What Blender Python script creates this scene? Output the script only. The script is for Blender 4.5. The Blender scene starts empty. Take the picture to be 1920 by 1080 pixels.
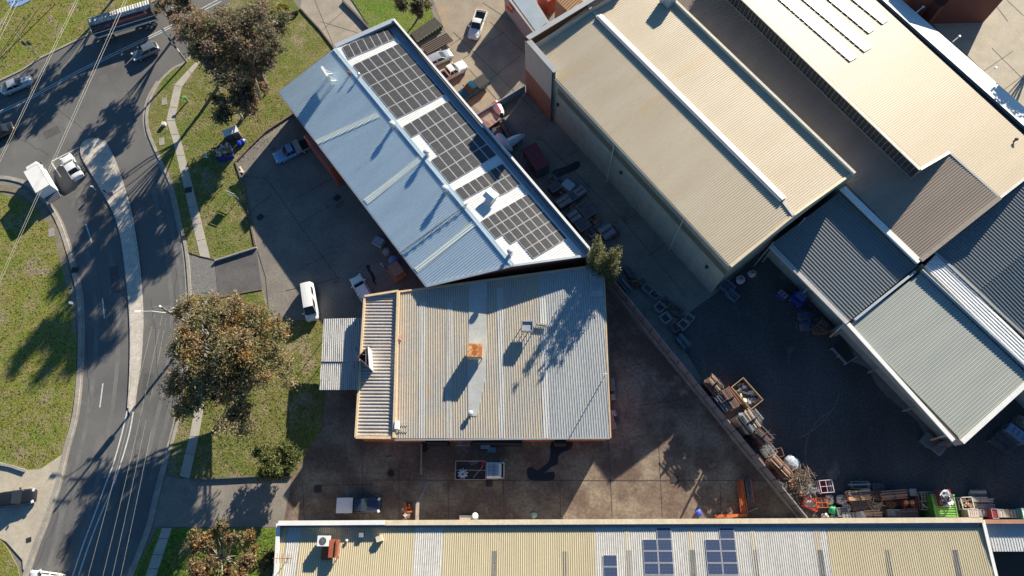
import bpy, math, random
from mathutils import Vector, Matrix
rnd = random.Random(7)
C = bpy.context.scene
COL = C.collection
# ------------------------------------------------------------------ camera, sky, sun, exposure
H = 86.7; F = 1280.0
NAD = Vector((1003-960, -(1000-540), -F)).normalized()
UP = -NAD
YA = (Vector((0,1,0)) - UP*UP.y).normalized()
XA = YA.cross(UP)
R3 = Matrix((XA, YA, UP))            # world = R3 @ camera vector
cam = bpy.data.objects.new('camera', bpy.data.cameras.new('camera')); COL.objects.link(cam)
cam.data.sensor_width = 36; cam.data.lens = 36*F/1920
cam.data.clip_start = 1; cam.data.clip_end = 3000
cam.matrix_world = Matrix.Translation((0,0,H)) @ R3.to_4x4()
C.camera = cam
AZ = math.radians(30.7); EL = math.radians(19.5)
SUN = Vector((math.sin(AZ)*math.cos(EL), math.cos(AZ)*math.cos(EL), math.sin(EL)))
w = bpy.data.worlds.new('World'); C.world = w; w.use_nodes = True
nt = w.node_tree; nt.nodes.clear()
sky = nt.nodes.new('ShaderNodeTexSky'); sky.sky_type = 'NISHITA'; sky.sun_disc = False
sky.sun_elevation = EL; sky.sun_rotation = AZ; sky.air_density = 1.0; sky.dust_density = 0.3; sky.ozone_density = 4.0
bg = nt.nodes.new('ShaderNodeBackground'); bg.inputs[1].default_value = 0.052
wo = nt.nodes.new('ShaderNodeOutputWorld')
tint = nt.nodes.new('ShaderNodeMix'); tint.data_type = 'RGBA'; tint.blend_type = 'MULTIPLY'; tint.inputs[0].default_value = 1; tint.inputs[7].default_value = (.64,.93,1.06,1)
nt.links.new(sky.outputs[0], tint.inputs[6]); nt.links.new(tint.outputs[2], bg.inputs[0]); nt.links.new(bg.outputs[0], wo.inputs[0])
sl = bpy.data.lights.new('sun', 'SUN'); sl.energy = 5.0; sl.angle = math.radians(0.5); sl.color = (1.0, 0.90, 0.74)
so = bpy.data.objects.new('sun', sl); COL.objects.link(so)
so.rotation_euler = SUN.to_track_quat('Z', 'Y').to_euler(); so.location = SUN*200
C.view_settings.view_transform = 'Standard'; C.view_settings.look = 'None'
C.view_settings.gamma = 1; C.view_settings.exposure = 1.15
C.render.engine = 'CYCLES'

# ------------------------------------------------------------------ helpers
def ray(px, py): return R3 @ Vector((px-960, -(py-540), -F))
def G(px, py, z=0.0):
    r = ray(px, py); return r*((z-H)/r.z) + Vector((0,0,H))
class Plane:
    def __init__(s, a, b, c):
        s.o = a; s.n = (b-a).cross(c-a).normalized()
        if s.n.z < 0: s.n = -s.n
    def at(s, px, py, d=0):
        r = ray(px, py); o = Vector((0,0,H)); t = ((s.o + s.n*d - o).dot(s.n))/r.dot(s.n); return o + r*t
def P3(px, z=None, plane=None, d=0):
    return plane.at(px[0], px[1], d) if plane else G(px[0], px[1], px[2] if len(px) > 2 else z)
def smooth(pts, n=5, closed=False):
    out = []; N = len(pts)
    for i in range(N if closed else N-1):
        a = pts[(i-1) % N] if closed or i > 0 else pts[0]; b = pts[i]; c = pts[(i+1) % N]
        d = pts[(i+2) % N] if closed or i+2 < N else pts[-1]
        for k in range(n):
            t = k/n
            out.append(tuple(0.5*((2*b[j])+(-a[j]+c[j])*t+(2*a[j]-5*b[j]+4*c[j]-d[j])*t*t+(-a[j]+3*b[j]-3*c[j]+d[j])*t**3) for j in (0,1)))
    if not closed: out.append(tuple(pts[-1][:2]))
    return out
class MB:
    def __init__(s): s.v = []; s.f = []; s.uv = []; s.mi = []; s.col = []; s.usecol = False
    def face(s, pts, uv=None, mi=0, col=None):
        b = len(s.v); s.v += [tuple(p) for p in pts]; s.f.append(tuple(range(b, b+len(pts))))
        s.uv.append(uv or [(p[0], p[1]) for p in pts]); s.mi.append(mi); s.col.append(col or (1,1,1))
        if col: s.usecol = True
        return s
    def prism(s, pts, z0, z1, mi=0):
        n = len(pts); top = [Vector((p[0],p[1],z1)) for p in pts]; bot = [Vector((p[0],p[1],z0)) for p in pts]
        ar = sum(top[i].x*top[(i+1)%n].y-top[(i+1)%n].x*top[i].y for i in range(n))
        if ar < 0: top.reverse(); bot.reverse()
        s.face(top, mi=mi)
        for i in range(n):
            j = (i+1) % n; l = (top[j]-top[i]).length
            s.face([bot[i], bot[j], top[j], top[i]], [(0,z0),(l,z0),(l,z1),(0,z1)], mi)
        return s
    def box(s, c, size, rz=0, mi=0, M=None, col=None):
        hx, hy, hz = [a/2 for a in size]; m = Matrix.Translation(c) @ Matrix.Rotation(rz, 4, 'Z')
        if M is not None: m = Matrix.Translation(c) @ M
        q = [m @ Vector(p) for p in ((-hx,-hy,-hz),(hx,-hy,-hz),(hx,hy,-hz),(-hx,hy,-hz),(-hx,-hy,hz),(hx,-hy,hz),(hx,hy,hz),(-hx,hy,hz))]
        sx, sy, sz = size
        for idx, (a, b) in (((3,2,1,0),(sx,sy)),((4,5,6,7),(sx,sy)),((0,1,5,4),(sx,sz)),((1,2,6,5),(sy,sz)),((2,3,7,6),(sx,sz)),((3,0,4,7),(sy,sz))):
            s.face([q[i] for i in idx], [(0,0),(a,0),(a,b),(0,b)], mi, col)
        return s
    def bar(s, a, b, w, h=None, mi=0, col=None):
        a = Vector(a); b = Vector(b); d = b-a; L = d.length
        if L < 1e-6: return s
        x = d/L; z = Vector((0,0,1)) if abs(x.z) < .95 else Vector((0,1,0)); y = z.cross(x).normalized(); z = x.cross(y)
        M = Matrix((x, y, z)).transposed().to_4x4()
        return s.box((a+b)/2, (L, w, h or w), M=M, mi=mi, col=col)
    def tube(s, pts, rad, n=6, mi=0, cap=True, col=None):
        pts = [Vector(p) for p in pts]; rings = []
        rr = rad if isinstance(rad, (list, tuple)) else [rad]*len(pts)
        for i, p in enumerate(pts):
            d = (pts[min(i+1,len(pts)-1)]-pts[max(i-1,0)]).normalized()
            u = Vector((0,0,1)) if abs(d.z) < .9 else Vector((1,0,0)); a = d.cross(u).normalized(); b = d.cross(a)
            rings.append([p + (a*math.cos(2*math.pi*k/n)+b*math.sin(2*math.pi*k/n))*rr[i] for k in range(n)])
        for i in range(len(rings)-1):
            for k in range(n):
                j = (k+1) % n; s.face([rings[i][k], rings[i][j], rings[i+1][j], rings[i+1][k]], mi=mi, col=col)
        if cap: s.face(rings[0][::-1], mi=mi, col=col); s.face(rings[-1], mi=mi, col=col)
        return s
    def lathe(s, c, prof, n=12, mi=0):
        c = Vector(c); rings = [[c+Vector((r*math.cos(2*math.pi*k/n), r*math.sin(2*math.pi*k/n), z)) for k in range(n)] for r, z in prof]
        for i in range(len(rings)-1):
            for k in range(n):
                j = (k+1) % n; s.face([rings[i][k], rings[i][j], rings[i+1][j], rings[i+1][k]], mi=mi)
        s.face(rings[-1], mi=mi); return s
    def loft(s, secs, mi=0, close=False):
        for i in range(len(secs)-1):
            A, B = secs[i], secs[i+1]; n = len(A)
            for k in range(n if close else n-1):
                j = (k+1) % n; s.face([A[k], B[k], B[j], A[j]], mi=mi)
        return s
    def build(s, name, mats, parent=None, weld=False, smooth_=False, off=None, local=False):
        me = bpy.data.meshes.new(name)
        if parent is not None and not local:
            o = parent.location if parent.type == 'EMPTY' else Vector(parent.get('_o', (0,0,0)))
            org = Vector(o)
            s.v = [(p[0]-org.x, p[1]-org.y, p[2]-org.z) for p in s.v]
        else: org = Vector((0,0,0))
        me.from_pydata(s.v, [], s.f)
        uvl = me.uv_layers.new(name='UVMap'); flat = []
        for u in s.uv:
            for q in u: flat += [q[0], q[1]]
        uvl.data.foreach_set('uv', flat)
        me.polygons.foreach_set('material_index', s.mi)
        if s.usecol:
            ca = me.color_attributes.new('Col', 'FLOAT_COLOR', 'CORNER'); cf = []
            for f, c in zip(s.f, s.col): cf += [c[0], c[1], c[2], 1.0]*len(f)
            ca.data.foreach_set('color', cf)
        for m in (mats if isinstance(mats, (list, tuple)) else [mats]): me.materials.append(m)
        if weld:
            import bmesh
            bm = bmesh.new(); bm.from_mesh(me); bmesh.ops.remove_doubles(bm, verts=bm.verts, dist=1e-4)
            bmesh.ops.recalc_face_normals(bm, faces=bm.faces); bm.to_mesh(me); bm.free()
        if smooth_: me.polygons.foreach_set('use_smooth', [True]*len(me.polygons))
        me.update()
        o = bpy.data.objects.new(name, me); COL.objects.link(o)
        if parent is not None:
            o.parent = parent; 
            if not local and parent.type != 'EMPTY': pass
            PORG[o] = PORG.get(parent, org)
        return o
PORG = {}
def tag(o, label=None, cat=None, group=None, kind=None):
    if label: o['label'] = label
    if cat: o['category'] = cat
    if group: o['group'] = group
    if kind: o['kind'] = kind
    return o
def thing(name, label, cat, loc=(0,0,0), rz=0, group=None):
    o = bpy.data.objects.new(name, None); COL.objects.link(o); o.empty_display_size = .3
    o.location = loc; o.rotation_euler = (0,0,rz); return tag(o, label, cat, group)
# sub-parts of building parts: mesh written in world coordinates, parents sit at the thing's origin
def sub(mb, name, mats, parent, root, **k):
    org = Vector(root.location); mb.v = [(p[0]-org.x, p[1]-org.y, p[2]-org.z) for p in mb.v]
    return mb.build(name, mats, parent, local=True, **k)
def one(mb, name, mats, label, cat, group=None, **k):
    """a thing that is one mesh: origin moved to its base"""
    xs = [v[0] for v in mb.v]; ys = [v[1] for v in mb.v]; zs = [v[2] for v in mb.v]
    c = Vector(((min(xs)+max(xs))/2, (min(ys)+max(ys))/2, min(zs)))
    mb.v = [(p[0]-c.x, p[1]-c.y, p[2]-c.z) for p in mb.v]
    o = mb.build(name, mats, **k); o.location = c; return tag(o, label, cat, group)

# ------------------------------------------------------------------ materials
MATS = {}
def M(name, c, c2=None, scale=0.5, rough=0.7, metal=0.0, bump=0.0, bscale=None, streak=None, coord='pos', fine=0.12, spots=None, contrast=(0.35,0.65), tex3=None, spec=0.5, alpha=None, rib=None):
    if name in MATS: return MATS[name]
    m = bpy.data.materials.new(name); m.use_nodes = True; n = m.node_tree; b = n.nodes['Principled BSDF']
    b.inputs['Roughness'].default_value = rough; b.inputs['Metallic'].default_value = metal
    b.inputs['Specular IOR Level'].default_value = spec
    L = n.links.new
    if coord == 'pos': src = n.nodes.new('ShaderNodeNewGeometry').outputs['Position']
    elif coord == 'uv': src = n.nodes.new('ShaderNodeTexCoord').outputs['UV']
    else: src = n.nodes.new('ShaderNodeTexCoord').outputs['Object']
    mp = n.nodes.new('ShaderNodeMapping'); L(src, mp.inputs[0])
    if streak: mp.inputs['Scale'].default_value = (streak[0], streak[1], 1)
    c2 = c2 or tuple(x*0.7 for x in c)
    nz = n.nodes.new('ShaderNodeTexNoise'); nz.inputs['Scale'].default_value = scale; nz.inputs['Detail'].default_value = 8; nz.inputs['Roughness'].default_value = .62
    L(mp.outputs[0], nz.inputs['Vector'])
    rp = n.nodes.new('ShaderNodeMapRange'); rp.inputs[1].default_value = contrast[0]; rp.inputs[2].default_value = contrast[1]; L(nz.outputs[0], rp.inputs[0])
    mx = n.nodes.new('ShaderNodeMix'); mx.data_type = 'RGBA'; mx.inputs[6].default_value = (*c,1); mx.inputs[7].default_value = (*c2,1); L(rp.outputs[0], mx.inputs[0])
    out = mx.outputs[2]
    if spots:   # (colour, scale, threshold)
        ns = n.nodes.new('ShaderNodeTexNoise'); ns.inputs['Scale'].default_value = spots[1]; ns.inputs['Detail'].default_value = 6; L(mp.outputs[0], ns.inputs['Vector'])
        r2 = n.nodes.new('ShaderNodeMapRange'); r2.inputs[1].default_value = spots[2]; r2.inputs[2].default_value = spots[2]+.1; L(ns.outputs[0], r2.inputs[0])
        m2 = n.nodes.new('ShaderNodeMix'); m2.data_type = 'RGBA'; L(r2.outputs[0], m2.inputs[0]); L(out, m2.inputs[6]); m2.inputs[7].default_value = (*spots[0],1); out = m2.outputs[2]
    if rib:  # dark line by each rib: pan dirt plus crease shade painted in colour
        sx = n.nodes.new('ShaderNodeSeparateXYZ'); L(src, sx.inputs[0])
        dv_ = n.nodes.new('ShaderNodeMath'); dv_.operation = 'DIVIDE'; dv_.inputs[1].default_value = rib[0]; L(sx.outputs[1], dv_.inputs[0])
        fr = n.nodes.new('ShaderNodeMath'); fr.operation = 'FRACT'; L(dv_.outputs[0], fr.inputs[0])
        lt = n.nodes.new('ShaderNodeMath'); lt.operation = 'LESS_THAN'; lt.inputs[1].default_value = .3; L(fr.outputs[0], lt.inputs[0])
        mr_ = n.nodes.new('ShaderNodeMapRange'); mr_.inputs[3].default_value = 1; mr_.inputs[4].default_value = rib[1]; L(lt.outputs[0], mr_.inputs[0])
        m4 = n.nodes.new('ShaderNodeVectorMath'); m4.operation = 'SCALE'; L(out, m4.inputs[0]); L(mr_.outputs[0], m4.inputs['Scale']); out = m4.outputs[0]
    if fine:
        nf = n.nodes.new('ShaderNodeTexNoise'); nf.inputs['Scale'].default_value = bscale or 6.0; nf.inputs['Detail'].default_value = 5; L(src, nf.inputs['Vector'])
        rf = n.nodes.new('ShaderNodeMapRange'); rf.inputs[1].default_value = .3; rf.inputs[2].default_value = .7; rf.inputs[3].default_value = 1-fine*1.5; rf.inputs[4].default_value = 1+fine*1.5; L(nf.outputs[0], rf.inputs[0])
        m3 = n.nodes.new('ShaderNodeVectorMath'); m3.operation = 'SCALE'; L(out, m3.inputs[0]); L(rf.outputs[0], m3.inputs['Scale']); out = m3.outputs[0]
        if bump:
            bp = n.nodes.new('ShaderNodeBump'); bp.inputs['Strength'].default_value = bump; bp.inputs['Distance'].default_value = .1; L(nf.outputs[0], bp.inputs['Height']); L(bp.outputs[0], b.inputs['Normal'])
    L(out, b.inputs['Base Color'])
    MATS[name] = m; return m
def plain(name, c, rough=.5, metal=0.0, coat=0.0, emit=None):
    if name in MATS: return MATS[name]
    m = bpy.data.materials.new(name); m.use_nodes = True; b = m.node_tree.nodes['Principled BSDF']
    n = m.node_tree; nf = n.nodes.new('ShaderNodeTexNoise'); nf.inputs['Scale'].default_value = 3.0; nf.inputs['Detail'].default_value = 4
    tc = n.nodes.new('ShaderNodeTexCoord'); n.links.new(tc.outputs['Object'], nf.inputs['Vector'])
    mx = n.nodes.new('ShaderNodeMix'); mx.data_type = 'RGBA'; mx.inputs[6].default_value = (*[x*.86 for x in c],1); mx.inputs[7].default_value = (*[min(1,x*1.1) for x in c],1)
    n.links.new(nf.outputs[0], mx.inputs[0]); n.links.new(mx.outputs[2], b.inputs['Base Color'])
    b.inputs['Roughness'].default_value = rough; b.inputs['Metallic'].default_value = metal; b.inputs['Coat Weight'].default_value = coat
    MATS[name] = m; return m
def leafmat(name, rough=.6, trans=.42):
    m = bpy.data.materials.new(name); m.use_nodes = True; n = m.node_tree; b = n.nodes['Principled BSDF']
    a = n.nodes.new('ShaderNodeVertexColor'); a.layer_name = 'Col'; n.links.new(a.outputs[0], b.inputs['Base Color'])
    b.inputs['Roughness'].default_value = rough
    tr = n.nodes.new('ShaderNodeBsdfTranslucent'); n.links.new(a.outputs[0], tr.inputs[0])
    ms = n.nodes.new('ShaderNodeMixShader'); ms.inputs[0].default_value = trans
    n.links.new(b.outputs[0], ms.inputs[1]); n.links.new(tr.outputs[0], ms.inputs[2]); n.links.new(ms.outputs[0], n.nodes['Material Output'].inputs[0])
    return m
asphalt = M('asphalt', (.155,.150,.142), (.105,.103,.100), scale=.10, rough=.85, fine=.14, bscale=9, spots=((.175,.168,.155), .25, .60))
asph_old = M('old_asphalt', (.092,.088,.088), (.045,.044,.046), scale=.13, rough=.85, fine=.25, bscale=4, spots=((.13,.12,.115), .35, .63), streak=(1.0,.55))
concrete = M('yard_concrete', (.25,.225,.19), (.165,.15,.13), scale=.22, rough=.85, fine=.13, bscale=4, spots=((.12,.11,.10), .45, .62))
red_conc = M('stained_concrete', (.275,.22,.16), (.135,.09,.068), scale=.20, rough=.85, fine=.18, bscale=3, spots=((.31,.25,.18), .30, .62), contrast=(.36,.56))
drive = M('driveway_concrete', (.38,.33,.265), (.29,.255,.205), scale=.5, rough=.85, fine=.10, bscale=5)
pale_conc = M('pale_concrete', (.50,.44,.34), (.41,.36,.28), scale=.5, rough=.85, fine=.08, bscale=5)
kerb_m = M('kerb_concrete', (.38,.345,.29), (.27,.245,.21), scale=.8, rough=.85, fine=.12)
path_m = M('footpath_concrete', (.46,.42,.35), (.38,.35,.30), scale=.7, rough=.85, fine=.08)
stamp_m = M('stamped_paving', (.22,.21,.20), (.15,.145,.14), scale=3.5, rough=.85, fine=.3, bscale=7)
dark_drive = M('dark_driveway', (.13,.125,.125), (.095,.09,.09), scale=.5, rough=.85, fine=.15)
median_m = M('median_concrete', (.62,.57,.49), (.46,.41,.34), scale=1.2, rough=.85, fine=.15, spots=((.5,.46,.40), .8, .58))
paint_w = M('road_paint', (.75,.75,.72), (.5,.5,.48), scale=3, rough=.6, fine=.15)
joint_m = plain('joint_dark', (.05,.047,.045), .9)
wet_m = plain('wet_stain', (.022,.02,.02), .35)
def grassmat(name, a, b, c, d):
    m = bpy.data.materials.new(name); m.use_nodes = True; n = m.node_tree; bs = n.nodes['Principled BSDF']; L = n.links.new
    bs.inputs['Roughness'].default_value = .9; bs.inputs['Specular IOR Level'].default_value = .15
    g = n.nodes.new('ShaderNodeNewGeometry').outputs['Position']
    def nz(s, det=6):
        t = n.nodes.new('ShaderNodeTexNoise'); t.inputs['Scale'].default_value = s; t.inputs['Detail'].default_value = det; t.inputs['Roughness'].default_value = .6; L(g, t.inputs['Vector']); return t.outputs[0]
    def mr(i, lo, hi, o0=0, o1=1):
        r = n.nodes.new('ShaderNodeMapRange'); r.inputs[1].default_value = lo; r.inputs[2].default_value = hi; r.inputs[3].default_value = o0; r.inputs[4].default_value = o1; L(i, r.inputs[0]); return r.outputs[0]
    def mix(f, x, y):
        q = n.nodes.new('ShaderNodeMix'); q.data_type = 'RGBA'; L(f, q.inputs[0])
        for k, v in ((6,x),(7,y)):
            if isinstance(v, tuple): q.inputs[k].default_value = (*v,1)
            else: L(v, q.inputs[k])
        return q.outputs[2]
    x = mix(mr(nz(.22), .38, .6), a, b); x = mix(mr(nz(.5, 9), .46, .64), x, c); x = mix(mr(nz(.28, 10), .55, .66), x, d)
    f = nz(5.5, 8); sc = n.nodes.new('ShaderNodeVectorMath'); sc.operation = 'SCALE'; L(x, sc.inputs[0]); L(mr(f, .3, .7, .45, 1.5), sc.inputs['Scale'])
    L(sc.outputs[0], bs.inputs['Base Color'])
    bp = n.nodes.new('ShaderNodeBump'); bp.inputs['Strength'].default_value = .8; bp.inputs['Distance'].default_value = .12; L(f, bp.inputs['Height']); L(bp.outputs[0], bs.inputs['Normal'])
    return m
lawn = grassmat('lawn_grass', (.17,.165,.05), (.13,.165,.035), (.22,.20,.09), (.27,.22,.14))
lawn_w = grassmat('west_lawn_grass', (.20,.19,.045), (.16,.20,.035), (.24,.21,.085), (.27,.22,.14))
lawn_g = grassmat('green_lawn_grass', (.14,.20,.03), (.11,.19,.025), (.18,.20,.05), (.21,.20,.10))

# ------------------------------------------------------------------ ground
def sheet(name, pxs, z, m, z0=None, zpx=0.0):
    pts = [G(x, y, z if zpx == 0 else zpx) for x, y in pxs]
    o = MB().prism(pts, z0 if z0 is not None else z-.003, z).build(name, m) if z0 is not None else None
    if o is None:
        n = len(pts); ar = sum(pts[i].x*pts[(i+1)%n].y-pts[(i+1)%n].x*pts[i].y for i in range(n))
        if ar < 0: pts.reverse()
        o = MB().face([Vector((p.x,p.y,z)) for p in pts]).build(name, m)
    o['kind'] = 'structure'; return o
def strip(mb, pxs, wid, z, z0=None, closed=False):
    P = [G(x, y, z) for x, y in pxs]; n = len(P); Lf = []; Rt = []
    for i in range(n):
        a = P[max(i-1,0)]; b = P[min(i+1,n-1)]; d = (b-a); d.z = 0; d.normalize(); q = Vector((-d.y, d.x, 0))*wid/2
        Lf.append(P[i]+q); Rt.append(P[i]-q)
    for i in range(n-1):
        if z0 is None: mb.face([Rt[i], Rt[i+1], Lf[i+1], Lf[i]])
        else:
            dn = Vector((0,0,z0-z))
            mb.face([Rt[i], Rt[i+1], Lf[i+1], Lf[i]]); mb.face([Rt[i]+dn, Rt[i+1]+dn, Rt[i+1], Rt[i]]); mb.face([Lf[i+1]+dn, Lf[i]+dn, Lf[i], Lf[i+1]])
    if z0 is not None:
        dn = Vector((0,0,z0-z)); mb.face([Lf[0]+dn, Rt[0]+dn, Rt[0], Lf[0]]); mb.face([Rt[-1]+dn, Lf[-1]+dn, Lf[-1], Rt[-1]])
    return mb
def st(o): o['kind'] = 'structure'; return o
st(MB().face([Vector(p) for p in ((-900,-900,0),(900,-900,0),(900,900,0),(-900,900,0))]).build('ground', concrete))
east_kerb = [(470,-40),(415,20),(385,62),(352,112),(325,128),(300,152),(283,182),(275,213),(277,243),(287,270),(304,307),(322,350),(338,420),(349,470),(355,540),(355,600),(350,680),(341,740),(330,800),(312,865),(294,932),(280,990),(246,1080),(225,1130)]
west_kerb = [(-60,330),(0,332),(25,335),(50,343),(72,362),(100,395),(117,430),(132,477),(140,510),(148,545),(152,590),(152,640),(150,700),(142,777),(125,842),(110,905),(88,972),(70,1017),(48,1080),(30,1130)]
north_edge = [(-60,180),(0,150),(40,131),(75,108),(120,86),(178,58),(230,30),(290,0),(370,-40)]
ek = smooth(east_kerb, 4); wk = smooth(west_kerb, 4)
sheet('road', [(470,-40)]+ek[1:]+wk[::-1]+north_edge, .010, asphalt)
st(strip(MB(), smooth(east_kerb[2:],4), .42, .14, 0).build('kerb', kerb_m)); st(strip(MB(), [(x-2.5,y) for x,y in wk], .55, .13, 0).build('kerb', kerb_m))
st(strip(MB(), [(x+4.2,y) for x,y in wk if y > 345], .35, .018).build('gutter', kerb_m))
st(strip(MB(), [(x-5.2,y) for x,y in smooth(east_kerb[5:],4)], .32, .018).build('gutter', kerb_m))
st(strip(MB(), north_edge, .3, .12, 0).build('kerb', kerb_m))
LZ = .105
sheet('lawn', north_edge + [(370,-160),(-160,-160),(-160,180)], LZ, lawn_w, 0)
e1 = [(470,-40),(415,20),(385,62)] + smooth(east_kerb[3:14],4)
sheet('lawn', e1 + [(356,474),(376,481),(402,487),(478,462),(466,400),(455,345),(441,303),(497,246),(549,212),(522,172),(627,90),(562,18),(530,-40)], LZ, lawn, 0)
sheet('lawn', [(640,-30),(694,52),(738,36),(770,80),(828,60),(800,0),(790,-30)], LZ, lawn_g, 0)
e2 = smooth(east_kerb[14:20],4)
sheet('lawn', e2 + [(318,890),(340,897),(480,897),(548,893),(575,848),(601,808),(606,770),(607,733),(607,604),(598,600),(508,602),(492,545),(408,557),(356,553)], LZ, lawn, 0)
sheet('lawn', [(295,990),(520,990),(512,1130),(225,1130),(246,1080)], LZ, lawn_g, 0)
sheet('lawn', [(-60,355),(0,362),(30,368),(62,385),(88,412),(108,455),(122,505),(131,560),(141,600),(144,640),(143,700),(137,750),(128,800),(118,852),(92,872),(75,882),(45,883),(0,868),(-60,850)], LZ, lawn_w, 0)
sheet('lawn', [(-60,990),(0,1012),(8,1020),(18,1035),(32,1062),(38,1085),(20,1130),(-60,1130)], LZ, lawn_w, 0)
st(strip(MB(), smooth([(-20,352),(20,354),(52,366),(82,396),(104,436),(120,490),(131,540)],4), .9, .108).build('dirt_verge', M('verge_dirt', (.25,.205,.15), (.17,.15,.09), scale=1.2))) 
sheet('driveway', [(-60,846),(0,866),(46,881),(75,880),(118,851),(126,842)]+smooth([(126,842),(110,905),(88,972),(70,1017),(52,1070)],4)+[(43,1068),(42,1050),(12,1016),(0,1010),(-60,988)], .112, pale_conc, 0)
sheet('driveway', [(570,-30),(562,18),(627,90),(694,52),(640,-30)], .022, drive)
sheet('driveway', [(354,478),(402,487),(408,556),(357,553)], .030, stamp_m)
sheet('driveway', [(403,487),(480,464),(491,541),(408,556)], .026, dark_drive)
sheet('driveway', [(292,935),(312,893),(342,896),(548,893),(530,988),(296,988),(283,985)], .024, M('entry_concrete', (.27,.24,.20), (.2,.18,.155), scale=.5, rough=.85))
fp = MB(); 
def pathpoly(L_, R_, zz=.125):
    pts = L_+R_[::-1]; return sheet('footpath', pts, zz, path_m, 0)
pathpoly([(364,119),(327,159),(312,225),(326,270),(345,352),(375,480)], [(381,108),(341,163),(327,225),(340,267),(361,348),(394,484)])
pathpoly([(376,560),(376,700),(357,810),(337,892)], [(392,560),(392,700),(374,810),(355,897)])
pathpoly([(304,990),(262,1110)], [(322,990),(283,1110)])
pathpoly([(505,40),(528,18)], [(520,45),(543,22)])
# footpath joints, concrete slab joints
jm = MB()
for (a, b) in (((352,130),(362,141)),((327,160),(341,163)),((317,200),(331,202)),((312,226),(327,226)),((321,252),(335,252)),((331,292),(346,290)),((338,322),(353,320)),((346,356),(362,352)),((353,390),(369,386)),((361,422),(377,419)),((368,452),(385,448)),((355,818),(373,818)),((347,850),(365,852)),((297,1010),(316,1010)),((287,1040),(306,1040)),((278,1066),(297,1066))):
    strip(jm, [a, b], .05, .131)
st(jm.build('footpath_joint', joint_m))
jm = MB()
def jl(*p): strip(jm, p, .06, .033)
jl((500,335),(560,420)); jl((560,420),(640,530)); jl((455,330),(500,335)); jl((510,365),(470,395)); jl((560,420),(620,385)); jl((610,480),(560,505)); jl((505,600),(498,520)); jl((498,520),(483,470)); jl((630,330),(560,370)); jl((535,545),(640,520))
jl((850,60),(1000,205)); jl((868,110),(945,60)); jl((845,85),(880,60)); jl((905,160),(975,105)); jl((880,130),(930,185)); jl((975,50),(905,5)); jl((918,40),(985,100)); jl((985,100),(1000,60))
jl((700,900),(978,901)); jl((590,910),(700,908)); jl((567,900),(571,985)); jl((680,860),(681,985)); jl((840,905),(841,975)); jl((944,900),(945,975)); jl((748,870),(748,980))
jl((985,901),(1470,901)); jl((1145,905),(1148,970)); jl((1235,830),(1242,970)); jl((1140,826),(1145,905)); jl((1050,905),(1051,970)); jl((1350,905),(1352,968)); jl((1148,620),(1290,800)); jl((1165,690),(1290,660)); jl((1200,760),(1310,745))
jl((1000,235),(1340,555)) if False else None
jl((985,235),(1020,205)); jl((1010,255),(1170,415)); jl((1170,415),(1290,560)); jl((1050,300),(1105,270)); jl((1170,415),(1205,395)); jl((1215,480),(1250,455)); jl((1060,330),(1105,372))
for (a, b) in (((1860,90),(1920,150)),((1835,140),(1900,95)),((1880,170),(1920,140)),((1800,90),(1870,160)),((1860,0),(1890,40)),((1888,0),(1920,30)),((600,40),(672,62)),((590,0),(625,85)),((645,20),(600,60))): jl(a, b)
st(jm.build('slab_joint', joint_m))
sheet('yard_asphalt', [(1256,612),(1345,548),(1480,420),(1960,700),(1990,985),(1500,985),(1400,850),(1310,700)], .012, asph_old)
sheet('yard', [(572,845),(606,780),(610,736),(666,730),(664,822),(1140,822),(1146,690),(1136,540),(1500,972),(1500,990),(530,990),(548,895)], .014, red_conc)
sheet('car_park', [(1640,-40),(1700,-10),(1920,235),(1990,330),(2100,200),(2100,-60)], .014, pale_conc)
sheet('car_park', [(800,-30),(835,60),(790,110),(900,210),(985,150),(1000,-30)], .014, M('customer_parking', (.36,.30,.22), (.27,.22,.165), scale=.35, rough=.85, spots=((.42,.28,.16), .25, .6)))
# concrete apron beside the warehouse and lighter strip beside the south shed
sheet('concrete_apron', smooth([(1592,672),(1625,690),(1650,730),(1690,765),(1720,790),(1745,830),(1790,830),(1700,740),(1640,640)], 3, True), .020, M('apron', (.20,.19,.185), (.13,.125,.125), scale=.4))
# wet patches
for nm, pts in (('puddle', [(1035,828),(1072,826),(1070,842),(1055,848),(1047,856),(1046,870),(1036,874),(1028,880),(1020,888),(1039,884),(1038,900),(1018,902),(992,899),(988,880),(998,876),(1008,882),(1022,872),(1030,862),(1032,845)]),
                ('puddle', [(1062,312),(1080,302),(1088,306),(1084,316),(1062,326),(1042,334),(1034,328),(1040,318)]),
                ('puddle', [(686,498),(694,497),(694,506),(700,512),(704,522),(702,532),(707,534),(700,530),(696,518),(690,508)])):
    sheet(nm, smooth(pts, 2, True), .038, wet_m)
# drains, service covers
for i, (x, y, s) in enumerate(((488,407,.9),(632,371,.9),(596,917,.9),(917,907,.8),(1265,899,.95),(353,356,1.0),(66,881,.0),(140,506,.9),(346,446,.8),(54,1012,.6))):
    if s: st(MB().box(G(x,y,.14 if x < 360 else .04)+Vector((0,0,0)), (s,s*.9,.03), rz=[.9,.9,0,0,0,.2,.2,.1,.2,.3][i]).build('drain_cover', plain('iron_grate', (.03,.03,.03), .6)))
for x, y in ((308,190),(303,265),(96,436)):
    st(MB().box(G(x,y,.125), (1.3,.8,.03), rz=-1.3).build('service_cover', M('cover_conc', (.36,.34,.30), rough=.8)))
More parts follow.
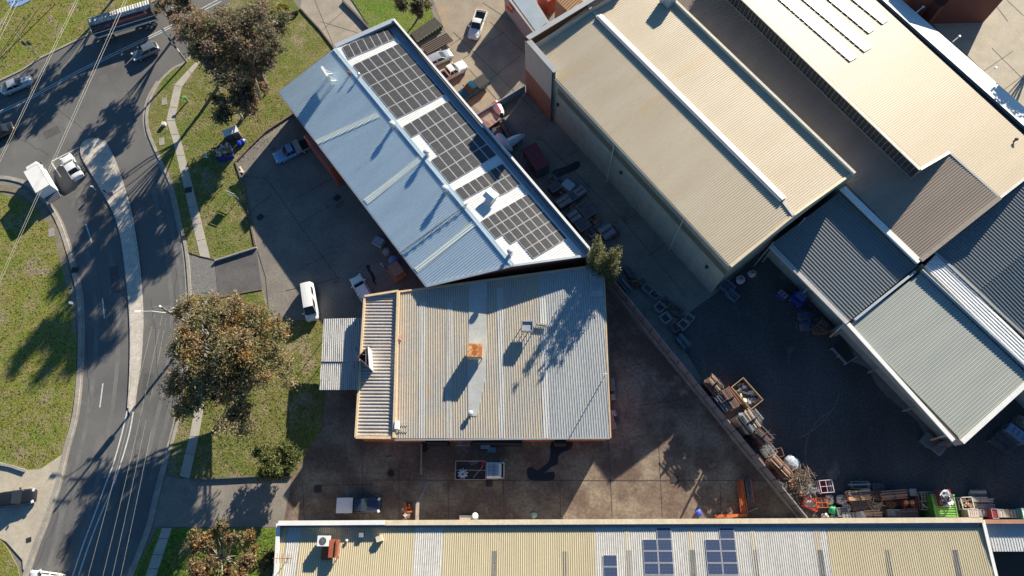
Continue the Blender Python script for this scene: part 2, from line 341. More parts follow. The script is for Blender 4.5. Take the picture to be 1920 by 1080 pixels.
# median islands
isl = smooth([(150,278),(158,264),(175,259),(192,262),(202,272),(214,300),(230,350),(243,400),(254,460),(261,520),(266,580),(266,620),(262,680),(256,720),(250,770),(241,770),(245,720),(246,650),(244,580),(237,520),(228,450),(214,400),(190,355),(172,325),(158,300)], 4, True)
sheet('median_island', isl, .15, median_m, 0)
mk = MB(); strip(mk, smooth([(151,282),(156,298),(172,325),(190,355),(214,400),(228,450),(237,520),(243,580),(245,650),(243,720),(240,765)],4), .22, .158)
strip(mk, smooth([(196,264),(205,280),(217,306),(233,353),(246,402),(256,460),(263,520),(267,580),(267,620),(263,680),(257,720),(251,768)],4), .25, .158)
st(mk.build('median_kerb', M('median_kerb', (.60,.56,.48), (.42,.38,.32), scale=2)))
rm = MB()
def rl(pts, wd=.14): strip(rm, pts, wd, .016)
rl(smooth([(250,772),(242,815),(226,870),(211,912),(190,962),(168,1018),(147,1080)],4), .17)
rl(smooth([(239,768),(228,815),(213,868),(199,905),(179,960),(157,1018),(136,1080)],4), .17)
for a, b in (((161,420),(172,454)),((192,559),(196,597)),((193,719),(187,764)),((96,303),(148,276)),((97,305),(114,332))): rl([a, b], .16)
rl([(-20,222),(60,184),(145,137),(225,98),(300,62),(415,2)], .14); rl([(-20,218),(60,180),(145,133),(225,94),(300,58),(413,-3)], .14)
st(rm.build('road_marking', paint_w))

tar = plain('sealed_crack', (.045,.045,.047), .6); wear = M('worn_lane', (.185,.180,.170), (.135,.132,.127), scale=.5, rough=.8, fine=.12, bscale=7)
wr = random.Random(17)
cm = MB()
for (x0, y0, x1, y1) in ((175,480,215,640),(160,620,170,760),(285,560,300,740),(300,300,318,420),(100,200,180,260),(60,160,130,120),(240,170,255,250),(200,120,255,100),(110,960,60,1080),(230,900,190,1060),(265,800,235,920),(330,500,325,640),(20,250,90,290)):
    pts = [(x0+(x1-x0)*k/9+wr.uniform(-2.5,2.5), y0+(y1-y0)*k/9+wr.uniform(-2.5,2.5)) for k in range(10)]
    strip(cm, smooth(pts,2), .05, .0135)
st(cm.build('sealed_crack', tar))
pm = MB()
for q in (((205,500),(222,498),(226,548),(209,550)),((270,700),(288,702),(284,742),(266,740)),((120,1000),(137,1004),(122,1052),(104,1046)),((80,248),(108,235),(114,248),(86,262))): 
    pm.face([G(x,y,.013) for x,y in q][::-1])
st(pm.build('road_patch', M('patch', (.10,.098,.096), (.08,.078,.077), scale=1, rough=.85, fine=.1)))
wm = MB()
for pts in ([(163,470),(178,560),(180,640),(172,730),(152,840),(120,950),(92,1060)],[(205,470),(219,560),(222,640),(214,740),(196,850),(166,960),(140,1060)],[(280,330),(302,420),(318,520),(322,600),(312,700),(290,800),(262,910),(230,1010)],[(300,330),(322,430),(338,520),(340,600),(330,710),(310,800),(282,900)]):
    strip(wm, smooth(pts,4), .55, .0118)
o = wm.build('wheel_track', wear); st(o)
sm = MB()
for cx_, cy_, r0, a0, a1 in ((1250,690,70,-.3,1.2),(1245,695,78,-.2,1.3),(1180,760,60,.2,1.6),(1500,760,110,1.5,3.0),(1520,770,122,1.6,3.1),(1600,850,90,2.6,4.2),(1450,700,130,.3,1.2)):
    strip(sm, [(cx_+r0*math.cos(a0+(a1-a0)*k/14), cy_+r0*math.sin(a0+(a1-a0)*k/14)) for k in range(15)], .12, .019)
st(sm.build('tyre_mark', M('tyre_mark', (.19,.165,.14), (.10,.09,.085), scale=2, rough=.85, fine=.2)))
# ------------------------------------------------------------------ buildings
def ribbed(mb, pts, sdir, sp=.32, h=.045, wtop=.05, side=.035, mi=0, phase=0.0):
    N = Vector((0,0,0)); n = len(pts)
    for i in range(n):
        a, b = pts[i], pts[(i+1)%n]; N += a.cross(b)
    N.normalize()
    if N.z < 0: N = -N
    S = (sdir - N*sdir.dot(N)).normalized(); T = N.cross(S); o = pts[0]
    q = [((p-o).dot(S), (p-o).dot(T)) for p in pts]; dz = [(p-o).dot(N) for p in pts]
    t0 = min(a[1] for a in q); t1 = max(a[1] for a in q); ts = set(a[1] for a in q)
    flat = sp-wtop-2*side; k = math.floor(t0/sp)-1
    prof = [(0,0),(flat,0),(flat+side,h),(flat+side+wtop,h)]
    while k*sp < t1+sp:
        for d, _ in prof:
            t = k*sp+phase+d
            if t0 < t < t1: ts.add(t)
        k += 1
    def hh(t):
        u = (t-phase) % sp
        if u <= flat: return 0
        if u <= flat+side: return h*(u-flat)/side
        if u <= flat+side+wtop: return h
        return h*max(0, (sp-u)/side)
    def inter(t):
        ss = []
        for i in range(n):
            (s0, a), (s1, b) = q[i], q[(i+1)%n]
            if abs(a-b) < 1e-9:
                if abs(a-t) < 1e-6: ss += [s0, s1]
            elif min(a,b)-1e-6 <= t <= max(a,b)+1e-6: ss.append(s0+(s1-s0)*(t-a)/(b-a))
        return min(ss), max(ss)
    ts = sorted(ts); prev = None
    for t in ts:
        a, b = inter(t); z = N*hh(t); cur = (o+S*a+T*t+z, o+S*b+T*t+z, a, b, t)
        if prev and t-prev[4] > 1e-5:
            mb.face([prev[0], prev[1], cur[1], cur[0]], [(prev[2],prev[4]),(prev[3],prev[4]),(b,t),(a,t)], mi)
        prev = cur
    return mb
def walls(mb, tops, zb=0.0, closed=True, inset=0.0, drop=0.0):
    n = len(tops); pts = [Vector(p) for p in tops]
    if inset:
        c = sum((Vector((p.x,p.y,0)) for p in pts), Vector())/n
        pts = [Vector((p.x,p.y,p.z)) + ((Vector((c.x,c.y,0))-Vector((p.x,p.y,0))).normalized())*inset for p in pts]
    for i in range(n if closed else n-1):
        a, b = pts[i], pts[(i+1)%n]; l = (b-a).length
        ar = [Vector((a.x,a.y,zb)), Vector((b.x,b.y,zb)), Vector((b.x,b.y,b.z-drop)), Vector((a.x,a.y,a.z-drop))]
        mb.face(ar, [(0,zb),(l,zb),(l,b.z),(0,a.z)])
    return mb
def ctr(pts): 
    c = sum((Vector(p) for p in pts), Vector())/len(pts); c.z = 0; return c
def slab(mb, pts, th):
    """roof-coloured slab under the ribs: thin plate following the polygon"""
    n = len(pts); lo = [p-Vector((0,0,th)) for p in pts]
    mb.face(lo[::-1])
    for i in range(n):
        j = (i+1) % n; mb.face([lo[i], lo[j], pts[j], pts[i]])
    return mb
def wire(mb, pts, r=.03): return mb.tube(pts, r, 4)

zinc = M('zincalume_sky_tint', (.58,.71,.79), (.50,.63,.72), scale=.35, streak=(.25,1.5), coord='uv', rough=.42, metal=.25, fine=.03, bscale=2.5, spots=((.40,.41,.43), .5, .68), rib=(0.33,0.72))  # less lit west slope: blue skylight is put into the grey metal colour
white_roof = M('white_roof', (.80,.80,.78), (.72,.72,.70), scale=.3, streak=(.3,1.4), coord='uv', rough=.5, fine=.04, bscale=2, rib=(0.33,0.88))
cream_s = M('cream_roof', (.63,.54,.40), (.57,.47,.33), scale=.22, streak=(.25,1.3), coord='uv', rough=.55, fine=.02, bscale=2, spots=((.60,.46,.29), .25, .58), rib=(0.3,0.7))
cream_p = M('pale_cream_roof', (.41,.34,.245), (.37,.305,.21), scale=.2, streak=(.2,1.4), coord='uv', rough=.55, fine=.02, bscale=2, rib=(0.3,0.76))
cream_y = M('yellow_cream_roof', (.57,.50,.33), (.51,.44,.29), scale=.3, streak=(.2,1.6), coord='uv', rough=.6, fine=.02, bscale=2, rib=(0.24,0.74))
grey_w = M('aged_white_roof', (.62,.60,.55), (.50,.49,.46), scale=.4, streak=(.2,1.6), coord='uv', rough=.55, fine=.07, bscale=2, rib=(0.24,0.74))
old_cream = M('weathered_cream_roof', (.50,.44,.345), (.43,.41,.37), scale=.32, streak=(.5,1.0), coord='uv', rough=.6, fine=.05, bscale=2, spots=((.50,.40,.28), .35, .60), contrast=(.4,.6), rib=(0.3,0.66))
old_grey = M('weathered_grey_roof', (.48,.50,.49), (.41,.43,.43), scale=.3, streak=(.3,1.4), coord='uv', rough=.5, metal=.1, fine=.06, bscale=2, rib=(0.3,0.66))
brown_roof = M('brown_roof', (.36,.29,.225), (.31,.25,.195), scale=.3, streak=(.3,1.4), coord='uv', rough=.6, fine=.04, rib=(0.32,0.72))
slate_roof = M('slate_roof', (.215,.235,.24), (.19,.21,.215), scale=.3, streak=(.3,1.4), coord='uv', rough=.55, fine=.04, rib=(0.42,0.74))
sage_roof = M('sage_roof', (.40,.42,.38), (.36,.38,.345), scale=.3, streak=(.3,1.4), coord='uv', rough=.5, fine=.04, rib=(0.36,0.7))
trans_y = M('fibreglass_sheet', (.76,.82,.76), (.68,.74,.68), scale=1, streak=(.3,1), coord='uv', rough=.4, fine=.05)
trans_w = M('aged_fibreglass', (.55,.55,.52), (.42,.42,.40), scale=1, streak=(.3,2), coord='uv', rough=.5, fine=.1)
trans_d = M('dark_fibreglass', (.22,.215,.20), (.14,.14,.13), scale=1, streak=(.3,3), coord='uv', rough=.5, fine=.2)
awn_m = M('mouldy_roof', (.56,.56,.54), (.40,.40,.39), scale=.5, streak=(.5,3), coord='uv', rough=.6, fine=.15, spots=((.10,.10,.10), 1.1, .60), rib=(0.26,0.7))
brick = M('brick_wall', (.30,.105,.05), (.24,.08,.04), scale=1.4, rough=.85, fine=.15)
orange_brick = M('orange_wall', (.55,.16,.045), (.45,.12,.035), scale=.8, rough=.8, fine=.12)
pink_wall = M('pink_wall', (.46,.38,.345), (.40,.33,.30), scale=.5, rough=.8, fine=.06)
clad = M('sage_cladding', (.36,.36,.30), (.29,.31,.26), scale=.6, streak=(1.6,.3), coord='uv', rough=.7, fine=.07, bscale=1)
clad_lt = M('pale_cladding', (.42,.40,.34), (.37,.355,.30), scale=.6, streak=(2.5,.3), coord='uv', rough=.7, fine=.04)
band_m = M('translucent_band', (.15,.145,.11), (.125,.12,.095), scale=.6, streak=(4,.4), coord='uv', rough=.6, fine=.1)
flash_g = M('grey_flashing', (.36,.375,.385), (.31,.325,.335), scale=.6, rough=.5, metal=.2, fine=.05)
white_p = M('white_paint', (.82,.81,.78), (.76,.75,.71), scale=1, rough=.5, fine=.04)
cream_cap = M('cream_cap', (.72,.62,.44), (.62,.52,.36), scale=1.2, rough=.6, fine=.08)
orange_cap = M('buff_cap', (.68,.47,.25), (.60,.44,.28), scale=1.2, rough=.6, fine=.08)
gut_dark = plain('gutter_dark', (.05,.055,.06), .6)
steel = plain('galvanised', (.5,.51,.52), .45, .6)
rust = M('rust', (.33,.12,.04), (.20,.075,.03), scale=2.5, coord='obj', rough=.85, fine=.2)
def coping(root, a, b, wd, th, m, name='coping'):
    mb = MB(); mb.bar(a, b, wd, th); return sub(mb, name, m, root, root)

# ---- B1 long blue-grey workshop
W1 = G(522,172,5.3); S1 = G(800,537,5.25); RS = G(962,498,6.65); RN = G(628,90,6.65); NN = G(738,36,6.2); EE = G(1108,478,5.75)
plS = Plane(W1, S1, RS); RN = plS.at(627,91)
plN = Plane(RN, RS, G(1100,480,5.75))
b1 = thing('workshop_building', 'long workshop, skylit blue west roof slope, sunlit white east slope carrying dark solar arrays', 'building', ctr([W1,S1,EE,NN]))
ax1 = (RS-RN).normalized(); across = Vector((0,0,1)).cross(ax1)
mb = ribbed(MB(), [W1, S1, plS.at(962,498), RN], across, .33, .05, .06); slab(mb, [W1, S1, plS.at(962,498), RN], .12)
r1 = sub(mb, 'roof', zinc, b1, b1)
e_top = [RN, RS, plN.at(1098,482), plN.at(727,52)]
mb = ribbed(MB(), e_top, across, .33, .05, .06); r1b = sub(mb, 'roof', white_roof, b1, b1)  # sunlit slope: whiter copy of the roof colour, sunlight painted in
for p in ((((705,211),(712,219)),((596,271),(590,263))), (((787,291),(795,299)),((689,383),(682,374))), (((888,413),(896,421)),((783,511),(776,502)))):
    (a, b), (c, d) = p
    pts = [plS.at(*q, .055) for q in (a, b, c, d)]
    sub(ribbed(MB(), pts, across, .33, .05, .06), 'skylight_strip', trans_y, b1, b1)
mb = MB(); mb.bar(plS.at(627,91,.09), plS.at(962,498,.09), .55, .05); sub(mb, 'ridge_capping', zinc, b1, b1)
blue_grey = M('parapet_steel', (.42,.47,.52), (.36,.41,.46), scale=.8, rough=.5, metal=.3, fine=.05)
Nn = G(738,36,6.45); En = G(1112,474,6.45); Nr = G(628,86,6.75)
mb = MB(); d = (En-Nn).normalized(); q = Vector((-d.y,d.x,0)); 
mb.bar(Nn, En, .35, .9).build if False else mb.bar(Nn-Vector((0,0,.4)), En-Vector((0,0,.4)), .16, .85)
sub(mb, 'parapet', blue_grey, b1, b1)
mb = MB(); mb.bar(Nn+Vector((0,0,.05)), En+Vector((0,0,.05)), .3, .06); sub(mb, 'parapet_cap', white_p, b1, b1)
mb = MB(); mb.bar(Nr-Vector((0,0,.25)), Nn-Vector((0,0,.35)), .7, .5); sub(mb, 'end_parapet', blue_grey, b1, b1)
gm = MB(); gm.face([plN.at(727,52)-Vector((0,0,.25)), plN.at(1098,482)-Vector((0,0,.25)), En-Vector((0,0,.9)), Nn-Vector((0,0,.9))]); sub(gm, 'box_gutter', blue_grey, b1, b1)
wl = [W1, S1, RS, EE, Nn-Vector((0,0,.3)), RN]
sub(walls(MB(), wl, 0, True, .45, .12), 'wall', brick, b1, b1)
mb = MB(); a = G(569,252,5.2); b = G(618,314,5.2); mb.prism([Vector((a.x-.05,a.y-.1,0)),Vector((b.x-.05,b.y-.1,0)),Vector((b.x+.6,b.y+.5,0)),Vector((a.x+.6,a.y+.5,0))], 0, 5.0)
sub(mb, 'wall_bay', M('red_wall', (.42,.09,.06), (.36,.07,.05), scale=1), b1, b1)
mb = MB(); mb.bar(S1+Vector((0,0,.02)), RS+Vector((0,0,.04)), .3, .18); mb.bar(RS+Vector((0,0,.03)), G(1108,478,5.85), .3, .18); sub(mb, 'barge_capping', blue_grey, b1, b1)
mb = MB(); mb.bar(W1-Vector((0.05,0.05,.08)), S1-Vector((0.05,.05,.08)), .16, .14); sub(mb, 'gutter', steel, b1, b1)

# ---- solar arrays
def cellmat(name, c, line, sx, sy, rough=.25, metal=0.0):
    m = bpy.data.materials.new(name); m.use_nodes = True; n = m.node_tree; b = n.nodes['Principled BSDF']
    uv = n.nodes.new('ShaderNodeTexCoord'); br = n.nodes.new('ShaderNodeTexBrick'); br.offset = 0; br.inputs['Color1'].default_value = (*c,1); br.inputs['Color2'].default_value = (*[x*1.12 for x in c],1); br.inputs['Mortar'].default_value = (*line,1)
    br.inputs['Scale'].default_value = 1; br.inputs['Brick Width'].default_value = sx; br.inputs['Row Height'].default_value = sy; br.inputs['Mortar Size'].default_value = .02; 
    n.links.new(uv.outputs['UV'], br.inputs['Vector']); n.links.new(br.outputs[0], b.inputs['Base Color']); b.inputs['Roughness'].default_value = rough; b.inputs['Metallic'].default_value = metal
    return m
cell_k = cellmat('black_cells', (.034,.034,.037), (.13,.13,.13), .285, 1.15, .45)
cell_b = cellmat('blue_cells', (.018,.032,.085), (.10,.13,.20), .16, .16, .3)
cell_g = cellmat('glare_tinted_cells', (.40,.41,.43), (.50,.50,.50), .16, .16, .6, 0)  # reflected glare is put into this pale cell colour
frame_m = plain('panel_frame', (.72,.72,.72), .4, .3)
def array(label, plane, c00, c10, c01, nx, ny, miss=(), cells=cell_k, lift=.12, group='rooftop solar arrays', gap=.035, corners=None):
    if corners: A, X, Y = corners
    else: A = plane.at(*c00, lift); X = plane.at(*c10, lift)-A; Y = plane.at(*c01, lift)-A
    N = X.cross(Y).normalized(); 
    if N.z < 0: N = -N
    root = thing('solar_array', label, 'solar panels', A-N*lift, 0, group)
    ux = X/nx; uy = Y/ny; gx = gap/ux.length; gy = gap/uy.length
    rm_ = MB()
    for j in range(ny):
        row = [i for i in range(nx) if (i,j) not in miss]
        if not row: continue
        for f in (.25,.75):
            rm_.bar(A+ux*row[0]+uy*(j+f)-N*.05, A+ux*(row[-1]+1)+uy*(j+f)-N*.05, .05, .04)
    sub(rm_, 'mounting_rail', steel, root, root)
    for j in range(ny):
        for i in range(nx):
            if (i,j) in miss: continue
            p = [A+ux*(i+a)+uy*(j+b) for a, b in ((gx,gy),(1-gx,gy),(1-gx,1-gy),(gx,1-gy))]
            lx = ux.length; ly = uy.length; k = .035
            ins = [A+ux*(i+a)+uy*(j+b)+N*.003 for a, b in ((gx+k/lx,gy+k/ly),(1-gx-k/lx,gy+k/ly),(1-gx-k/lx,1-gy-k/ly),(gx+k/lx,1-gy-k/ly))]
            if X.cross(Y).z < 0: p.reverse(); ins.reverse()
            m = MB(); m.face(p, mi=1)
            for q in range(4):
                z = (q+1) % 4; m.face([p[q]-N*.035, p[z]-N*.035, p[z], p[q]], mi=1)
            rv = X.cross(Y).z < 0; uvs = [(0,0),(lx,0),(lx,ly),(0,ly)]
            m.face(ins, uvs[::-1] if rv else uvs, 0); sub(m, 'solar_panel', [cells, frame_m], root, root)
    return root
array('single row of seven dark solar panels at the top end of the white roof slope', plN, (641,88), (730,50), (653,111), 7, 1, gap=.03)
array('largest black solar array, second from the top of the white roof slope', plN, (661,122), (750,80), (745,223), 6, 5)
array('black solar array notched around a round roof vent, middle of the white roof slope', plN, (755,237), (843,188), (843,344), 6, 5, miss={(0,1),(0,2)})
array('small black solar array stepped beside the white cowl on the white roof slope', plN, (852,356), (942,306), (886,397), 7, 2, miss={(i,1) for i in range(4)})
array('black solar array at the bottom end of the white slope, lower left corner missing', plN, (901,414), (990,363), (974,501), 7, 5, miss={(0,3),(0,4),(1,3),(1,4),(0,2)})

# ---- roof vents and gear (each its own thing)
def whirly(pl, px, label, s=1.0, h=.5, group='round roof vents'):
    b = pl.at(*px); t = thing('roof_vent', label, 'roof vent', b, 0, group)
    m = MB(); m.lathe((0,0,0), [(.34*s,0),(.26*s,.15),(.22*s,h)], 14); m.build('vent_base', steel, t, local=True)
    m = MB(); m.lathe((0,0,h), [(.22*s,0),(.36*s,.08*s),(.42*s,.22*s),(.38*s,.38*s),(.2*s,.48*s),(.03,.5*s)], 18); m.build('vent_head', plain('vent_white', (.68,.69,.68), .4, .3), t, local=True, smooth_=True)
    m = MB()
    for k in range(18):
        a = k*math.pi/9; m.bar((.37*s*math.cos(a),.37*s*math.sin(a),h+.06), (.36*s*math.cos(a+.25),.36*s*math.sin(a+.25),h+.4*s), .015, .05)
    m.build('vent_fin', steel, t, local=True)
    return t
whirly(plS, (737,239), 'round white roof vent on the blue roof ridge, nearest the top of the photo', 1.0, .7)
whirly(plS, (801,291), 'second round white vent from the top along the blue roof ridge', 1.0, .7)
whirly(plS, (836,360), 'third round white vent from the top along the blue roof ridge', 1.1, .8)
whirly(plS, (957,476), 'round white vent nearest the bottom end of the blue roof ridge', 1.0, .7)
b = plN.at(922,372); t = thing('roof_cowl', 'white curved exhaust cowl on the white roof slope between two solar arrays', 'exhaust cowl', b, .8)
MB().box((0,0,.35),(1.0,1.0,.7)).build('cowl_base', white_p, t, local=True)
m = MB(); m.loft([[Vector((-.7,-.75,.7)),Vector((.5,-.75,.7)),Vector((.7,-.75,1.0)),Vector((-.2,-.75,1.25)),Vector((-.9,-.75,1.0))],[Vector((-.7,.75,.7)),Vector((.5,.75,.7)),Vector((.7,.75,1.0)),Vector((-.2,.75,1.25)),Vector((-.9,.75,1.0))]], close=True)
m.face([Vector((x,-.75,z)) for x, z in ((-.7,.7),(.5,.7),(.7,1.0),(-.2,1.25),(-.9,1.0))]); m.face([Vector((x,.75,z)) for x, z in ((-.9,1.0),(-.2,1.25),(.7,1.0),(.5,.7),(-.7,.7))]); m.build('cowl_hood', white_p, t, local=True)
b = plS.at(617,152); t = thing('antenna_panel', 'white box panel propped on struts near the top of the blue roof', 'panel', b, -1.02)
MB().box((0,0,1.45),(1.9,.35,1.5)).build('panel_box', white_p, t, local=True)
m = MB()
for s in (-.7,.7): m.bar((s,0,0),(s,0,.8),.08); m.bar((s,1.1,.05),(s,.1,1.8),.06); m.bar((s,1.1,.05),(s,.1,.9),.05)
m.build('strut', steel, t, local=True)
for i, (px, lb) in enumerate((((656,141),'small brown flue stub on the blue roof near its ridge'),((674,143),'small pale bracket on the ridge beside the top solar arrays'),)):
    b = plS.at(*px); one(MB().lathe(b,[(.12,-.05),(.12,.5),(.2,.5),(.2,.62),(.03,.7)],8), 'flue', rust if i == 0 else steel, lb, 'flue')
# barbed cable across the blue roof
m = MB(); P_ = [plS.at(875+(750-875)*k/16, 383+(475-383)*k/16, .35 if k%2 else .22) for k in range(17)]
wire(m, P_, .07)
for p in P_: m.bar(p-Vector((0,0,.3)), p+Vector((0,0,.12)), .05); m.bar(p-Vector((.25,.1,0)), p+Vector((.25,.1,.1)), .04)
one(m, 'roof_barrier', plain('barrier_dark', (.16,.17,.2), .6), 'dark barbed barrier running down the blue roof from ridge to eave', 'barrier')

# ---- B2 central workshop
b2z = 4.35
c_nw = G(744,548,4.5); c_ne = G(1131,497,4.5); c_se = G(1144,821,4.1); c_sw = G(740,824,4.1)
pl2 = Plane(c_sw, c_se, G(940,520,4.5))
b2 = thing('factory_unit', 'low central factory with rust-streaked cream and grey ribbed roof and orange brick walls', 'building', ctr([c_nw,c_ne,c_se,c_sw]))
def edgeN(x): # north edge pixel y at x
    return 549 - (x-744)*(549-497)/(1131-744)
def roofstrip(x0t, x1t, x0b, x1b, m, name='roof', d=0.0, yt0=None, yb=822, sp=.30, base=True):
    pts = [pl2.at(x0t, edgeN(x0t) if yt0 is None else yt0, d), pl2.at(x1t, edgeN(x1t) if yt0 is None else yt0, d), pl2.at(x1b, yb, d), pl2.at(x0b, yb, d)]
    dirn = (pl2.at(992,820)-pl2.at(978,520))
    mb = ribbed(MB(), pts, dirn, sp, .05, .05); 
    return sub(mb, name, m, b2, b2)
roofstrip(744,1010,742,1017, old_cream); roofstrip(1010,1131,1017,1143, old_grey)
for (xa, xb) in ((787,785),(838,836),(932,936)):
    roofstrip(xa, xa+11, xb, xb+11, trans_w, 'skylight_strip', .02, yt0=566 if xa < 900 else 540)
roofstrip(1012,1024,1018,1030, M('pale_sheet', (.62,.61,.57), (.52,.51,.48), scale=.5, streak=(.3,2), coord='uv', rough=.5), 'replacement_sheet', .02, yt0=560)
pts = [pl2.at(x, y, .065) for x, y in ((880,531),(913,527),(911,705),(895,780),(878,780),(877,700))]
fl = M('flat_flashing', (.47,.48,.46), (.40,.41,.39), scale=.8, rough=.5, fine=.06)
sub(MB().face(pts if (pts[1]-pts[0]).cross(pts[2]-pts[1]).z > 0 else pts[::-1]), 'flat_flashing', fl, b2, b2)
pts = [pl2.at(x, y, .065) for x, y in ((1104,502),(1130,499),(1131,556),(1105,556))]
sub(MB().face(pts if (pts[1]-pts[0]).cross(pts[2]-pts[1]).z > 0 else pts[::-1]), 'flat_flashing', fl, b2, b2)
sub(walls(MB(), [c_nw, G(744,549,4.4), c_ne, c_se, c_sw], 0, True, .22, .1), 'wall', orange_brick, b2, b2)
m = MB(); m.bar(c_ne+Vector((.06,0,-.05)), c_se+Vector((.06,0,-.05)), .16, .2); sub(m, 'gutter', orange_cap, b2, b2)
m = MB(); m.bar(c_sw+Vector((0,-.06,-.05)), c_se+Vector((0,-.06,-.05)), .16, .18); sub(m, 'gutter', steel, b2, b2)
m = MB(); m.bar(c_nw+Vector((0,0,.05)), G(1131,496,4.55), .22, .16); sub(m, 'barge_capping', orange_cap, b2, b2)
# dark openings / posts under the south eave
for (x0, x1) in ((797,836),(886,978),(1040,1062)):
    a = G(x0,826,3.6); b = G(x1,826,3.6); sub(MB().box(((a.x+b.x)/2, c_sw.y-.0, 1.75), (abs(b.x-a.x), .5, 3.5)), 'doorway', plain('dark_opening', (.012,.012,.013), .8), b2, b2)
# west wing with cream parapets
wa = G(684,556,5.0); wb = G(747,545,5.0); wc = G(740,822,4.9); wd = G(666,821,4.9)
plw = Plane(wa, wd, wc)
pts = [plw.at(684,556), plw.at(747,546), plw.at(739,821), plw.at(667,820)]
sub(ribbed(MB(), [p-Vector((0,0,.18)) for p in pts], Vector((1,.0,0)), .42, .09, .12, .06), 'wing_roof', M('wing_sheet', (.50,.47,.42), (.42,.37,.33), scale=.35, streak=(1,1), coord='uv', rough=.55, fine=.1, spots=((.48,.30,.22), .5, .62)), b2, b2)
sub(walls(MB(), pts, 0, True, .12, .05), 'wing_wall', orange_brick, b2, b2)
m = MB(); m.bar(pts[0], pts[3], .26, .3); m.bar(pts[1]+Vector((0,0,.02)), pts[2]+Vector((0,0,.02)), .32, .5); m.bar(pts[0]+Vector((0,0,.05)), pts[1]+Vector((0,0,.05)), .26, .34); m.bar(pts[3]+Vector((0,0,-.03)), pts[2]+Vector((0,0,-.03)), .30, .34)
sub(m, 'parapet_cap', M('buff_trim', (.66,.52,.34), (.60,.45,.27), scale=1.5, rough=.6), b2, b2)
# awning
pla = Plane(G(607,598,3.2), G(678,597,3.35), G(598,730,3.2))
ap = [pla.at(*q) for q in ((607,598),(680,594),(674,731),(598,731))]
aw = thing('awning', 'low mouldy grey corrugated awning with a step, beside the wing of the central factory', 'awning', ctr(ap))
up = [pla.at(*q,.12) for q in ((607,598),(681,596),(677,678),(603,678))]
lo_ = [pla.at(*q) for q in ((603,676),(676,676),(674,731),(598,731))]
dd = pla.at(600,700)-pla.at(603,620)
m = ribbed(MB(), up, dd, .26, .05, .05); sub(slab(m, up, .08), 'upper_sheet', awn_m, aw, aw)
m = ribbed(MB(), lo_, dd, .26, .05, .05); sub(slab(m, lo_, .05), 'lower_sheet', awn_m, aw, aw)
for q in ((610,602),(603,725),(640,727),(640,602)):
    p = pla.at(*q); sub(MB().tube([(p.x,p.y,0),(p.x,p.y,p.z-.08)], .05, 8), 'post', steel, aw, aw)
# south annex step seen between awning and wing (triangular sign tower)
sp_ = G(684,672,5.2)
sg = thing('sign_tower', 'three-sided sign tower with one white board rising beside the awning', 'sign', (sp_.x, sp_.y, 0))
tri = [G(690,650,6.6), G(671,669,6.6), G(693,690,6.6)]
for i, mt in ((0, rust), (1, rust), (2, white_p)):
    a = tri[i]; b = tri[(i+1)%3]; mb = MB(); mb.bar(a-Vector((0,0,1.1)), b-Vector((0,0,1.1)), .10, 2.2)
    sub(mb, 'sign_board', M('brown_board', (.16,.09,.06), (.10,.06,.045), scale=2) if i != 2 else white_p, sg, sg)
m = MB()
for p in tri: m.tube([(p.x,p.y,0),(p.x,p.y,6.5)], .06, 6)
m.bar(G(686,655,6.5), G(686,688,6.5), .05); m.bar(G(680,665,6.4), G(696,664,6.4), .05); m.bar(G(680,684,6.4), G(696,684,6.4), .05)
sub(m, 'post', steel, sg, sg)

def gear(name, label, cat, px, pl, size, m, rz=0, legs=.25, d=0, extra=None, group=None):
    b = pl.at(*px); t = thing(name, label, cat, b, rz, group); sx, sy, sz = size
    MB().box((0,0,legs+sz/2), size).build('casing', m, t, local=True)
    lg = MB()
    for x in (-1,1):
        for y in (-1,1): lg.box((x*sx*.42, y*sy*.42, legs/2), (.08,.08,legs))
    lg.build('leg_frame', steel, t, local=True)
    if extra: extra(t, sx, sy, legs+sz)
    return t
def fan(n_, wd=.6):
    def f(t, sx, sy, z):
        for k in range(n_):
            x = (k-(n_-1)/2)*wd if sx >= sy else 0; y = (k-(n_-1)/2)*wd if sy > sx else 0
            m = MB(); m.lathe((x,y,z+.004), [(wd*.42,0),(wd*.42,.03),(wd*.36,.03)], 20); m.build('fan_guard', plain('fan_dark', (.10,.10,.10), .6), t, local=True)
            m = MB()
            for a in range(4): 
                an = a*math.pi/4; m.bar((x-wd*.38*math.cos(an), y-wd*.38*math.sin(an), z+.045), (x+wd*.38*math.cos(an), y+wd*.38*math.sin(an), z+.045), .02)
            m.build('guard_wire', steel, t, local=True)
    return f
def cooler_extra(t, sx, sy, z):
    MB().box((0,0,z+.03), (sx*1.06,sy*1.06,.06)).build('lid', M('rusty_lid', (.62,.36,.16), (.45,.15,.04), scale=1.2, coord='obj', rough=.8, contrast=(.45,.55)), t, local=True)
    m = MB()
    for y, in ((.38,),(-.36,)): m.lathe((0,y,z+.066), [(.33,0),(.32,.006)], 16)
    m.build('rust_pan', M('rust_deep', (.40,.13,.03), (.30,.09,.02), scale=3, coord='obj', rough=.9), t, local=True)
    m = MB()
    for k in range(9): m.box((-sx/2+.1+k*(sx-.2)/8, -sy/2-.02, z-.6), (.05,.04,.8))
    m.build('louvre', plain('louvre_dark', (.06,.05,.045), .6), t, local=True)
gear('evaporative_cooler', 'square evaporative cooler with rusty orange lid on the central factory roof', 'cooler', (893,664), pl2, (1.75,1.55,1.5), cream_cap, 0, .45, extra=cooler_extra)
whirly(pl2, (883,776), 'small round vent at the foot of the flat flashing on the central factory roof', .8, .35, None)
gear('air_conditioner', 'small white air conditioner on rails by the parapet of the central factory wing', 'air conditioner', (747,799), pl2, (.45,1.0,.9), white_p, 0, .3, extra=lambda t,sx,sy,z: [MB().box((.75,y,.2),(1.1,.06,.06)).build('rail', steel, t, local=True) for y in (-.35,.35)])
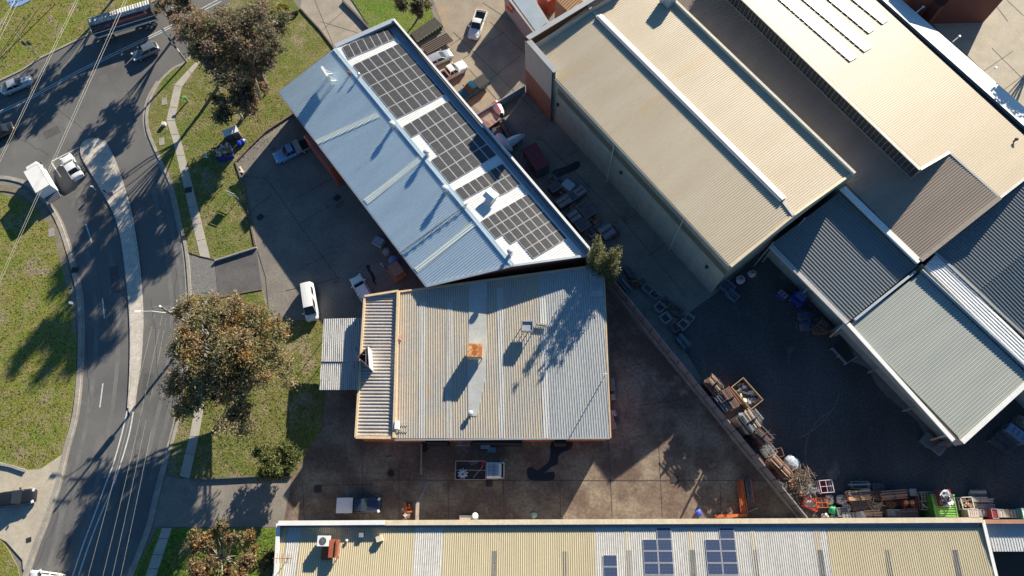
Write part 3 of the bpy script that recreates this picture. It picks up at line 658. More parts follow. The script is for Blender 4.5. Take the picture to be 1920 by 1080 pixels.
gear('exhaust_fan', 'small rusty box fan against the wing parapet of the central factory', 'exhaust fan', (749,634), pl2, (.5,.8,.6), M('rusty_cream', (.6,.42,.28), (.4,.13,.05), scale=2, coord='obj', rough=.8), 0, .2)
t = gear('roof_hatch', 'open grey box duct casting a long shadow on the central factory roof', 'duct', (989,618), pl2, (1.4,1.3,.5), old_grey, 0, .9)
m = MB()
for s in (-1,1): m.box((s*.66,0,1.5),(.08,1.3,.2)); m.box((0,s*.61,1.5),(1.4,.08,.2))
m.box((0,0,1.42),(1.1,.95,.02)); m.build('rim', steel, t, local=True)
p = pl2.at(1014,610,.3); one(MB().box(p, (1.5,.5,.16), rz=-.12).box(p+Vector((.1,.1,.1)), (1.2,.2,.06), rz=-.15), 'roof_board', M('weathered_board', (.38,.36,.31), (.22,.2,.17), scale=3, coord='obj'), 'loose weathered board lying beside the open duct on the factory roof', 'board')
for i, (px, lb) in enumerate((((1113,508), 'shaded square skylight nearest the red roof corner of the central factory'), ((1115,541), 'square roof skylight second from the corner, on the east edge of the central factory'))):
    b = pl2.at(*px); t = thing('skylight', lb, 'skylight', b, .02, 'square skylights')
    MB().box((0,0,.2),(1.15,1.1,.3)).build('frame', steel, t, local=True); MB().box((0,0,.36),(.95,.9,.05)).build('dome', plain('dome_blue', (.28,.34,.42), .3), t, local=True)
m = MB(); a = pl2.at(1130,712,.1); m.tube([a, a+Vector((.0,0,3.2))], .05, 6).tube([a+Vector((-.25,0,3.2)), a+Vector((.25,0,3.2))], .04, 5)
one(m, 'mast', steel, 'thin mast standing at the east gutter of the central factory', 'mast')

# ---- B3 tall cream warehouse
zE = 10.0
eA = G(1035,140,zE); eB = G(1370,500,zE); eC = G(1598,325,zE); rB = G(1487,404,10.55)
ax3 = (eB-eA).normalized(); Lx = 70
plq = Plane(eB, eA, rB)
gdir = (eC-eB).normalized()
nA = Vector((-ax3.x,-ax3.y,0))
plr = Plane(rB, rB+nA*10, eC)
b3 = thing('warehouse', 'tall cream ribbed gable warehouse with grey-green side wall and raised ridge vent', 'building', ctr([eA,eB,eC]))
eW = G(1003,95,zE)                       # eave line continues behind the west parapet
far = 58.0
# intersect far end line (west parapet, pixels) with planes
wpl = [(1000,88),(1110,18)]
pB = plq.at(1370,500)
p_w = plq.at(1010,88); p_wr = plq.at(1104,12)
ribd = (eC-eB)
q_sw = [plq.at(1036,140), plq.at(1370,500), plq.at(1487,404), plq.at(1104,12), plq.at(1006,84), plq.at(1028,128)]
mb = ribbed(MB(), q_sw, ribd, .30, .05, .06); sub(mb, 'roof', cream_s, b3, b3)
rfar = plq.at(1104,12)
q_ne = [plr.at(1487,404), plr.at(1598,325), plr.at(1240,-28), plr.at(1060,-28), plr.at(1104,12)]
mb = ribbed(MB(), q_ne, ribd, .30, .05, .06); sub(mb, 'roof', cream_s, b3, b3)
# SW wall down to the ground
wall = MB()
a, b = eA-Vector((0,0,.1)), eB-Vector((0,0,.1)); 
inn = Vector((gdir.x, gdir.y, 0))*.12
def wseg(mb, a, b, z0, z1, off=0.0, t0=0.0, t1=1.0):
    A = a.lerp(b, t0); B = a.lerp(b, t1); o = Vector((-gdir.x,-gdir.y,0))*off; l = (B-A).length
    mb.face([Vector((A.x,A.y,z0))+o, Vector((B.x,B.y,z0))+o, Vector((B.x,B.y,z1))+o, Vector((A.x,A.y,z1))+o], [(0,z0),(l,z0),(l,z1),(0,z1)])
ai = a+inn; bi = b+inn
wseg(wall, ai, bi, 0, 9.9); sub(wall, 'side_wall', clad, b3, b3)
mb = MB(); wseg(mb, ai, bi, 6.95, 8.35, .03, .035, 1.0); sub(mb, 'translucent_band', band_m, b3, b3)
mb = MB(); wseg(mb, ai, bi, 6.9, 9.85, .02, 0, .035); sub(mb, 'corner_cladding', clad_lt, b3, b3)
mb = MB(); mb.bar(a-inn*.5, b-inn*.5, .2, .14); sub(mb, 'gutter', clad_lt, b3, b3)
for t_ in (.382, .765):
    p = ai.lerp(bi, t_) - inn*2.2; sub(MB().tube([(p.x,p.y,0),(p.x,p.y,9.7)], .09, 8), 'downpipe', plain('pipe_grey', (.45,.45,.41), .5), b3, b3)
for t_, z in ((.045,5.0),(.44,5.2),(.93,5.0)):
    p = ai.lerp(bi, t_)-inn*1.3; sub(MB().box((p.x,p.y,z),(.35,.35,.4)), 'wall_light', gut_dark, b3, b3)
# SE gable end
gw = MB(); g0 = bi; g1 = eC-Vector((gdir.x,gdir.y,0))*.1
gg = [Vector((g0.x,g0.y,0)), Vector((g1.x,g1.y,0)), Vector((g1.x,g1.y,9.9)), Vector((rB.x,rB.y,10.45)), Vector((g0.x,g0.y,9.9))]
back = Vector((nA.x,nA.y,0))*.35
gw.face([p+back for p in gg]); sub(gw, 'end_wall', clad, b3, b3)
mb = MB(); mb.face([Vector((p.x,p.y,p.z)) for p in (g0-Vector((0,0,1.8)), g1-Vector((0,0,1.8)), g1-Vector((0,0,.02)), Vector((rB.x,rB.y,10.5)), g0-Vector((0,0,.02)))]); sub(mb, 'gable_fascia', clad_lt, b3, b3)
mb = MB(); mb.bar(eB+Vector((0,0,.03)), rB+Vector((0,0,.03)), .3, .16); mb.bar(rB+Vector((0,0,.03)), eC+Vector((0,0,.03)), .3, .16); sub(mb, 'barge_capping', cream_cap, b3, b3)
mb = MB(); nb = -nA; 
for t_ in (0.35,.62): 
    p = g0.lerp(g1, t_)+nb*.6; sub(MB().tube([(p.x,p.y,0),(p.x,p.y,8.2)], .08, 6), 'downpipe', steel, b3, b3)
# ridge vent
v0 = plq.at(1122,32,.0); v1 = plq.at(1467,376,.0)
mb = MB(); zz = Vector((0,0,.36)); side = Vector((gdir.x,gdir.y,0))*.55
secs = []
for p in (v0, v1): secs.append([p-side*.9, p-side*.9+zz*.8, p-side*.3+zz, p+side*.6+zz*.95, p+side*1.1+zz*.2, p+side*1.1])
mb.loft(secs); mb.face(secs[0][::-1]); mb.face(secs[1]); sub(mb, 'ridge_vent', flash_g, b3, b3)
mb = MB(); mb.loft([[p-side*.35+zz*1.03, p+side*.65+zz*.99] for p in (v0, v1)]); mb.loft([[p+side*.65+zz*.99, p+side*1.16+zz*.2] for p in (v0, v1)]); sub(mb, 'vent_capping', white_p, b3, b3)
mb = MB(); mb.bar(plq.at(1467,376,.1), plq.at(1488,404,.1), .4, .12); mb.bar(plq.at(1103,12,.1), plq.at(1122,32,.1), .45, .12); sub(mb, 'ridge_capping', grey_w, b3, b3)
# west parapet
pa = G(984,73,11.6); pb = G(1035,134,11.6); pc = G(1085,14,11.6); pd = G(1160,-35,11.6)
mb = MB(); mb.bar(G(989,72,11.6), G(1162,-33,11.6), .75, .12); mb.bar(G(991,76,11.55), G(1042,134,11.55), .75, .12)
sub(mb, 'parapet_cap', flash_g, b3, b3)
wp = MB(); 
def vw(mb, a, b, z0, z1):
    l = (b-a).length; mb.face([Vector((a.x,a.y,z0)), Vector((b.x,b.y,z0)), Vector((b.x,b.y,z1)), Vector((a.x,a.y,z1))], [(0,z0),(l,z0),(l,z1),(0,z1)])
vw(wp, pa, pb, 5.4, 11.5); vw(wp, pb, eA, 5.4, 11.5); sub(wp, 'parapet_cladding', clad_lt, b3, b3)
wp = MB(); vw(wp, pa, pb, 0, 5.4); vw(wp, pb, eA, 0, 5.4); vw(wp, pa, G(1170,-45,11.6), 0, 11.5); sub(wp, 'front_wall', M('brown_brick', (.22,.12,.085), (.18,.095,.07), scale=1), b3, b3)
wp = MB(); pi0 = G(1000,84,11.5); vw(wp, pi0, G(1170,-22,11.5), 9.9, 11.5); vw(wp, pi0, G(1042,134,11.5), 9.9, 11.5); sub(wp, 'parapet_inner', flash_g, b3, b3)
# NE gutter + parapet
mb = MB(); n0 = G(1252,-10,10.3); n1 = G(1602,326,10.3); mb.bar(n0, n1, .35, .5); sub(mb, 'parapet', M('cream_trim', (.66,.60,.48), (.6,.54,.43), scale=1), b3, b3)
mb = MB(); mb.face([p-Vector((0,0,.12)) for p in (plr.at(1238,-10), plr.at(1592,325), G(1600,326,10.0), G(1252,-10,10.0))]); sub(mb, 'box_gutter', blue_grey, b3, b3)
wp = MB(); vw(wp, n0, n1, 0, 10.2); sub(wp, 'side_wall', clad_lt, b3, b3)
one(MB().box(G(1252,2,10.4)+Vector((0,0,.6)),(1.6,1.6,1.6), rz=.7), 'roof_tank', blue_grey, 'square grey-blue plant box at the top edge of the warehouse gutter', 'plant box')

# ---- B4 sawtooth factory, north-east
def poly_roof(root, plane, pxs, sdir, m, name='roof', sp=.32, d=0, h=.045, th=0):
    pts = [plane.at(x, y, d) for x, y in pxs]; mb = ribbed(MB(), pts, sdir, sp, h, .06)
    if th: slab(mb, pts, th)
    return sub(mb, name, m, root, root)
b4 = thing('sawtooth_factory', 'large sawtooth-roofed factory with pale cream and brown ribbed roofs behind the tall warehouse', 'building', ctr([G(1600,200,8)]))
axd = (eC-eB).normalized(); axl = ax3
pL0 = G(1588,345,7.0); pL1 = G(1726,488,7.0); pLv = G(1780,286,8.7)
pl_low = Plane(pL0, pL1, pLv)
poly_roof(b4, pl_low, [(1588,345),(1726,488),(1874,371),(1780,286)], axd, brown_roof)
poly_roof(b4, pl_low, [(1256,12),(1588,345),(1742,317),(1400,-10),(1320,-70),(1200,-60)], axd, brown_roof)
cT = G(1725,318,10.1); cT2 = G(1388,0,10.1)
pl_up = Plane(cT, cT2, pl_low.at(1780,286))
poly_roof(b4, pl_up, [(1330,-60),(1726,318),(1885.9,223.2),(1602,-36)], axd, cream_p, sp=.30)
poly_roof(b4, pl_up, [(1780,286),(1875,371),(1970,300),(1885.9,223.2)], axd, cream_p, sp=.30)
mb = MB(); A4 = pl_up.at(1725,318); B4_ = pl_up.at(1330,-60); 
base = [pl_low.at(1725,322)]
def under(p):  # point on low plane under p
    n = pl_low.n; z = pl_low.o.z - ((p.x-pl_low.o.x)*n.x+(p.y-pl_low.o.y)*n.y)/n.z; return Vector((p.x,p.y,z))
A4i = A4 + Vector((axd.x,axd.y,0))*.5; B4i = B4_ + Vector((axd.x,axd.y,0))*.5
mb.face([under(A4i), under(B4i), B4i-Vector((0,0,.1)), A4i-Vector((0,0,.1))]); sub(mb, 'clerestory_wall', gut_dark, b4, b4)
glass_d = plain('clerestory_glass', (.03,.035,.04), .15)
L4 = (A4-B4_).length; nwin = 60
cw = MB()
for k in range(nwin+1):
    p = A4.lerp(B4_, k/nwin); pu = under(p); cw.bar(pu+Vector((0,0,.05)), p-Vector((0,0,.1)), .07, .07)
cw.bar(under(A4), under(B4_), .12, .3); sub(cw, 'glazing_bar', plain('bar_grey', (.20,.20,.20), .5), b4, b4)
mb = MB(); mb.bar(A4+Vector((0,0,.06)), B4_+Vector((0,0,.06)), .42, .12); mb.bar(A4+Vector((0,0,.06)), pl_up.at(1780,286)+Vector((0,0,.06)), .35, .12); sub(mb, 'ridge_capping', M('cream_bright', (.78,.73,.62), (.72,.66,.54), scale=1), b4, b4)
mb = MB(); mb.face([under(A4), under(pl_up.at(1780,286)), pl_up.at(1780,286), A4]); sub(mb, 'end_cheek', cream_p, b4, b4)
mb = MB(); mb.bar(pl_up.at(1780,286), pl_up.at(1875,371), .3, .14); mb.bar(pl_up.at(1875,371), pl_up.at(1960,305), .3, .2); sub(mb, 'valley_gutter', flash_g, b4, b4)
mb = MB(); mb.bar(pl_low.at(1726,488)+Vector((0,0,.05)), pl_low.at(1874,371)+Vector((0,0,.05)), .55, .16); sub(mb, 'end_gutter', M('tan_trim', (.42,.35,.28), (.38,.31,.25), scale=1), b4, b4)
wp = MB(); vw(wp, pL0, pL1, 0, 6.95); vw(wp, pL1, pl_low.at(1874,371), 0, 6.95); vw(wp, pl_low.at(1874,371), pl_up.at(1960,305), 0, 7.3); sub(wp, 'wall', clad_lt, b4, b4)
# NE white awning slope
pw0 = G(1652,-6,8.1); pw1 = G(1925,233,8.1)
wq = [G(1612,-40,8.0), G(1652+300,286-20,8.0)]
ze = pl_up.at(1780,120).z - .25; e0 = G(1624,-28,ze); e1_ = G(1975,285,ze); o0 = G(1668,-20,ze-.55); o1 = G(2000,270,ze-.55)
mb = MB(); mb.face([e0, e1_, o1, o0]); sub(mb, 'white_eave', white_p, b4, b4)
mb = MB(); dnz = Vector((axd.x,axd.y,0)); mb.bar(e0-dnz*.45-Vector((0,0,.55)), e1_-dnz*.45-Vector((0,0,.55)), 1.0, .06); sub(mb, 'box_gutter', gut_dark, b4, b4); mb = MB(); vw(mb, e0, e1_, ze-.6, ze); sub(mb, 'gutter_upstand', flash_g, b4, b4)
wp = MB(); vw(wp, o0-axd*.5, o1-axd*.5, 0, ze-.6); sub(wp, 'rear_wall', clad_lt, b4, b4)
for q in ((1720,22),(1788,77),(1856,136)):
    p = G(*q,ze-.5); sub(MB().bar(p-axd*.2, p+axd*1.0+Vector((0,0,.25)), .14, .1).box(p+axd*1.05+Vector((0,0,.28)),(.3,.3,.1)), 'lamp_arm', white_p, b4, b4)
for i, (a, b, wv, n_) in enumerate((((1463,0),(1594,115),(15,-9),17),((1507,0),(1621,97),(15,-9),14),((1554,0),(1629,62),(13,-8),9),((1599,0),(1655,45),(13,-8),6))):
    A = pl_up.at(a[0]-14,a[1]-12,.22); B = pl_up.at(*b,.22); B = pl_up.at(*b,.20); A = pl_up.at(a[0]-14,a[1]-12,.20); Wd = pl_up.at(b[0]+wv[0], b[1]+wv[1], .17)-B
    lb = ['longest pale glinting row of tilted solar panels on the cream sawtooth roof, nearest the clerestory','second row from the clerestory of pale tilted solar panels on the cream roof','third row from the clerestory of pale tilted solar panels on the cream roof','shortest pale row of tilted solar panels, nearest the white eave'][i]
    array(lb, None, None, None, None, n_, 1, cells=cell_g, lift=.12, group='tilted solar rows on the cream roof', corners=(A, B-A, Wd))
one(MB().lathe(pl_up.at(1901,265), [(.12,0),(.12,.5),(.25,.5),(.2,.7),(.03,.75)], 8), 'flue', gut_dark, 'lone small dark flue on the cream roof near the right edge of the photo', 'flue')

# ---- B5 slate roof annex
b5 = thing('slate_annex', 'slate grey ribbed lean-to roof between the tall warehouse and the white parapet strip', 'building', ctr([G(1580,480,5.8)]))
pl5 = Plane(G(1446,458,5.7), G(1590,602,5.7), G(1722,496,6.0))
poly_roof(b5, pl5, [(1446,458),(1590,604),(1722,497),(1580,356)], axl, slate_roof, sp=.42, h=.07, th=.1)
mb = MB(); mb.bar(pl5.at(1445,461), pl5.at(1588,606), .55, .3); sub(mb, 'gutter', M('lilac_gutter', (.46,.45,.45), (.42,.41,.41), scale=1), b5, b5)
wp = MB(); 
for q in ((1450,462),(1520,534),(1586,602)):
    p = pl5.at(*q); wp.tube([(p.x+.4,p.y+.2,0),(p.x+.4,p.y+.2,5.5)], .14, 8)
sub(wp, 'post', steel, b5, b5)
wp = MB(); vw(wp, pl5.at(1446,458)+axd*1.5, pl5.at(1590,604)+axd*1.5, 0, 5.6); vw(wp, pl5.at(1590,604), pl5.at(1722,497), 0, 5.6); sub(wp, 'end_fascia', clad, b5, b5)
wp = MB(); vw(wp, pl5.at(1580,356), pl5.at(1722,497), 0, 5.8); sub(wp, 'back_wall', clad, b5, b5)
mb = MB(); mb.bar(G(1580,352,7.0), G(1724,491,7.0), .75, .14); mb.bar(G(1577,353,6.6), G(1721,493,6.6), .12, .8); pw = sub(mb, 'parapet_cap', white_p, b5, b5)
one(MB().box(pl5.at(1508,480)+Vector((0,0,.04)),(.2,.2,.1)), 'roof_fitting', steel, 'tiny fitting on the slate grey annex roof', 'fitting') if False else None
# ---- B6 sage roof shed
b6 = thing('sage_shed', 'shed with sage grey roof and bright white parapets right of the dark yard', 'building', ctr([G(1750,650,6)]))
pl6 = Plane(G(1594,610,5.85), G(1797,818,5.85), G(1918,712,6.2))
poly_roof(b6, pl6, [(1594,608),(1796,818),(1802,829),(1938,714),(1726,512)], axd, sage_roof, sp=.36, th=.1)
mb = MB(); mb.bar(G(1590,607,6.05), G(1788,826,6.05), .5, .12); sub(mb, 'parapet_cap', white_p, b6, b6)
mb = MB(); mb.bar(G(1804,829,6.15), G(1930,714,6.45), .55, .12); sub(mb, 'parapet_cap', white_p, b6, b6)
wp = MB(); p0 = G(1587,608,5.95); p1 = G(1785,827,5.95); p2 = G(1805,833,5.95); vw(wp, p0, p2, 4.4, 5.97); vw(wp, p2, G(1932,716,6.3), 4.6, 5.97); sub(wp, 'fascia', pink_wall, b6, b6)
wp = MB()
for q in ((1592,613),(1660,686),(1730,762),(1797,830),(1860,775)):
    p = G(*q,5); wp.tube([(p.x+.3,p.y+.3,0),(p.x+.3,p.y+.3,5.8)], .14, 8)
sub(wp, 'post', steel, b6, b6)
wp = MB(); iw = Vector((axd.x,axd.y,0))*1.6; vw(wp, p0+iw, p2+iw, 0, 5.7); vw(wp, p2+Vector((0,.4,0)), G(1990,668,6.0), 0, 5.7); sub(wp, 'rear_wall', clad, b6, b6)
mb = MB(); mb.bar(G(1727,507,6.45), G(1945,712,6.3), .14, .7); sub(mb, 'back_parapet', blue_grey, b6, b6)
mb = MB(); mb.bar(G(1602,600,6.1), G(1716,509,6.3), .3, .35); sub(mb, 'end_parapet', blue_grey, b6, b6)
# ---- B7 white lean-to strip, B8 slate building far right
b7 = thing('white_lean_to', 'narrow bright white ribbed lean-to roof between the sage shed and the right slate roof', 'building', ctr([G(1820,570,5)]))
pl7 = Plane(G(1732,497,6.2), G(1936,695,6.2), G(1800,500,6.0))
poly_roof(b7, pl7, [(1733,500),(1754,478),(2100,812),(2100,862)], axl, white_roof, sp=.40, h=.07, th=.1)
mb = MB(); vw(mb, G(1730,494,6.2), G(2100,860,6.2), 0, 6.1); sub(mb, 'wall', clad_lt, b7, b7)
b8 = thing('right_slate_building', 'slate grey ribbed roof with a fold, cut by the right edge of the photo', 'building', ctr([G(1880,480,6)]))
pl8 = Plane(G(1752,474,6.0), G(1925,636,6.0), G(1925,345,6.8))
poly_roof(b8, pl8, [(1752,474),(1832,548),(2100,324),(2100,203)], axl, slate_roof, sp=.42, h=.07, th=.1)
pl8b = Plane(pl8.at(1832,548), pl8.at(1960,441), G(1925,636,5.5))
poly_roof(b8, pl8b, [(1832,548),(2100,324),(2100,799)], axl, M('slate_dark', (.17,.20,.205), (.15,.175,.18), scale=.3, coord='uv', rough=.5), sp=.42, h=.07)
mb = MB(); mb.bar(pl8.at(1752,474)+Vector((0,0,.1)), pl8.at(1832,548)+Vector((0,0,.1)), .3, .3); mb.bar(pl8.at(1832,548)+Vector((0,0,.1)), pl8b.at(1960,668)+Vector((0,0,.1)), .3, .3); sub(mb, 'gutter', flash_g, b8, b8)
mb = MB(); vw(mb, pl8b.at(1832,548), pl8b.at(2100,799), 0, 5.0); vw(mb, pl8b.at(2100,799), pl8b.at(2100,324), 0, 5.0); vw(mb, pl8.at(1752,474), pl8.at(1832,548), 0, 5.6); sub(mb, 'wall', clad, b8, b8)

# ---- B9 long bottom building
b9 = thing('long_factory', 'long cream and off-white ribbed roof running along the bottom edge of the photo', 'building', ctr([G(1180,1060,5)]))
pl9 = Plane(G(525,990,5.15), G(1845,986,5.15), G(1180,1080,5.5))
dv = Vector((0,1,0))
def strip9(x0t, x1t, x0b, x1b, m, name='roof', yt=989, yb=1125, d=0.0, sp=.24):
    poly = [pl9.at(x0t,yt,d), pl9.at(x1t,yt,d), pl9.at(x1b,yb,d), pl9.at(x0b,yb,d)]
    # ribs run square to the parapet
    sub(ribbed(MB(), poly, RD9, sp, .045, .05), name, m, b9, b9)
RD9 = (pl9.at(1003,1080)-pl9.at(1000,989)); RD9 = Vector((0.003,-1,0))
def xb(xt, yb=1125): # bottom pixel x for a line running along the ribs
    p = pl9.at(xt,989); best = None
    q = p + (RD9/RD9.length)*((G(xt,yb,4.9)-p).length); 
    c = R3.transposed() @ (q-Vector((0,0,H))); return 960+F*c.x/-c.z
def sb(x0, x1, m, **k): strip9(x0, x1, xb(x0), xb(x1), m, **k)
sb(522,540, cream_y); sb(540,565, grey_w); sb(565,778, cream_y); sb(778,831, grey_w); sb(831,1115, cream_y); sb(1115,1548, grey_w); sb(1548,1843, cream_y)
for x in (1170,1288,1405,1525): sb(x, x+8, cream_y, name='yellow_sheet', d=.012)
def xat(x, y):  # pixel on rib line through (x,989) at pixel row y
    return x + (xb(x)-x)*(y-989)/(1125-989)
for x, yt in ((922,1033),(1052,1034),(1170,1032),(1288,1031),(1405,1031),(1525,1031),(1650,1031),(1775,1031)):
    strip9(xat(x,yt)+1, xat(x,yt)+11, xb(x)+1, xb(x)+11, trans_d, 'skylight_strip', yt=yt, d=.02)
cap = MB(); c0 = G(522,981,5.5); c1 = G(1843,975,5.5); cap.bar(c0, c1, .55, .12); sub(cap, 'parapet_cap', cream_cap, b9, b9)
cap = MB(); cap.bar(c0+Vector((0,.0,.008)), G(515,1130,5.5), .45, .12); sub(cap, 'side_cap', white_p, b9, b9); cap = MB(); cap.bar(c1, G(1880,1130,5.5), .35, .1); sub(cap, 'side_cap', white_p, b9, b9)
ua = G(522,981,6.0); ub = G(722,979.5,6.0); cap = MB(); cap.bar(ua, ub, .5, .1); sub(cap, 'raised_cap', white_p, b9, b9); cap = MB(); vw(cap, ua-Vector((0,.12,0)), ub-Vector((0,.12,0)), 5.4, 5.98); vw(cap, ua+Vector((0,.12,0)), ub+Vector((0,.12,0)), 5.4, 5.98); sub(cap, 'raised_parapet', flash_g, b9, b9)
pr = MB(); vw(pr, c0+Vector((.1,-.15,0)), c1+Vector((-.1,-.15,0)), 4.9, 5.45); vw(pr, c0+Vector((0,.15,0)), c1+Vector((0,.15,0)), 0, 5.45); vw(pr, c0+Vector((-.1,0,0)), G(513,1130,5.5), 0, 5.45); vw(pr, c1, G(1882,1130,5.5), 0, 5.4); sub(pr, 'wall', M('wall_grey', (.28,.27,.25), (.22,.21,.2), scale=.6), b9, b9)
gt = MB(); gt.face([G(524,984,4.95), G(524,991,4.95), G(1843,988,4.95), G(1843,979,4.95)][::-1]); sub(gt, 'box_gutter', blue_grey, b9, b9)
br = MB()
for x in (600,710,870,1110,1345,1591,1700): br.bar(G(x,981,5.45), G(x,990,4.8), .05)
sub(br, 'parapet_brace', steel, b9, b9)
def arr9(label, x0, x1, yt, n, cols, miss=()):
    A = pl9.at(x0, yt, .1); X = pl9.at(x1, yt, .1)-A; Y = Vector((0,-1.0,0))*1.22*n; Y.z = 0
    n_ = pl9.n; Y.z = -(Y.x*n_.x+Y.y*n_.y)/n_.z
    array(label, None, None, None, None, cols, n, miss=miss, cells=cell_b, lift=.15, group='blue solar arrays on the long factory', corners=(A, X, Y), gap=.03)
arr9('blue solar array two panels wide, leftmost of the two that start at the parapet', 1203, 1258, 989, 7, 2, miss={(0,0)})
arr9('blue solar array two panels wide, rightmost of the blue arrays', 1319, 1376, 989, 7, 2, miss={(0,0)})
arr9('single column of blue solar panels, the leftmost and lowest of the blue arrays', 1130, 1157, 1040, 4, 1)
gear('air_conditioner', 'white condenser with round fan on the left end of the long bottom roof', 'air conditioner', (612,1014), pl9, (1.25,1.1,.9), white_p, 0, .5, extra=fan(1,.95))
t = gear('plant_box', 'rusty red open plant box beside the white condenser on the bottom roof', 'plant box', (630,1028), pl9, (1.0,1.9,.5), M('red_rust', (.42,.10,.05), (.30,.08,.04), scale=2, coord='obj'), 0, .6)
MB().box((.35,0,1.15),(.18,1.9,.25)).box((-.9,-.5,.25),(1.2,1.4,.08)).build('lid', rust, t, local=True)
gear('roof_ventilator', 'small grey box ventilator in the parapet shade of the bottom roof', 'roof vent', (679,1003), pl9, (.5,.5,.35), steel, 0, .15)
gear('chimney_cap', 'pale wedge-shaped vent beside a pole on the bottom roof', 'roof vent', (713,1010), pl9, (.7,.6,.5), cream_cap, .3, .15)
whirly(pl9, (651,1014), 'small white round vent between the plant box and the ventilator on the bottom roof', .45, .15, None)
m = MB(); a = pl9.at(541,1046); m.tube([a, a+Vector((0,0,2.2))], .04, 5)
for k in range(7):
    m.bar(a+Vector((-.9+k*.3,-.5,2.0)), a+Vector((-.9+k*.3,.5,2.0)), .035)
m.bar(a+Vector((-1.1,0,2.0)), a+Vector((1.1,0,2.0)), .05)
one(m, 'tv_antenna', rust, 'rusty television antenna on the left end of the bottom roof', 'antenna')
# ---- B10 canopy bottom right
b10 = thing('carport_canopy', 'small pale blue-grey ribbed canopy in the bottom right corner above a dark bay', 'canopy', ctr([G(1890,1005,4)]))
pl10 = Plane(G(1850,984,4.0), G(1990,984,4.0), G(1900,1034,4.05))
sub(slab(ribbed(MB(), [pl10.at(*q) for q in ((1848,983),(1990,983),(1990,1034),(1862,1034))], Vector((0,-1,0)), .3, .05, .05), [pl10.at(*q) for q in ((1848,983),(1990,983),(1990,1034),(1862,1034))], .1), 'roof', M('pale_canopy', (.56,.58,.57), (.5,.52,.52), scale=.5, coord='uv'), b10, b10)
mb = MB(); mb.bar(G(1846,978,4.6), G(1990,978,4.6), .45, .1); sub(mb, 'parapet_cap', M('terracotta_cap', (.45,.24,.15), (.38,.2,.13), scale=1), b10, b10)
wp = MB(); vw(wp, G(1846,977,4.6), G(1990,977,4.6), 0, 4.5)
for x in (1865,1925): 
    p = G(x,1032,4); wp.tube([(p.x,p.y,0),(p.x,p.y,3.9)], .1, 6)
sub(wp, 'wall', pink_wall, b10, b10)
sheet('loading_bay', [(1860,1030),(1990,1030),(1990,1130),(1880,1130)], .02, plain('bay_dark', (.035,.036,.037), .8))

# ---- top-of-frame buildings
b11 = thing('office_block', 'blue-grey flat roofed block behind the top left corner of the tall warehouse', 'building', ctr([G(975,30,3)]))
mb = MB(); mb.prism([G(945,-12,3.6), G(985,-30,3.6), G(1030,42,3.6), G(1004,66,3.6)], 0, 3.6); sub(mb, 'body', pink_wall, b11, b11)
mb = MB(); mb.prism([G(953,-12,3.66), G(985,-30,3.66), G(1026,42,3.66), G(1004,58,3.66)], 3.61, 3.66); sub(mb, 'roof', M('blue_flat', (.30,.36,.42), (.25,.31,.36), scale=.5), b11, b11)
mb = MB(); a = G(951,10,3.0); mb.bar(a+Vector((-.1,-.1,0)), a+Vector((.8,-1.2,0)), .06, .9); sub(mb, 'red_sign', plain('sign_red', (.5,.05,.04), .6), b11, b11)
b12 = thing('tan_house', 'building with orange-tan ribbed roof at the top edge beside the warehouse parapet', 'building', ctr([G(1050,8,4)]))
pl12 = Plane(G(1040,-2,4.4), G(1066,22,4.2), G(1090,-5,4.6))
sub(slab(ribbed(MB(), [pl12.at(*q) for q in ((1040,-3),(1067,24),(1110,-6),(1090,-30))], Vector((.7,.7,0)), .4, .07, .1), [pl12.at(*q) for q in ((1040,-3),(1067,24),(1110,-6),(1090,-30))], .1), 'roof', M('tan_roof', (.60,.36,.17), (.52,.31,.15), scale=.6, coord='uv'), b12, b12)
sub(walls(MB(), [pl12.at(*q) for q in ((1040,-3),(1067,24),(1110,-6),(1090,-30))], 0, True, .1, .1), 'wall', M('tan_wall', (.34,.19,.12), (.28,.15,.1), scale=.8), b12, b12)
mb = MB(); mb.prism([G(1008,-20,3), G(1028,4,3), G(1042,-6,3), G(1040,-30,3)], 0, 3); sub(mb, 'red_porch', plain('porch_red', (.26,.04,.03), .7), b12, b12)
b13 = thing('red_roof_building', 'dark red building at the top edge above the shaded car park', 'building', ctr([G(1765,0,4)]))
mb = MB(); mb.prism([G(1725,-25,5), G(1763,14,5), G(1772,10,5), G(1800,-30,5)], 0, 5); sub(mb, 'body', M('dark_red_wall', (.16,.045,.035), (.13,.04,.03), scale=.6), b13, b13)
mb = MB(); mb.prism([G(1700,-60,7), G(1740,-18,7), G(1900,-22,7), G(1900,-70,7)], 0, 7); sub(mb, 'rear_block', M('dark_red_wall', (.16,.045,.035)), b13, b13)
for i, (a, b) in enumerate((((1782,24),(1792,18)),)): pass
t = thing('wheel_stop', 'pair of yellow-green bars lying in the shaded car park by the red building', 'barrier', G(1786,28))
for k, (a, b) in enumerate((((1776,36),(1785,25)),((1785,29),(1793,18)))):
    sub(MB().bar(G(*a,.2), G(*b,.2), .25, .2), 'yellow_bar', plain('yellow_green', (.45,.46,.08), .6), t, t)

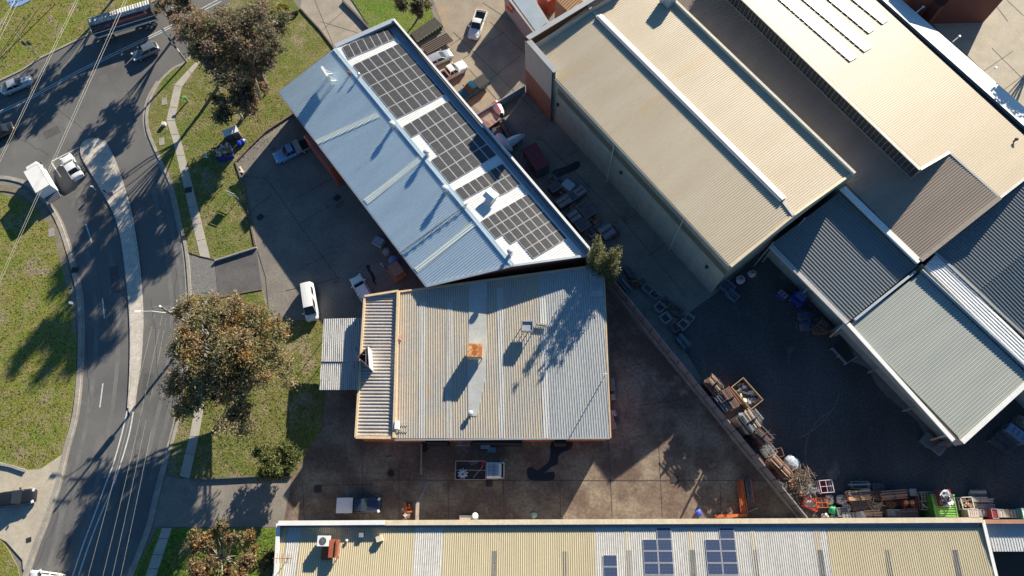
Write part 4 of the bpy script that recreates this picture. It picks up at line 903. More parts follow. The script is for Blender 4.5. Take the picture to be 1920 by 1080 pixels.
# ------------------------------------------------------------------ trees and plants
import numpy as np
leaf_m = leafmat('leaves'); bark = M('bark', (.52,.47,.40), (.28,.24,.19), scale=3, coord='obj', rough=.9, fine=.2)
def leaves(name, parent, centers, radii, cols, n, size, seed, flat=.75, label=None):
    r = np.random.default_rng(seed); K = len(centers); C_ = np.array(centers); Rr = np.array(radii)
    wts = Rr**2; idx = r.choice(K, n, p=wts/wts.sum())
    d = r.normal(size=(n,3)); d /= np.linalg.norm(d, axis=1)[:,None]; rad = np.minimum(np.abs(r.normal(size=n))*.50, .98)
    p = C_[idx] + d*rad[:,None]*Rr[idx][:,None]*np.array([1,1,flat])
    a = r.normal(size=(n,3)); a[:,2] *= .55; a /= np.linalg.norm(a, axis=1)[:,None]
    b = r.normal(size=(n,3)); b -= a*(a*b).sum(1)[:,None]; b /= np.linalg.norm(b, axis=1)[:,None]
    s = size*(.6+.8*r.random(n)); ha = a*s[:,None]; hb = b*(s*.42)[:,None]
    V = np.stack([p-ha, p-hb, p+ha, p+hb], 1).reshape(-1,3)
    me = bpy.data.meshes.new(name); me.vertices.add(4*n); me.vertices.foreach_set('co', V.ravel().astype(np.float32))
    me.loops.add(4*n); me.loops.foreach_set('vertex_index', np.arange(4*n, dtype=np.int32)); me.polygons.add(n)
    me.polygons.foreach_set('loop_start', np.arange(0,4*n,4,dtype=np.int32))
    cols = np.array(cols); ck = r.integers(0, len(cols), K); mixk = np.where(r.random(n) < .80, ck[idx], r.integers(0, len(cols), n))
    cc = cols[mixk]*(.82+.36*r.random(n))[:,None]; c4 = np.ones((n,4,4)); c4[:,:,:3] = cc[:,None,:]
    ca = me.color_attributes.new('Col', 'FLOAT_COLOR', 'CORNER'); ca.data.foreach_set('color', c4.ravel().astype(np.float32))
    me.materials.append(leaf_m); me.update(); me.validate()
    o = bpy.data.objects.new(name, me); COL.objects.link(o); o.parent = parent; return o
def tree(label, base_px, crown_px, cz, rx, rz, cols, n, K=46, size=.24, seed=1, crs=(.9,1.7), trunk_r=.28, group=None, name='gum_tree', extra=(), sx=1.0):
    r = random.Random(seed); base = G(*base_px); base.z = .05; cc = G(crown_px[0], crown_px[1], cz)-base
    t = thing(name, label, 'tree', base, 0, group); cen = []; rad = []
    blobs = [(cc, rx, rz, K)] + [(G(px[0], px[1], z)-base, a, b, k) for px, z, a, b, k in extra]
    tb = MB(); fork = Vector((cc.x*.35, cc.y*.35, max(1.2, cc.z*.38)))
    tb.tube([(0,0,-.1), (fork*.5+Vector((.15,-.1,0))), fork], [trunk_r*1.2, trunk_r, trunk_r*.8], 8)
    tb.build('trunk', bark, t, local=True, smooth_=True)
    lb = MB()
    for c0, ra, rb, k_ in blobs:
        for k in range(k_):
            while True:
                v = Vector((r.uniform(-1,1), r.uniform(-1,1), r.uniform(-1,1)))
                if .25 < v.length < 1: break
            q = c0 + Vector((v.x*ra*sx, v.y*ra, v.z*rb)); cen.append(tuple(q)); rad.append(r.uniform(*crs))
            if k % 2 == 0:
                m1 = fork.lerp(q, .45)+Vector((r.uniform(-.5,.5), r.uniform(-.5,.5), r.uniform(-.3,.5)))
                lb.tube([fork, m1, q], [trunk_r*.42, trunk_r*.24, .035], 5, cap=False)
    lb.build('limbs', bark, t, local=True)
    leaves('crown', t, cen, rad, cols, n, size, seed); return t
BR = [(.30,.215,.12),(.35,.235,.11),(.37,.28,.15),(.26,.22,.10),(.21,.205,.09),(.27,.25,.11),(.40,.235,.08),(.34,.28,.16),(.26,.235,.11),(.23,.22,.11)]
DK = [(.19,.15,.10),(.26,.18,.12),(.14,.13,.075),(.22,.185,.12),(.16,.165,.075),(.31,.21,.13)]
tree('broad rusty brown and olive gum tree beside the street power pole', (478,714), (425,652), 8.6, 6.6, 2.2, BR, 64000, 120, .17, 11, (.7,1.9), .35,
     extra=[((340,740), 7.2, 2.7, 1.1, 16), ((395,705), 7.5, 2.8, 1.2, 12), ((505,605), 8.2, 3.2, 1.3, 16), ((435,764), 6.8, 3.4, 1.2, 18), ((410,640), 9.6, 5.0, 1.0, 16), ((365,600), 8.4, 3.2, 1.3, 14), ((525,700), 7.5, 2.2, 1.0, 8)])
tree('tall dark brown-grey gum tree over the corner lawn by the blue workshop', (486,182), (462,82), 10.5, 5.6, 3.8, DK, 50000, 74, .18, 22, (.7,1.9), .33, extra=[((500,35), 12, 3.0, 2.0, 10), ((455,60), 15.5, 3.6, 1.4, 16), ((425,115), 14, 3.0, 1.3, 12)])
tree('dark gum tree leaning over the road junction beside the striped pole', (412,160), (396,72), 11, 4.4, 3.2, DK, 30000, 34, .18, 23, (.7,1.7), .28, extra=[((350,40), 9, 2.6, 1.2, 7), ((385,60), 15.5, 3.6, 1.5, 16)])
tree('low shaggy dark tree below the tallest crown on the corner lawn', (455,225), (438,188), 4.8, 3.4, 1.6, DK, 8500, 26, .24, 24, (.8,1.4), .2, extra=[((480,170), 5, 1.8, 1.5, 6)])
tree('sparse brown gum tree at the top edge behind the trailer', (350,35), (330,-8), 8, 3.8, 2.2, DK, 9000, 22, .22, 25, (.7,1.6), .25)
tree('gum tree just beyond the top left verge whose crown shades the road', (240,-40), (215,-90), 8, 4.5, 3, DK, 7000, 20, .3, 26, (.9,1.6), .25)
tree('small yellow-green shrub tree at the top edge beside the workshop drive', (530,42), (524,24), 3.2, 1.5, 1.2, [(.30,.27,.05),(.24,.24,.05),(.34,.30,.08)], 4200, 14, .16, 27, (.5,.8), .1, name='yellow_shrub')
tree('dense round olive green tree at the mouth of the lower driveway', (533,868), (518,860), 3.0, 2.6, 1.6, [(.115,.135,.035),(.15,.165,.045),(.09,.11,.03),(.18,.19,.06)], 15000, 42, .15, 28, (.7,1.1), .18, name='round_tree')
tree('orange-brown gum tree on the verge at the bottom edge', (420,1048), (410,1038), 4.5, 4.0, 1.6, [(.34,.21,.09),(.28,.17,.08),(.22,.155,.075),(.20,.18,.08)], 14000, 36, .19, 29, (.6,1.1), .22, extra=[((470,1050), 4, 2.0, 1.0, 8), ((375,1020), 4, 1.6, .9, 6)])
tree('dark sparse tree at the top edge above the garden bed', (790,25), (775,2), 5, 2.8, 1.8, DK, 7500, 20, .2, 30, (.6,1.1), .15)
tree('shadow-casting gum beyond the top right corner of the car park', (1985,40), (2010,-20), 9, 4.2, 3.0, DK, 7000, 20, .3, 31, (.9,1.6), .25)
tree('olive green bush tree at the left end of the bottom roof', (505,1060), (497,1048), 2.0, 1.2, .8, [(.13,.15,.04),(.17,.19,.05)], 2600, 10, .14, 32, (.4,.7), .1, name='round_tree')
# conifers behind the central factory: several pointed tips
tips = [((1122,444),11.2,1.0),((1148,470),10.2,.95),((1162,462),9.8,.8),((1109,468),9.6,.8),((1157,492),9.0,.9),((1134,476),9.6,.9),((1122,488),8.6,.8)]
base = G(1128,532); t = thing('conifer', 'olive conifer clump with several pointed tips behind the workshop corner', 'tree', base)
cen = []; rad = []
for px, z, r_ in tips:
    top = G(px[0], px[1], z)-base
    for k in range(9):
        f = k/8; q = Vector((top.x*(1-f*.45), top.y*(1-f*.45), top.z-(z-3)*f)); cen.append(tuple(q)); rad.append(.25+(r_*1.25)*math.sqrt(f+.03))
MB().tube([(0,0,0),(0,0,4)], [.25,.12], 8).build('trunk', bark, t, local=True)
leaves('crown', t, cen, rad, [(.15,.155,.06),(.19,.19,.08),(.11,.12,.045),(.22,.22,.10)], 24000, .13, 41, flat=1.0)
# grass tufts: raised blades scattered over the verges
def inpoly(x, y, P):
    c = False; j = len(P)-1
    for i in range(len(P)):
        if (P[i][1] > y) != (P[j][1] > y) and x < (P[j][0]-P[i][0])*(y-P[i][1])/(P[j][1]-P[i][1])+P[i][0]: c = not c
        j = i
    return c
PATHS = [[(361,119),(324,159),(309,225),(323,270),(342,352),(372,482),(397,484),(364,348),(343,267),(330,225),(344,163),(384,108)],[(373,560),(373,700),(354,810),(333,894),(359,897),(377,812),(395,700),(395,560)],[(301,990),(262,1100),(284,1110),(326,990)]]
def tufts(label, polys, n, cols, seed):
    r = np.random.default_rng(seed); cen = []
    rr = random.Random(seed)
    while len(cen) < n:
        P = rr.choice(polys); xs = [p[0] for p in P]; ys = [p[1] for p in P]; x = rr.uniform(min(xs), max(xs)); y = rr.uniform(min(ys), max(ys))
        if inpoly(x, y, P) and not any(inpoly(x, y, Q) for Q in PATHS): g = G(x, y); cen.append((g.x, g.y, .13))
    o = leaves('grass_tufts', None, cen, [.16]*n, cols, n*5, .075, seed, flat=.3); o['kind'] = 'stuff'; o['label'] = label; o['category'] = 'grass'
L_E = [(330,160),(420,120),(520,175),(548,210),(497,246),(441,303),(455,345),(476,458),(400,485),(370,470),(345,380),(330,300),(300,240)]
L_W = [(0,372),(30,372),(85,420),(118,520),(135,600),(138,700),(110,850),(60,880),(0,860)]
L_M = [(362,570),(405,562),(500,608),(604,610),(596,770),(560,850),(480,893),(325,885),(345,760)]
L_N = [(0,140),(60,115),(170,55),(260,10),(280,-20),(0,-20)]
L_S = [(300,995),(515,995),(510,1085),(255,1085)]
tufts('short patchy grass growing across the verges', [L_E, L_W, L_M, L_N, L_S], 5200, [(.17,.185,.05),(.20,.20,.055),(.15,.175,.04),(.23,.21,.08)], 51)
# fallen leaves under the big gum
def litter(name, label, area, n, cols, seed, size=.07):
    rr = random.Random(seed); cen = []
    for _ in range(n):
        while True:
            x = rr.uniform(area[0], area[2]); y = rr.uniform(area[1], area[3])
            if ((x-(area[0]+area[2])/2)/((area[2]-area[0])/2))**2+((y-(area[1]+area[3])/2)/((area[3]-area[1])/2))**2 < 1 and (x > 358 and not any(inpoly(x, y, Q) for Q in PATHS)): break
        g = G(x, y); cen.append((g.x, g.y, .12))
    o = leaves(name, None, cen, [.1]*n, cols, n*2, size, seed, flat=.1); o['kind'] = 'stuff'; o['label'] = label; o['category'] = 'leaf litter'
litter('leaf_litter', 'brown fallen leaves on the grass around the broad gum tree', (330,560,600,890), 2500, [(.34,.24,.14),(.28,.18,.1),(.42,.33,.22)], 61)
litter('leaf_litter', 'brown fallen leaves on the corner lawn below the dark trees', (380,60,545,300), 1800, [(.36,.27,.18),(.28,.2,.12),(.45,.38,.28)], 62)

# ------------------------------------------------------------------ vehicles
tyre_m = plain('tyre', (.02,.02,.02), .85); rim_m = plain('rim', (.45,.46,.47), .35, .7)
glass_m = plain('car_glass', (.02,.025,.03), .08); lamp_m = plain('lamp_glass', (.75,.78,.8), .15); tail_m = plain('tail_lamp', (.45,.02,.015), .3)
blackp = plain('black_plastic', (.03,.03,.03), .6)
def paint(name, c, metal=.0): return plain('paint_'+name, c, .28, metal, 1.0)
white_c = paint('white', (.80,.80,.79)); silver_c = paint('silver', (.50,.54,.58), .4); bluegrey_c = paint('bluegrey', (.20,.23,.27), .4); black_c = paint('black', (.015,.016,.018)); navy_c = paint('navy', (.025,.035,.07), .3); teal_c = paint('teal', (.02,.10,.15), .3)
def wheels(t, L, W, pos, r=.34, wd=.24):
    for x in pos:
        for s in (-1,1):
            m = MB(); ring = []
            y0 = s*(W/2-wd/2-.02)
            prof = [(-wd/2, r*.8),(-wd/2, r),(wd/2, r),(wd/2, r*.8)]
            secs = [[Vector((x+rr*math.cos(a*math.pi/9), y0+yy, r+rr*math.sin(a*math.pi/9))) for a in range(18)] for yy, rr in prof]
            m.loft(secs, close=True); m.face(secs[0][::-1]); m.face(secs[-1]); w_ = m.build('wheel', tyre_m, t, local=True)
            m = MB(); yo = y0+s*(wd/2+.005); c = [Vector((x+r*.62*math.cos(a*math.pi/8), yo, r+r*.62*math.sin(a*math.pi/8))) for a in range(16)]
            m.face(c if s > 0 else c[::-1])
            for a in range(5):
                an = a*2*math.pi/5; m.bar((x,yo+s*.01,r),(x+r*.58*math.cos(an),yo+s*.01,r+r*.58*math.sin(an)),.05,.02)
            m.build('rim', rim_m, w_, local=True)
def body_sec(x, w, z, zb, crown=.03):
    pts = [(-w*.86, zb), (-w, zb+.14), (-w, z*.62), (-w*.975, z*.86), (-w*.90, z*.97), (-w*.6, z+crown*.7), (0, z+crown)]
    pts += [(-a, b) for a, b in pts[-2::-1]]
    return [Vector((x, y, q)) for y, q in pts]
KIND = {  # L, W, belt z, roof z, sections(xf, wf, z), cabin (x rear bottom, rear top, front top, front bottom)
 'sedan': (4.7,1.82,.94,1.44,[(-.5,.74,.72),(-.49,.86,.88),(-.44,.95,.97),(-.3,1,1.0),(0,1,.95),(.2,1,.93),(.34,.98,.87),(.44,.92,.76),(.485,.80,.66),(.5,.70,.56)],(-.36,-.22,.04,.20)),
 'hatch': (4.25,1.78,.95,1.50,[(-.5,.80,.72),(-.49,.90,.90),(-.45,.96,.98),(-.3,1,1.0),(0,1,.97),(.2,1,.94),(.34,.98,.89),(.44,.92,.78),(.485,.80,.66),(.5,.70,.56)],(-.47,-.38,.04,.21)),
 'suv': (4.75,1.9,1.05,1.72,[(-.5,.82,.8),(-.49,.92,1.0),(-.45,.97,1.06),(-.3,1,1.08),(0,1,1.06),(.2,1,1.03),(.34,.98,.99),(.44,.93,.88),(.485,.82,.74),(.5,.72,.6)],(-.475,-.42,.03,.19)),
 'van': (4.9,1.78,1.15,1.95,[(-.5,.9,.9),(-.495,.97,1.1),(-.4,1,1.2),(0,1,1.2),(.25,1,1.15),(.36,.97,1.05),(.44,.92,.9),(.485,.82,.76),(.5,.74,.62)],(-.492,-.475,.20,.36)),
 'ute': (5.3,1.86,1.04,1.74,[(-.12,.96,1.0),(-.1,1,1.04),(0,1,1.04),(.18,1,1.02),(.32,.99,1.0),(.43,.95,.92),(.485,.84,.78),(.5,.74,.62)],(-.105,-.07,.09,.20)),
}
def car(label, cat, rear, front, kind, body, group=None, roofm=None, name=None, L=None, tray=None, canopy=None, zc=.75, sc=1.0):
    a = G(*rear, zc); b = G(*front, zc); mid = (a+b)/2; d = b-a; rz = math.atan2(d.y, d.x)
    L0, W, zb_, zr, secs, cab = KIND[kind]; L = (L or L0)*sc; 
    t = thing(name or 'parked_car', label, cat, (mid.x, mid.y, .015), rz, group)
    hw = W/2; roofm = roofm or body
    S_ = [body_sec(x*L, hw*wf, z, .24 if abs(x) < .45 else .32) for x, wf, z in secs]
    m = MB(); m.loft(S_[::-1]); m.face(S_[0][::-1]); m.face(S_[-1]); m.build('body', body, t, weld=True, smooth_=True, local=True)
    xb, xt, xf, xg = [q*L for q in cab]
    z0 = zb_-.02; wb_ = hw*.93; wt = hw*.74
    B_ = [Vector((xb,-wb_*.94,z0)), Vector((xg,-wb_*.92,z0)), Vector((xg,wb_*.92,z0)), Vector((xb,wb_*.94,z0))]
    T_ = [Vector((xt,-wt,zr-.05)), Vector((xf,-wt,zr-.05)), Vector((xf,wt,zr-.05)), Vector((xt,wt,zr-.05))]
    # cabin shell with a crowned roof
    m = MB(); N_ = 7; rows = []
    for k in range(N_):
        f = k/(N_-1); x = xt+(xf-xt)*f; e = .02*math.sin(math.pi*f)
        rows.append([Vector((x, y*wt, zr-.05+.05*(1-y*y)+e)) for y in (-1,-.9,-.5,0,.5,.9,1)])
    m.loft(rows[::-1]); 
    for i in range(4):
        j = (i+1) % 4; m.face([B_[i], B_[j], T_[j], T_[i]])
    m.build('cabin', roofm, t, local=True)
    def pane(nm, p, q, r_, s_, ins=.1, up=.012):
        n_ = (q-p).cross(s_-p).normalized(); c = (p+q+r_+s_)/4
        if n_.dot(c-Vector((0,0,zr*.6))) < 0: n_ = -n_
        pts = [v.lerp(c, ins)+n_*up for v in (p,q,r_,s_)]
        mm = MB().face(pts); mm.build(nm, glass_m, t, local=True)
    pane('windscreen', B_[1], B_[2], T_[2], T_[1], .05); 
    if kind != 'ute' or True: pane('rear_window', B_[3], B_[0], T_[0], T_[3], .12)
    for p, q, r_, s_ in ((B_[0],B_[1],T_[1],T_[0]), (B_[3],B_[2],T_[2],T_[3])):
        if kind == 'van' : p2 = p.lerp(q,.62); s2 = s_.lerp(r_,.62); pane('side_window', p2, q, r_, s2, .14); continue
        m1 = p.lerp(q,.5); m2 = s_.lerp(r_,.5); pane('side_window', p, m1, m2, s_, .12); pane('side_window', m1, q, r_, m2, .12)
    if kind == 'van':
        for s in (-1,1): pane('side_window', B_[0 if s<0 else 3].lerp(B_[1 if s<0 else 2],.15), B_[0 if s<0 else 3].lerp(B_[1 if s<0 else 2],.5), T_[0 if s<0 else 3].lerp(T_[1 if s<0 else 2],.5), T_[0 if s<0 else 3].lerp(T_[1 if s<0 else 2],.15), .18)
    for s in (-1,1):
        zf = secs[-3][2]
        MB().box((L*.462, s*hw*.74, zf-.06), (.26,.34,.13), rz=-s*.45).build('headlight', lamp_m, t, local=True)
        MB().box((-L*.485, s*hw*.74, secs[1][2]-.1), (.16,.26,.16)).build('taillight', tail_m, t, local=True) if not tray else None
        MB().box((xg*.86, s*(hw+.10), z0+.12), (.16,.22,.14)).bar((xg*.86, s*hw*.9, z0+.08),(xg*.86, s*(hw+.06), z0+.1),.05).build('mirror', body, t, local=True)
        m = MB(); m.bar((xb*.2+xg*.2, s*(hw*.985), z0-.12),(xb*.2+xg*.2+.18, s*(hw*.985), z0-.12),.03,.04)
        m.build('door_handle', blackp, t, local=True)
    MB().box((L*.493,0,.62),(.06,hw*.9,.16)).build('grille', blackp, t, local=True)
    m = MB(); xs_ = xg+.03; m.bar((xs_,-hw*.62,z0+.03),(xs_+.02,hw*.62,z0+.03),.05,.02); m.build('wiper', blackp, t, local=True)
    wheels(t, L, W, (-L*.30, L*.31), .34 if kind not in ('ute','suv') else .38)
    if tray:
        x0, x1 = -L*.5, -L*.125; m = MB(); zt_ = 1.0
        if tray == 'tub' or tray == 'covered':
            for s in (-1,1): m.box(((x0+x1)/2, s*(hw-.07), .72), (x1-x0, .13, .66))
            m.box((x0+.06,0,.72),(.1,W-.1,.66)); m.build('tub', body, t, local=True)
            MB().box(((x0+x1)/2,0,.58),(x1-x0-.06,W-.24,.06)).build('tub_floor', blackp, t, local=True)
            if tray == 'covered':
                m = MB().box(((x0+x1)/2,0,1.08),(x1-x0-.02,W-.08,.06)); m.build('tray_cover', canopy, t, local=True)
        else:
            W2 = W+.06; m.box(((x0+x1)/2,0,.78),(x1-x0,W2,.08)); 
            for s in (-1,1): m.box(((x0+x1)/2, s*W2/2, .93), (x1-x0,.05,.28))
            m.box((x0,0,.93),(.05,W2,.28)); m.build('tray', steel, t, local=True)
            MB().box(((x0+x1)/2,0,.828),(x1-x0-.1,W2-.1,.02)).build('tray_floor', blackp, t, local=True)
            MB().box((x1-.45,0,1.2),(.8,W2-.1,.75)).build('tool_box', canopy or silver_c, t, local=True)
            m = MB()
            for s in (-1,1): m.bar((x1-.02,s*.8,.8),(x1-.02,s*.8,1.7),.06)
            m.bar((x1-.02,-.8,1.7),(x1-.02,.8,1.7),.06); m.build('headboard', steel, t, local=True)
    return t
car('blue-grey hatchback driving away from the trailer along the upper road', 'car', (297,85), (248,107), 'hatch', bluegrey_c, name='hatchback')
car('pale silver-blue sedan on the road at the left edge under the wires', 'car', (0,171), (60,146), 'sedan', silver_c, name='sedan')
car('dark car cut by the left edge on the road below the silver sedan', 'car', (22,237), (-28,262), 'sedan', black_c, name='sedan')
car('white sedan with dark sunroof waiting at the median island beside the box truck', 'car', (149,337), (119,288), 'sedan', white_c, name='sedan')
car('black car parked on the pale concrete at the left edge', 'car', (-8,939), (66,929), 'suv', black_c, name='parked_car')
car('white car cut by the bottom edge of the photo on the street', 'car', (120,1092), (50,1082), 'hatch', white_c, name='hatchback')
car('silver tray-back ute painted shade-blue beside the blue workshop', 'ute', (580,268), (512,299), 'ute', paint('silver_shade_blue', (.22,.38,.62), .2), name='utility_truck', tray='flat', canopy=silver_c)  # silver ute; the blue of the shade is put into its paint
car('white ute with dark open tub parked alone in the upper concrete yard', 'ute', (905,17), (885,75), 'ute', white_c, name='utility_truck', tray='tub')
car('silver-white hatchback parked against the workshop parapet beside the white ute', 'car', (803,118), (844,99), 'hatch', silver_c, name='parked_car')
car('white double-cab ute parked nose out between the hatchback and the teal ute', 'ute', (815,152), (876,118), 'ute', white_c, name='utility_truck', tray='tub')
car('dark teal ute with black covered rear parked below the white ute', 'ute', (910,150), (862,182), 'ute', teal_c, name='utility_truck', tray='covered', canopy=blackp, roofm=teal_c)
car('white van parked nose down beside the rusty gum tree', 'van', (576,532), (586,602), 'van', white_c, name='van', L=5.2)
car('white hatchback with dark glass in the shaded yard near the workshop corner', 'car', (692,566), (664,517), 'hatch', white_c, name='parked_car')
car('navy ute with white hard cover over its tub in the lower yard', 'ute', (632,948), (714,947), 'ute', navy_c, name='utility_truck', tray='covered', canopy=plain('lilac_cover', (.62,.62,.68), .5))
# sunroof / tailgate details
def box_truck():
    a = G(97,372,1.5); b = G(58,305,1.5); mid = (a+b)/2; d = b-a; rz = math.atan2(d.y,d.x)
    t = thing('box_truck', 'white box truck with dark tailgate and long shadow entering the junction', 'truck', (mid.x,mid.y,.015), rz)
    Lb = 4.3; MB().box((-.4,0,1.75),(Lb,2.15,1.9)).build('cargo_box', white_p, t, local=True)
    m = MB()
    for s in (-1,1): m.box((-.4,s*1.08,2.68),(Lb,.05,.06)); m.box((-.4+s*Lb/2,0,2.68),(.05,2.15,.06))
    m.build('box_trim', steel, t, local=True)
    m = MB(); S_ = [[Vector((x,y*w_,z)) for y, z in ((-1,.45),(-1,1.2),(-.94,zt-.15),(-.8,zt),(.8,zt),(.94,zt-.15),(1,1.2),(1,.45))] for x, w_, zt in ((1.8,.92,2.1),(2.6,.92,2.15),(3.0,.9,1.95),(3.25,.88,1.3))]
    m.loft(S_[::-1]); m.face(S_[0][::-1]); m.face(S_[-1]); m.build('cab', white_c, t, local=True)
    m = MB(); m.face([Vector((3.02,-.72,1.9)),Vector((3.24,-.74,1.35)),Vector((3.24,.74,1.35)),Vector((3.02,.72,1.9))][::-1]); m.build('windscreen', glass_m, t, local=True)
    for s in (-1,1): MB().box((2.7,s*1.12,1.5),(.12,.25,.3)).build('mirror', blackp, t, local=True)
    MB().box((-.4,0,.7),(5.0,1.0,.2)).build('chassis', blackp, t, local=True)
    m = MB().box((-3.2,0,.95),(1.3,2.1,.08)); m.build('tail_lift', plain('lift_dark', (.08,.09,.11), .5), t, local=True)
    m = MB()
    for k in range(5): m.bar((-3.8+k*.3,-1.0,1.02),(-3.8+k*.3,1.0,1.02),.04)
    for s in (-1,1): m.bar((-2.55,s*1.0,1.0),(-3.8,s*1.0,1.02),.06)
    m.build('lift_rib', steel, t, local=True); wheels(t, 6, 2.0, (-1.5,2.5), .4, .26); return t
box_truck()
def semi():
    p = [G(168,44,3.4), G(281,12,3.4)]; mid = (G(186,60,1.6)+G(279,22,1.6))/2; d = G(277,8,3.2)-G(166,42,3.2); rz = math.atan2(d.y,d.x)
    c = (G(170,35,3.3)+G(188,72,2.0)+G(281,16,3.0)+G(262,-6,3.3))/4
    t = thing('semi_trailer', 'long semi trailer with grey striped tarp top crossing the verge at the top left', 'trailer', (c.x,c.y,.015), rz)
    L_, W_ = 9.6, 2.5
    MB().box((0,0,1.2),(L_,W_,.22)).build('deck', plain('deck_grey', (.30,.30,.31), .6), t, local=True)
    m = MB(); sw = []
    rows = []
    for k in range(49):
        x = -L_/2+L_*k/48; e = .06 if k % 2 else 0
        rows.append([Vector((x,y,z+e)) for y, z in ((W_/2,1.3),(W_/2,3.0),(.9,3.25),(.1,3.25),(-.25,2.85))])
    m.loft(rows); m.build('tarp', M('tarp_stripe', (.58,.58,.55), (.30,.30,.29), scale=1.4, streak=(2.2,.15), coord='obj', rough=.7, contrast=(.45,.55)), t, local=True)
    MB().box((0,-.72,2.6),(L_-.3,.95,.12)).build('folded_side', M('tarp_dark', (.16,.15,.15), (.1,.1,.1), scale=1.5, coord='obj'), t, local=True)
    MB().bar((-L_/2,-.28,2.75),(L_/2,-.28,2.75),.08).bar((-L_/2,-1.0,2.72),(L_/2,-1.0,2.72),.07).build('red_strap', plain('dark_red', (.22,.03,.03), .6), t, local=True)
    MB().bar((-L_/2,-1.24,2.2),(L_/2,-1.24,2.2),.1).bar((-L_/2,-1.24,1.32),(L_/2,-1.24,1.32),.08,.2).build('side_rail', white_p, t, local=True)
    for s in (-1,1): 
        MB().box((s*L_/2,0,2.1),(.12,W_+.2,1.9)).build('bulkhead', steel if s < 0 else blackp, t, local=True)
    wheels(t, 9, 2.45, (-3.9,-2.9,2.9,3.9), .48, .3)
    return t
semi()
def flatbed():
    a = G(856,882,1.0); b = G(948,882,1.3); mid = (a+b)/2; t = thing('flatbed_truck', 'white-cabbed flatbed truck with junk in its caged tray beside the central factory', 'truck', (mid.x,mid.y,.015), math.atan2(b.y-a.y, b.x-a.x))
    MB().box((-1.25,0,.95),(3.7,2.2,.12)).build('tray_floor', M('tray_rust', (.10,.05,.035), (.05,.03,.025), scale=2, coord='obj'), t, local=True)
    m = MB()
    for s in (-1,1):
        for z in (1.15,1.35): m.bar((-3.1,s*1.1,z),(.6,s*1.1,z),.06,.1)
        m.bar((-1.25+s*1.85,-1.1,1.35),(-1.25+s*1.85,1.1,1.35),.07,.12); m.bar((-1.25+s*1.85,-1.1,1.1),(-1.25+s*1.85,1.1,1.1),.05,.1)
    m.bar((-3.1,.0,1.37),(.6,.0,1.37),.06); m.build('tray_side', plain('tray_pink', (.55,.42,.38), .6), t, local=True)
    m = MB(); S_ = [[Vector((x,y*w_,z)) for y, z in ((-1,.4),(-1,1.3),(-.9,zt-.1),(-.75,zt),(.75,zt),(.9,zt-.1),(1,1.3),(1,.4))] for x, w_, zt in ((.75,1.0,1.95),(1.9,1.0,2.0),(2.4,.98,1.85),(2.75,.95,1.2),(2.85,.9,.9))]
    m.loft(S_[::-1]); m.face(S_[0][::-1]); m.face(S_[-1]); m.build('cab', white_c, t, local=True)
    m = MB().face([Vector((2.42,-.8,1.8)),Vector((2.74,-.84,1.25)),Vector((2.74,.84,1.25)),Vector((2.42,.8,1.8))][::-1]); m.build('windscreen', glass_m, t, local=True)
    m = MB()
    for k in range(9): m.bar((.85,-.72+k*.16,2.08),(2.2,-.72+k*.16,2.08),.05,.05)
    for x in (.95,1.6,2.15): m.bar((x,-.8,2.05),(x,.8,2.05),.05)
    m.build('roof_rack', plain('rack_grey', (.25,.27,.3), .5), t, local=True)
    for s in (-1,1): MB().box((2.2,s*1.12,1.4),(.1,.2,.3)).build('mirror', blackp, t, local=True)
    wheels(t, 6, 1.9, (-2.0,1.9), .38, .25)
    q = Vector((mid.x,mid.y,0)); cx = G(868,888,1.1)
    m = MB()
    for k in range(9):
        a_ = k*2*math.pi/9; m.tube([cx, cx+Vector((.3*math.cos(a_),.3*math.sin(a_),.25)), cx+Vector((.6*math.cos(a_+.2),.6*math.sin(a_+.2),.1))], [.06,.14,.10], 6)
    one(m, 'tied_rag_bundle', plain('lilac_rag', (.55,.54,.60), .8), 'pale lilac rosette-shaped bundle lying in the flatbed tray', 'bundle')
    one(MB().box(G(906,869,1.15),(.3,.5,.25)).box(G(904,874,1.15),(.2,.3,.2)), 'red_fuel_can', plain('bright_red', (.75,.02,.02), .4), 'bright red can in the corner of the flatbed tray', 'can')
    m = MB(); m.bar(G(887,896,1.1), G(906,874,1.3), .06); m.bar(G(880,868,1.1),G(895,865,1.1),.05); m.bar(G(882,872,1.1),G(896,867,1.15),.05)
    one(m, 'loose_bars', steel, 'loose grey bars lying across the flatbed tray', 'bars')
flatbed()

# ------------------------------------------------------------------ poles, wires, signs, fences
conc_w = plain('aged_white', (.66,.65,.60), .7); timber_pole = M('pole_timber', (.30,.26,.21), (.2,.17,.14), scale=3, coord='obj', rough=.9)
# pole on the street with transformer
zt = 9.6; top = G(300,575,zt); t = thing('power_pole', 'timber power pole with crossarms, transformer and street lamp arm beside the rusty gum tree', 'power pole', (top.x,top.y,.1))
MB().tube([(0,0,0),(0,0,zt-.1)], [.19,.13], 10).build('pole', timber_pole, t, local=True)
m = MB(); m.lathe((0,0,zt-.12), [(.17,0),(.17,.1),(.02,.2)], 10); m.build('cap', white_p, t, local=True)
for z, l in ((zt-.5,1.15),(zt-1.6,1.3),(zt-2.6,1.0)):
    m = MB(); m.bar((-l,.05,z),(l,.05,z),.11,.12)
    for k in (-.9,-.45,.45,.9): m.tube([(k*l,.05,z),(k*l,.05,z+.25)],.05,6)
    m.build('crossarm', M('arm_grey', (.30,.30,.28), (.18,.18,.17), scale=4, coord='obj'), t, local=True)
m = MB(); m.lathe((.25,.35,zt-3.6), [(.38,0),(.4,.1),(.4,1.0),(.3,1.15)], 14); m.build('transformer', plain('transformer_grey', (.34,.37,.33), .5), t, local=True)
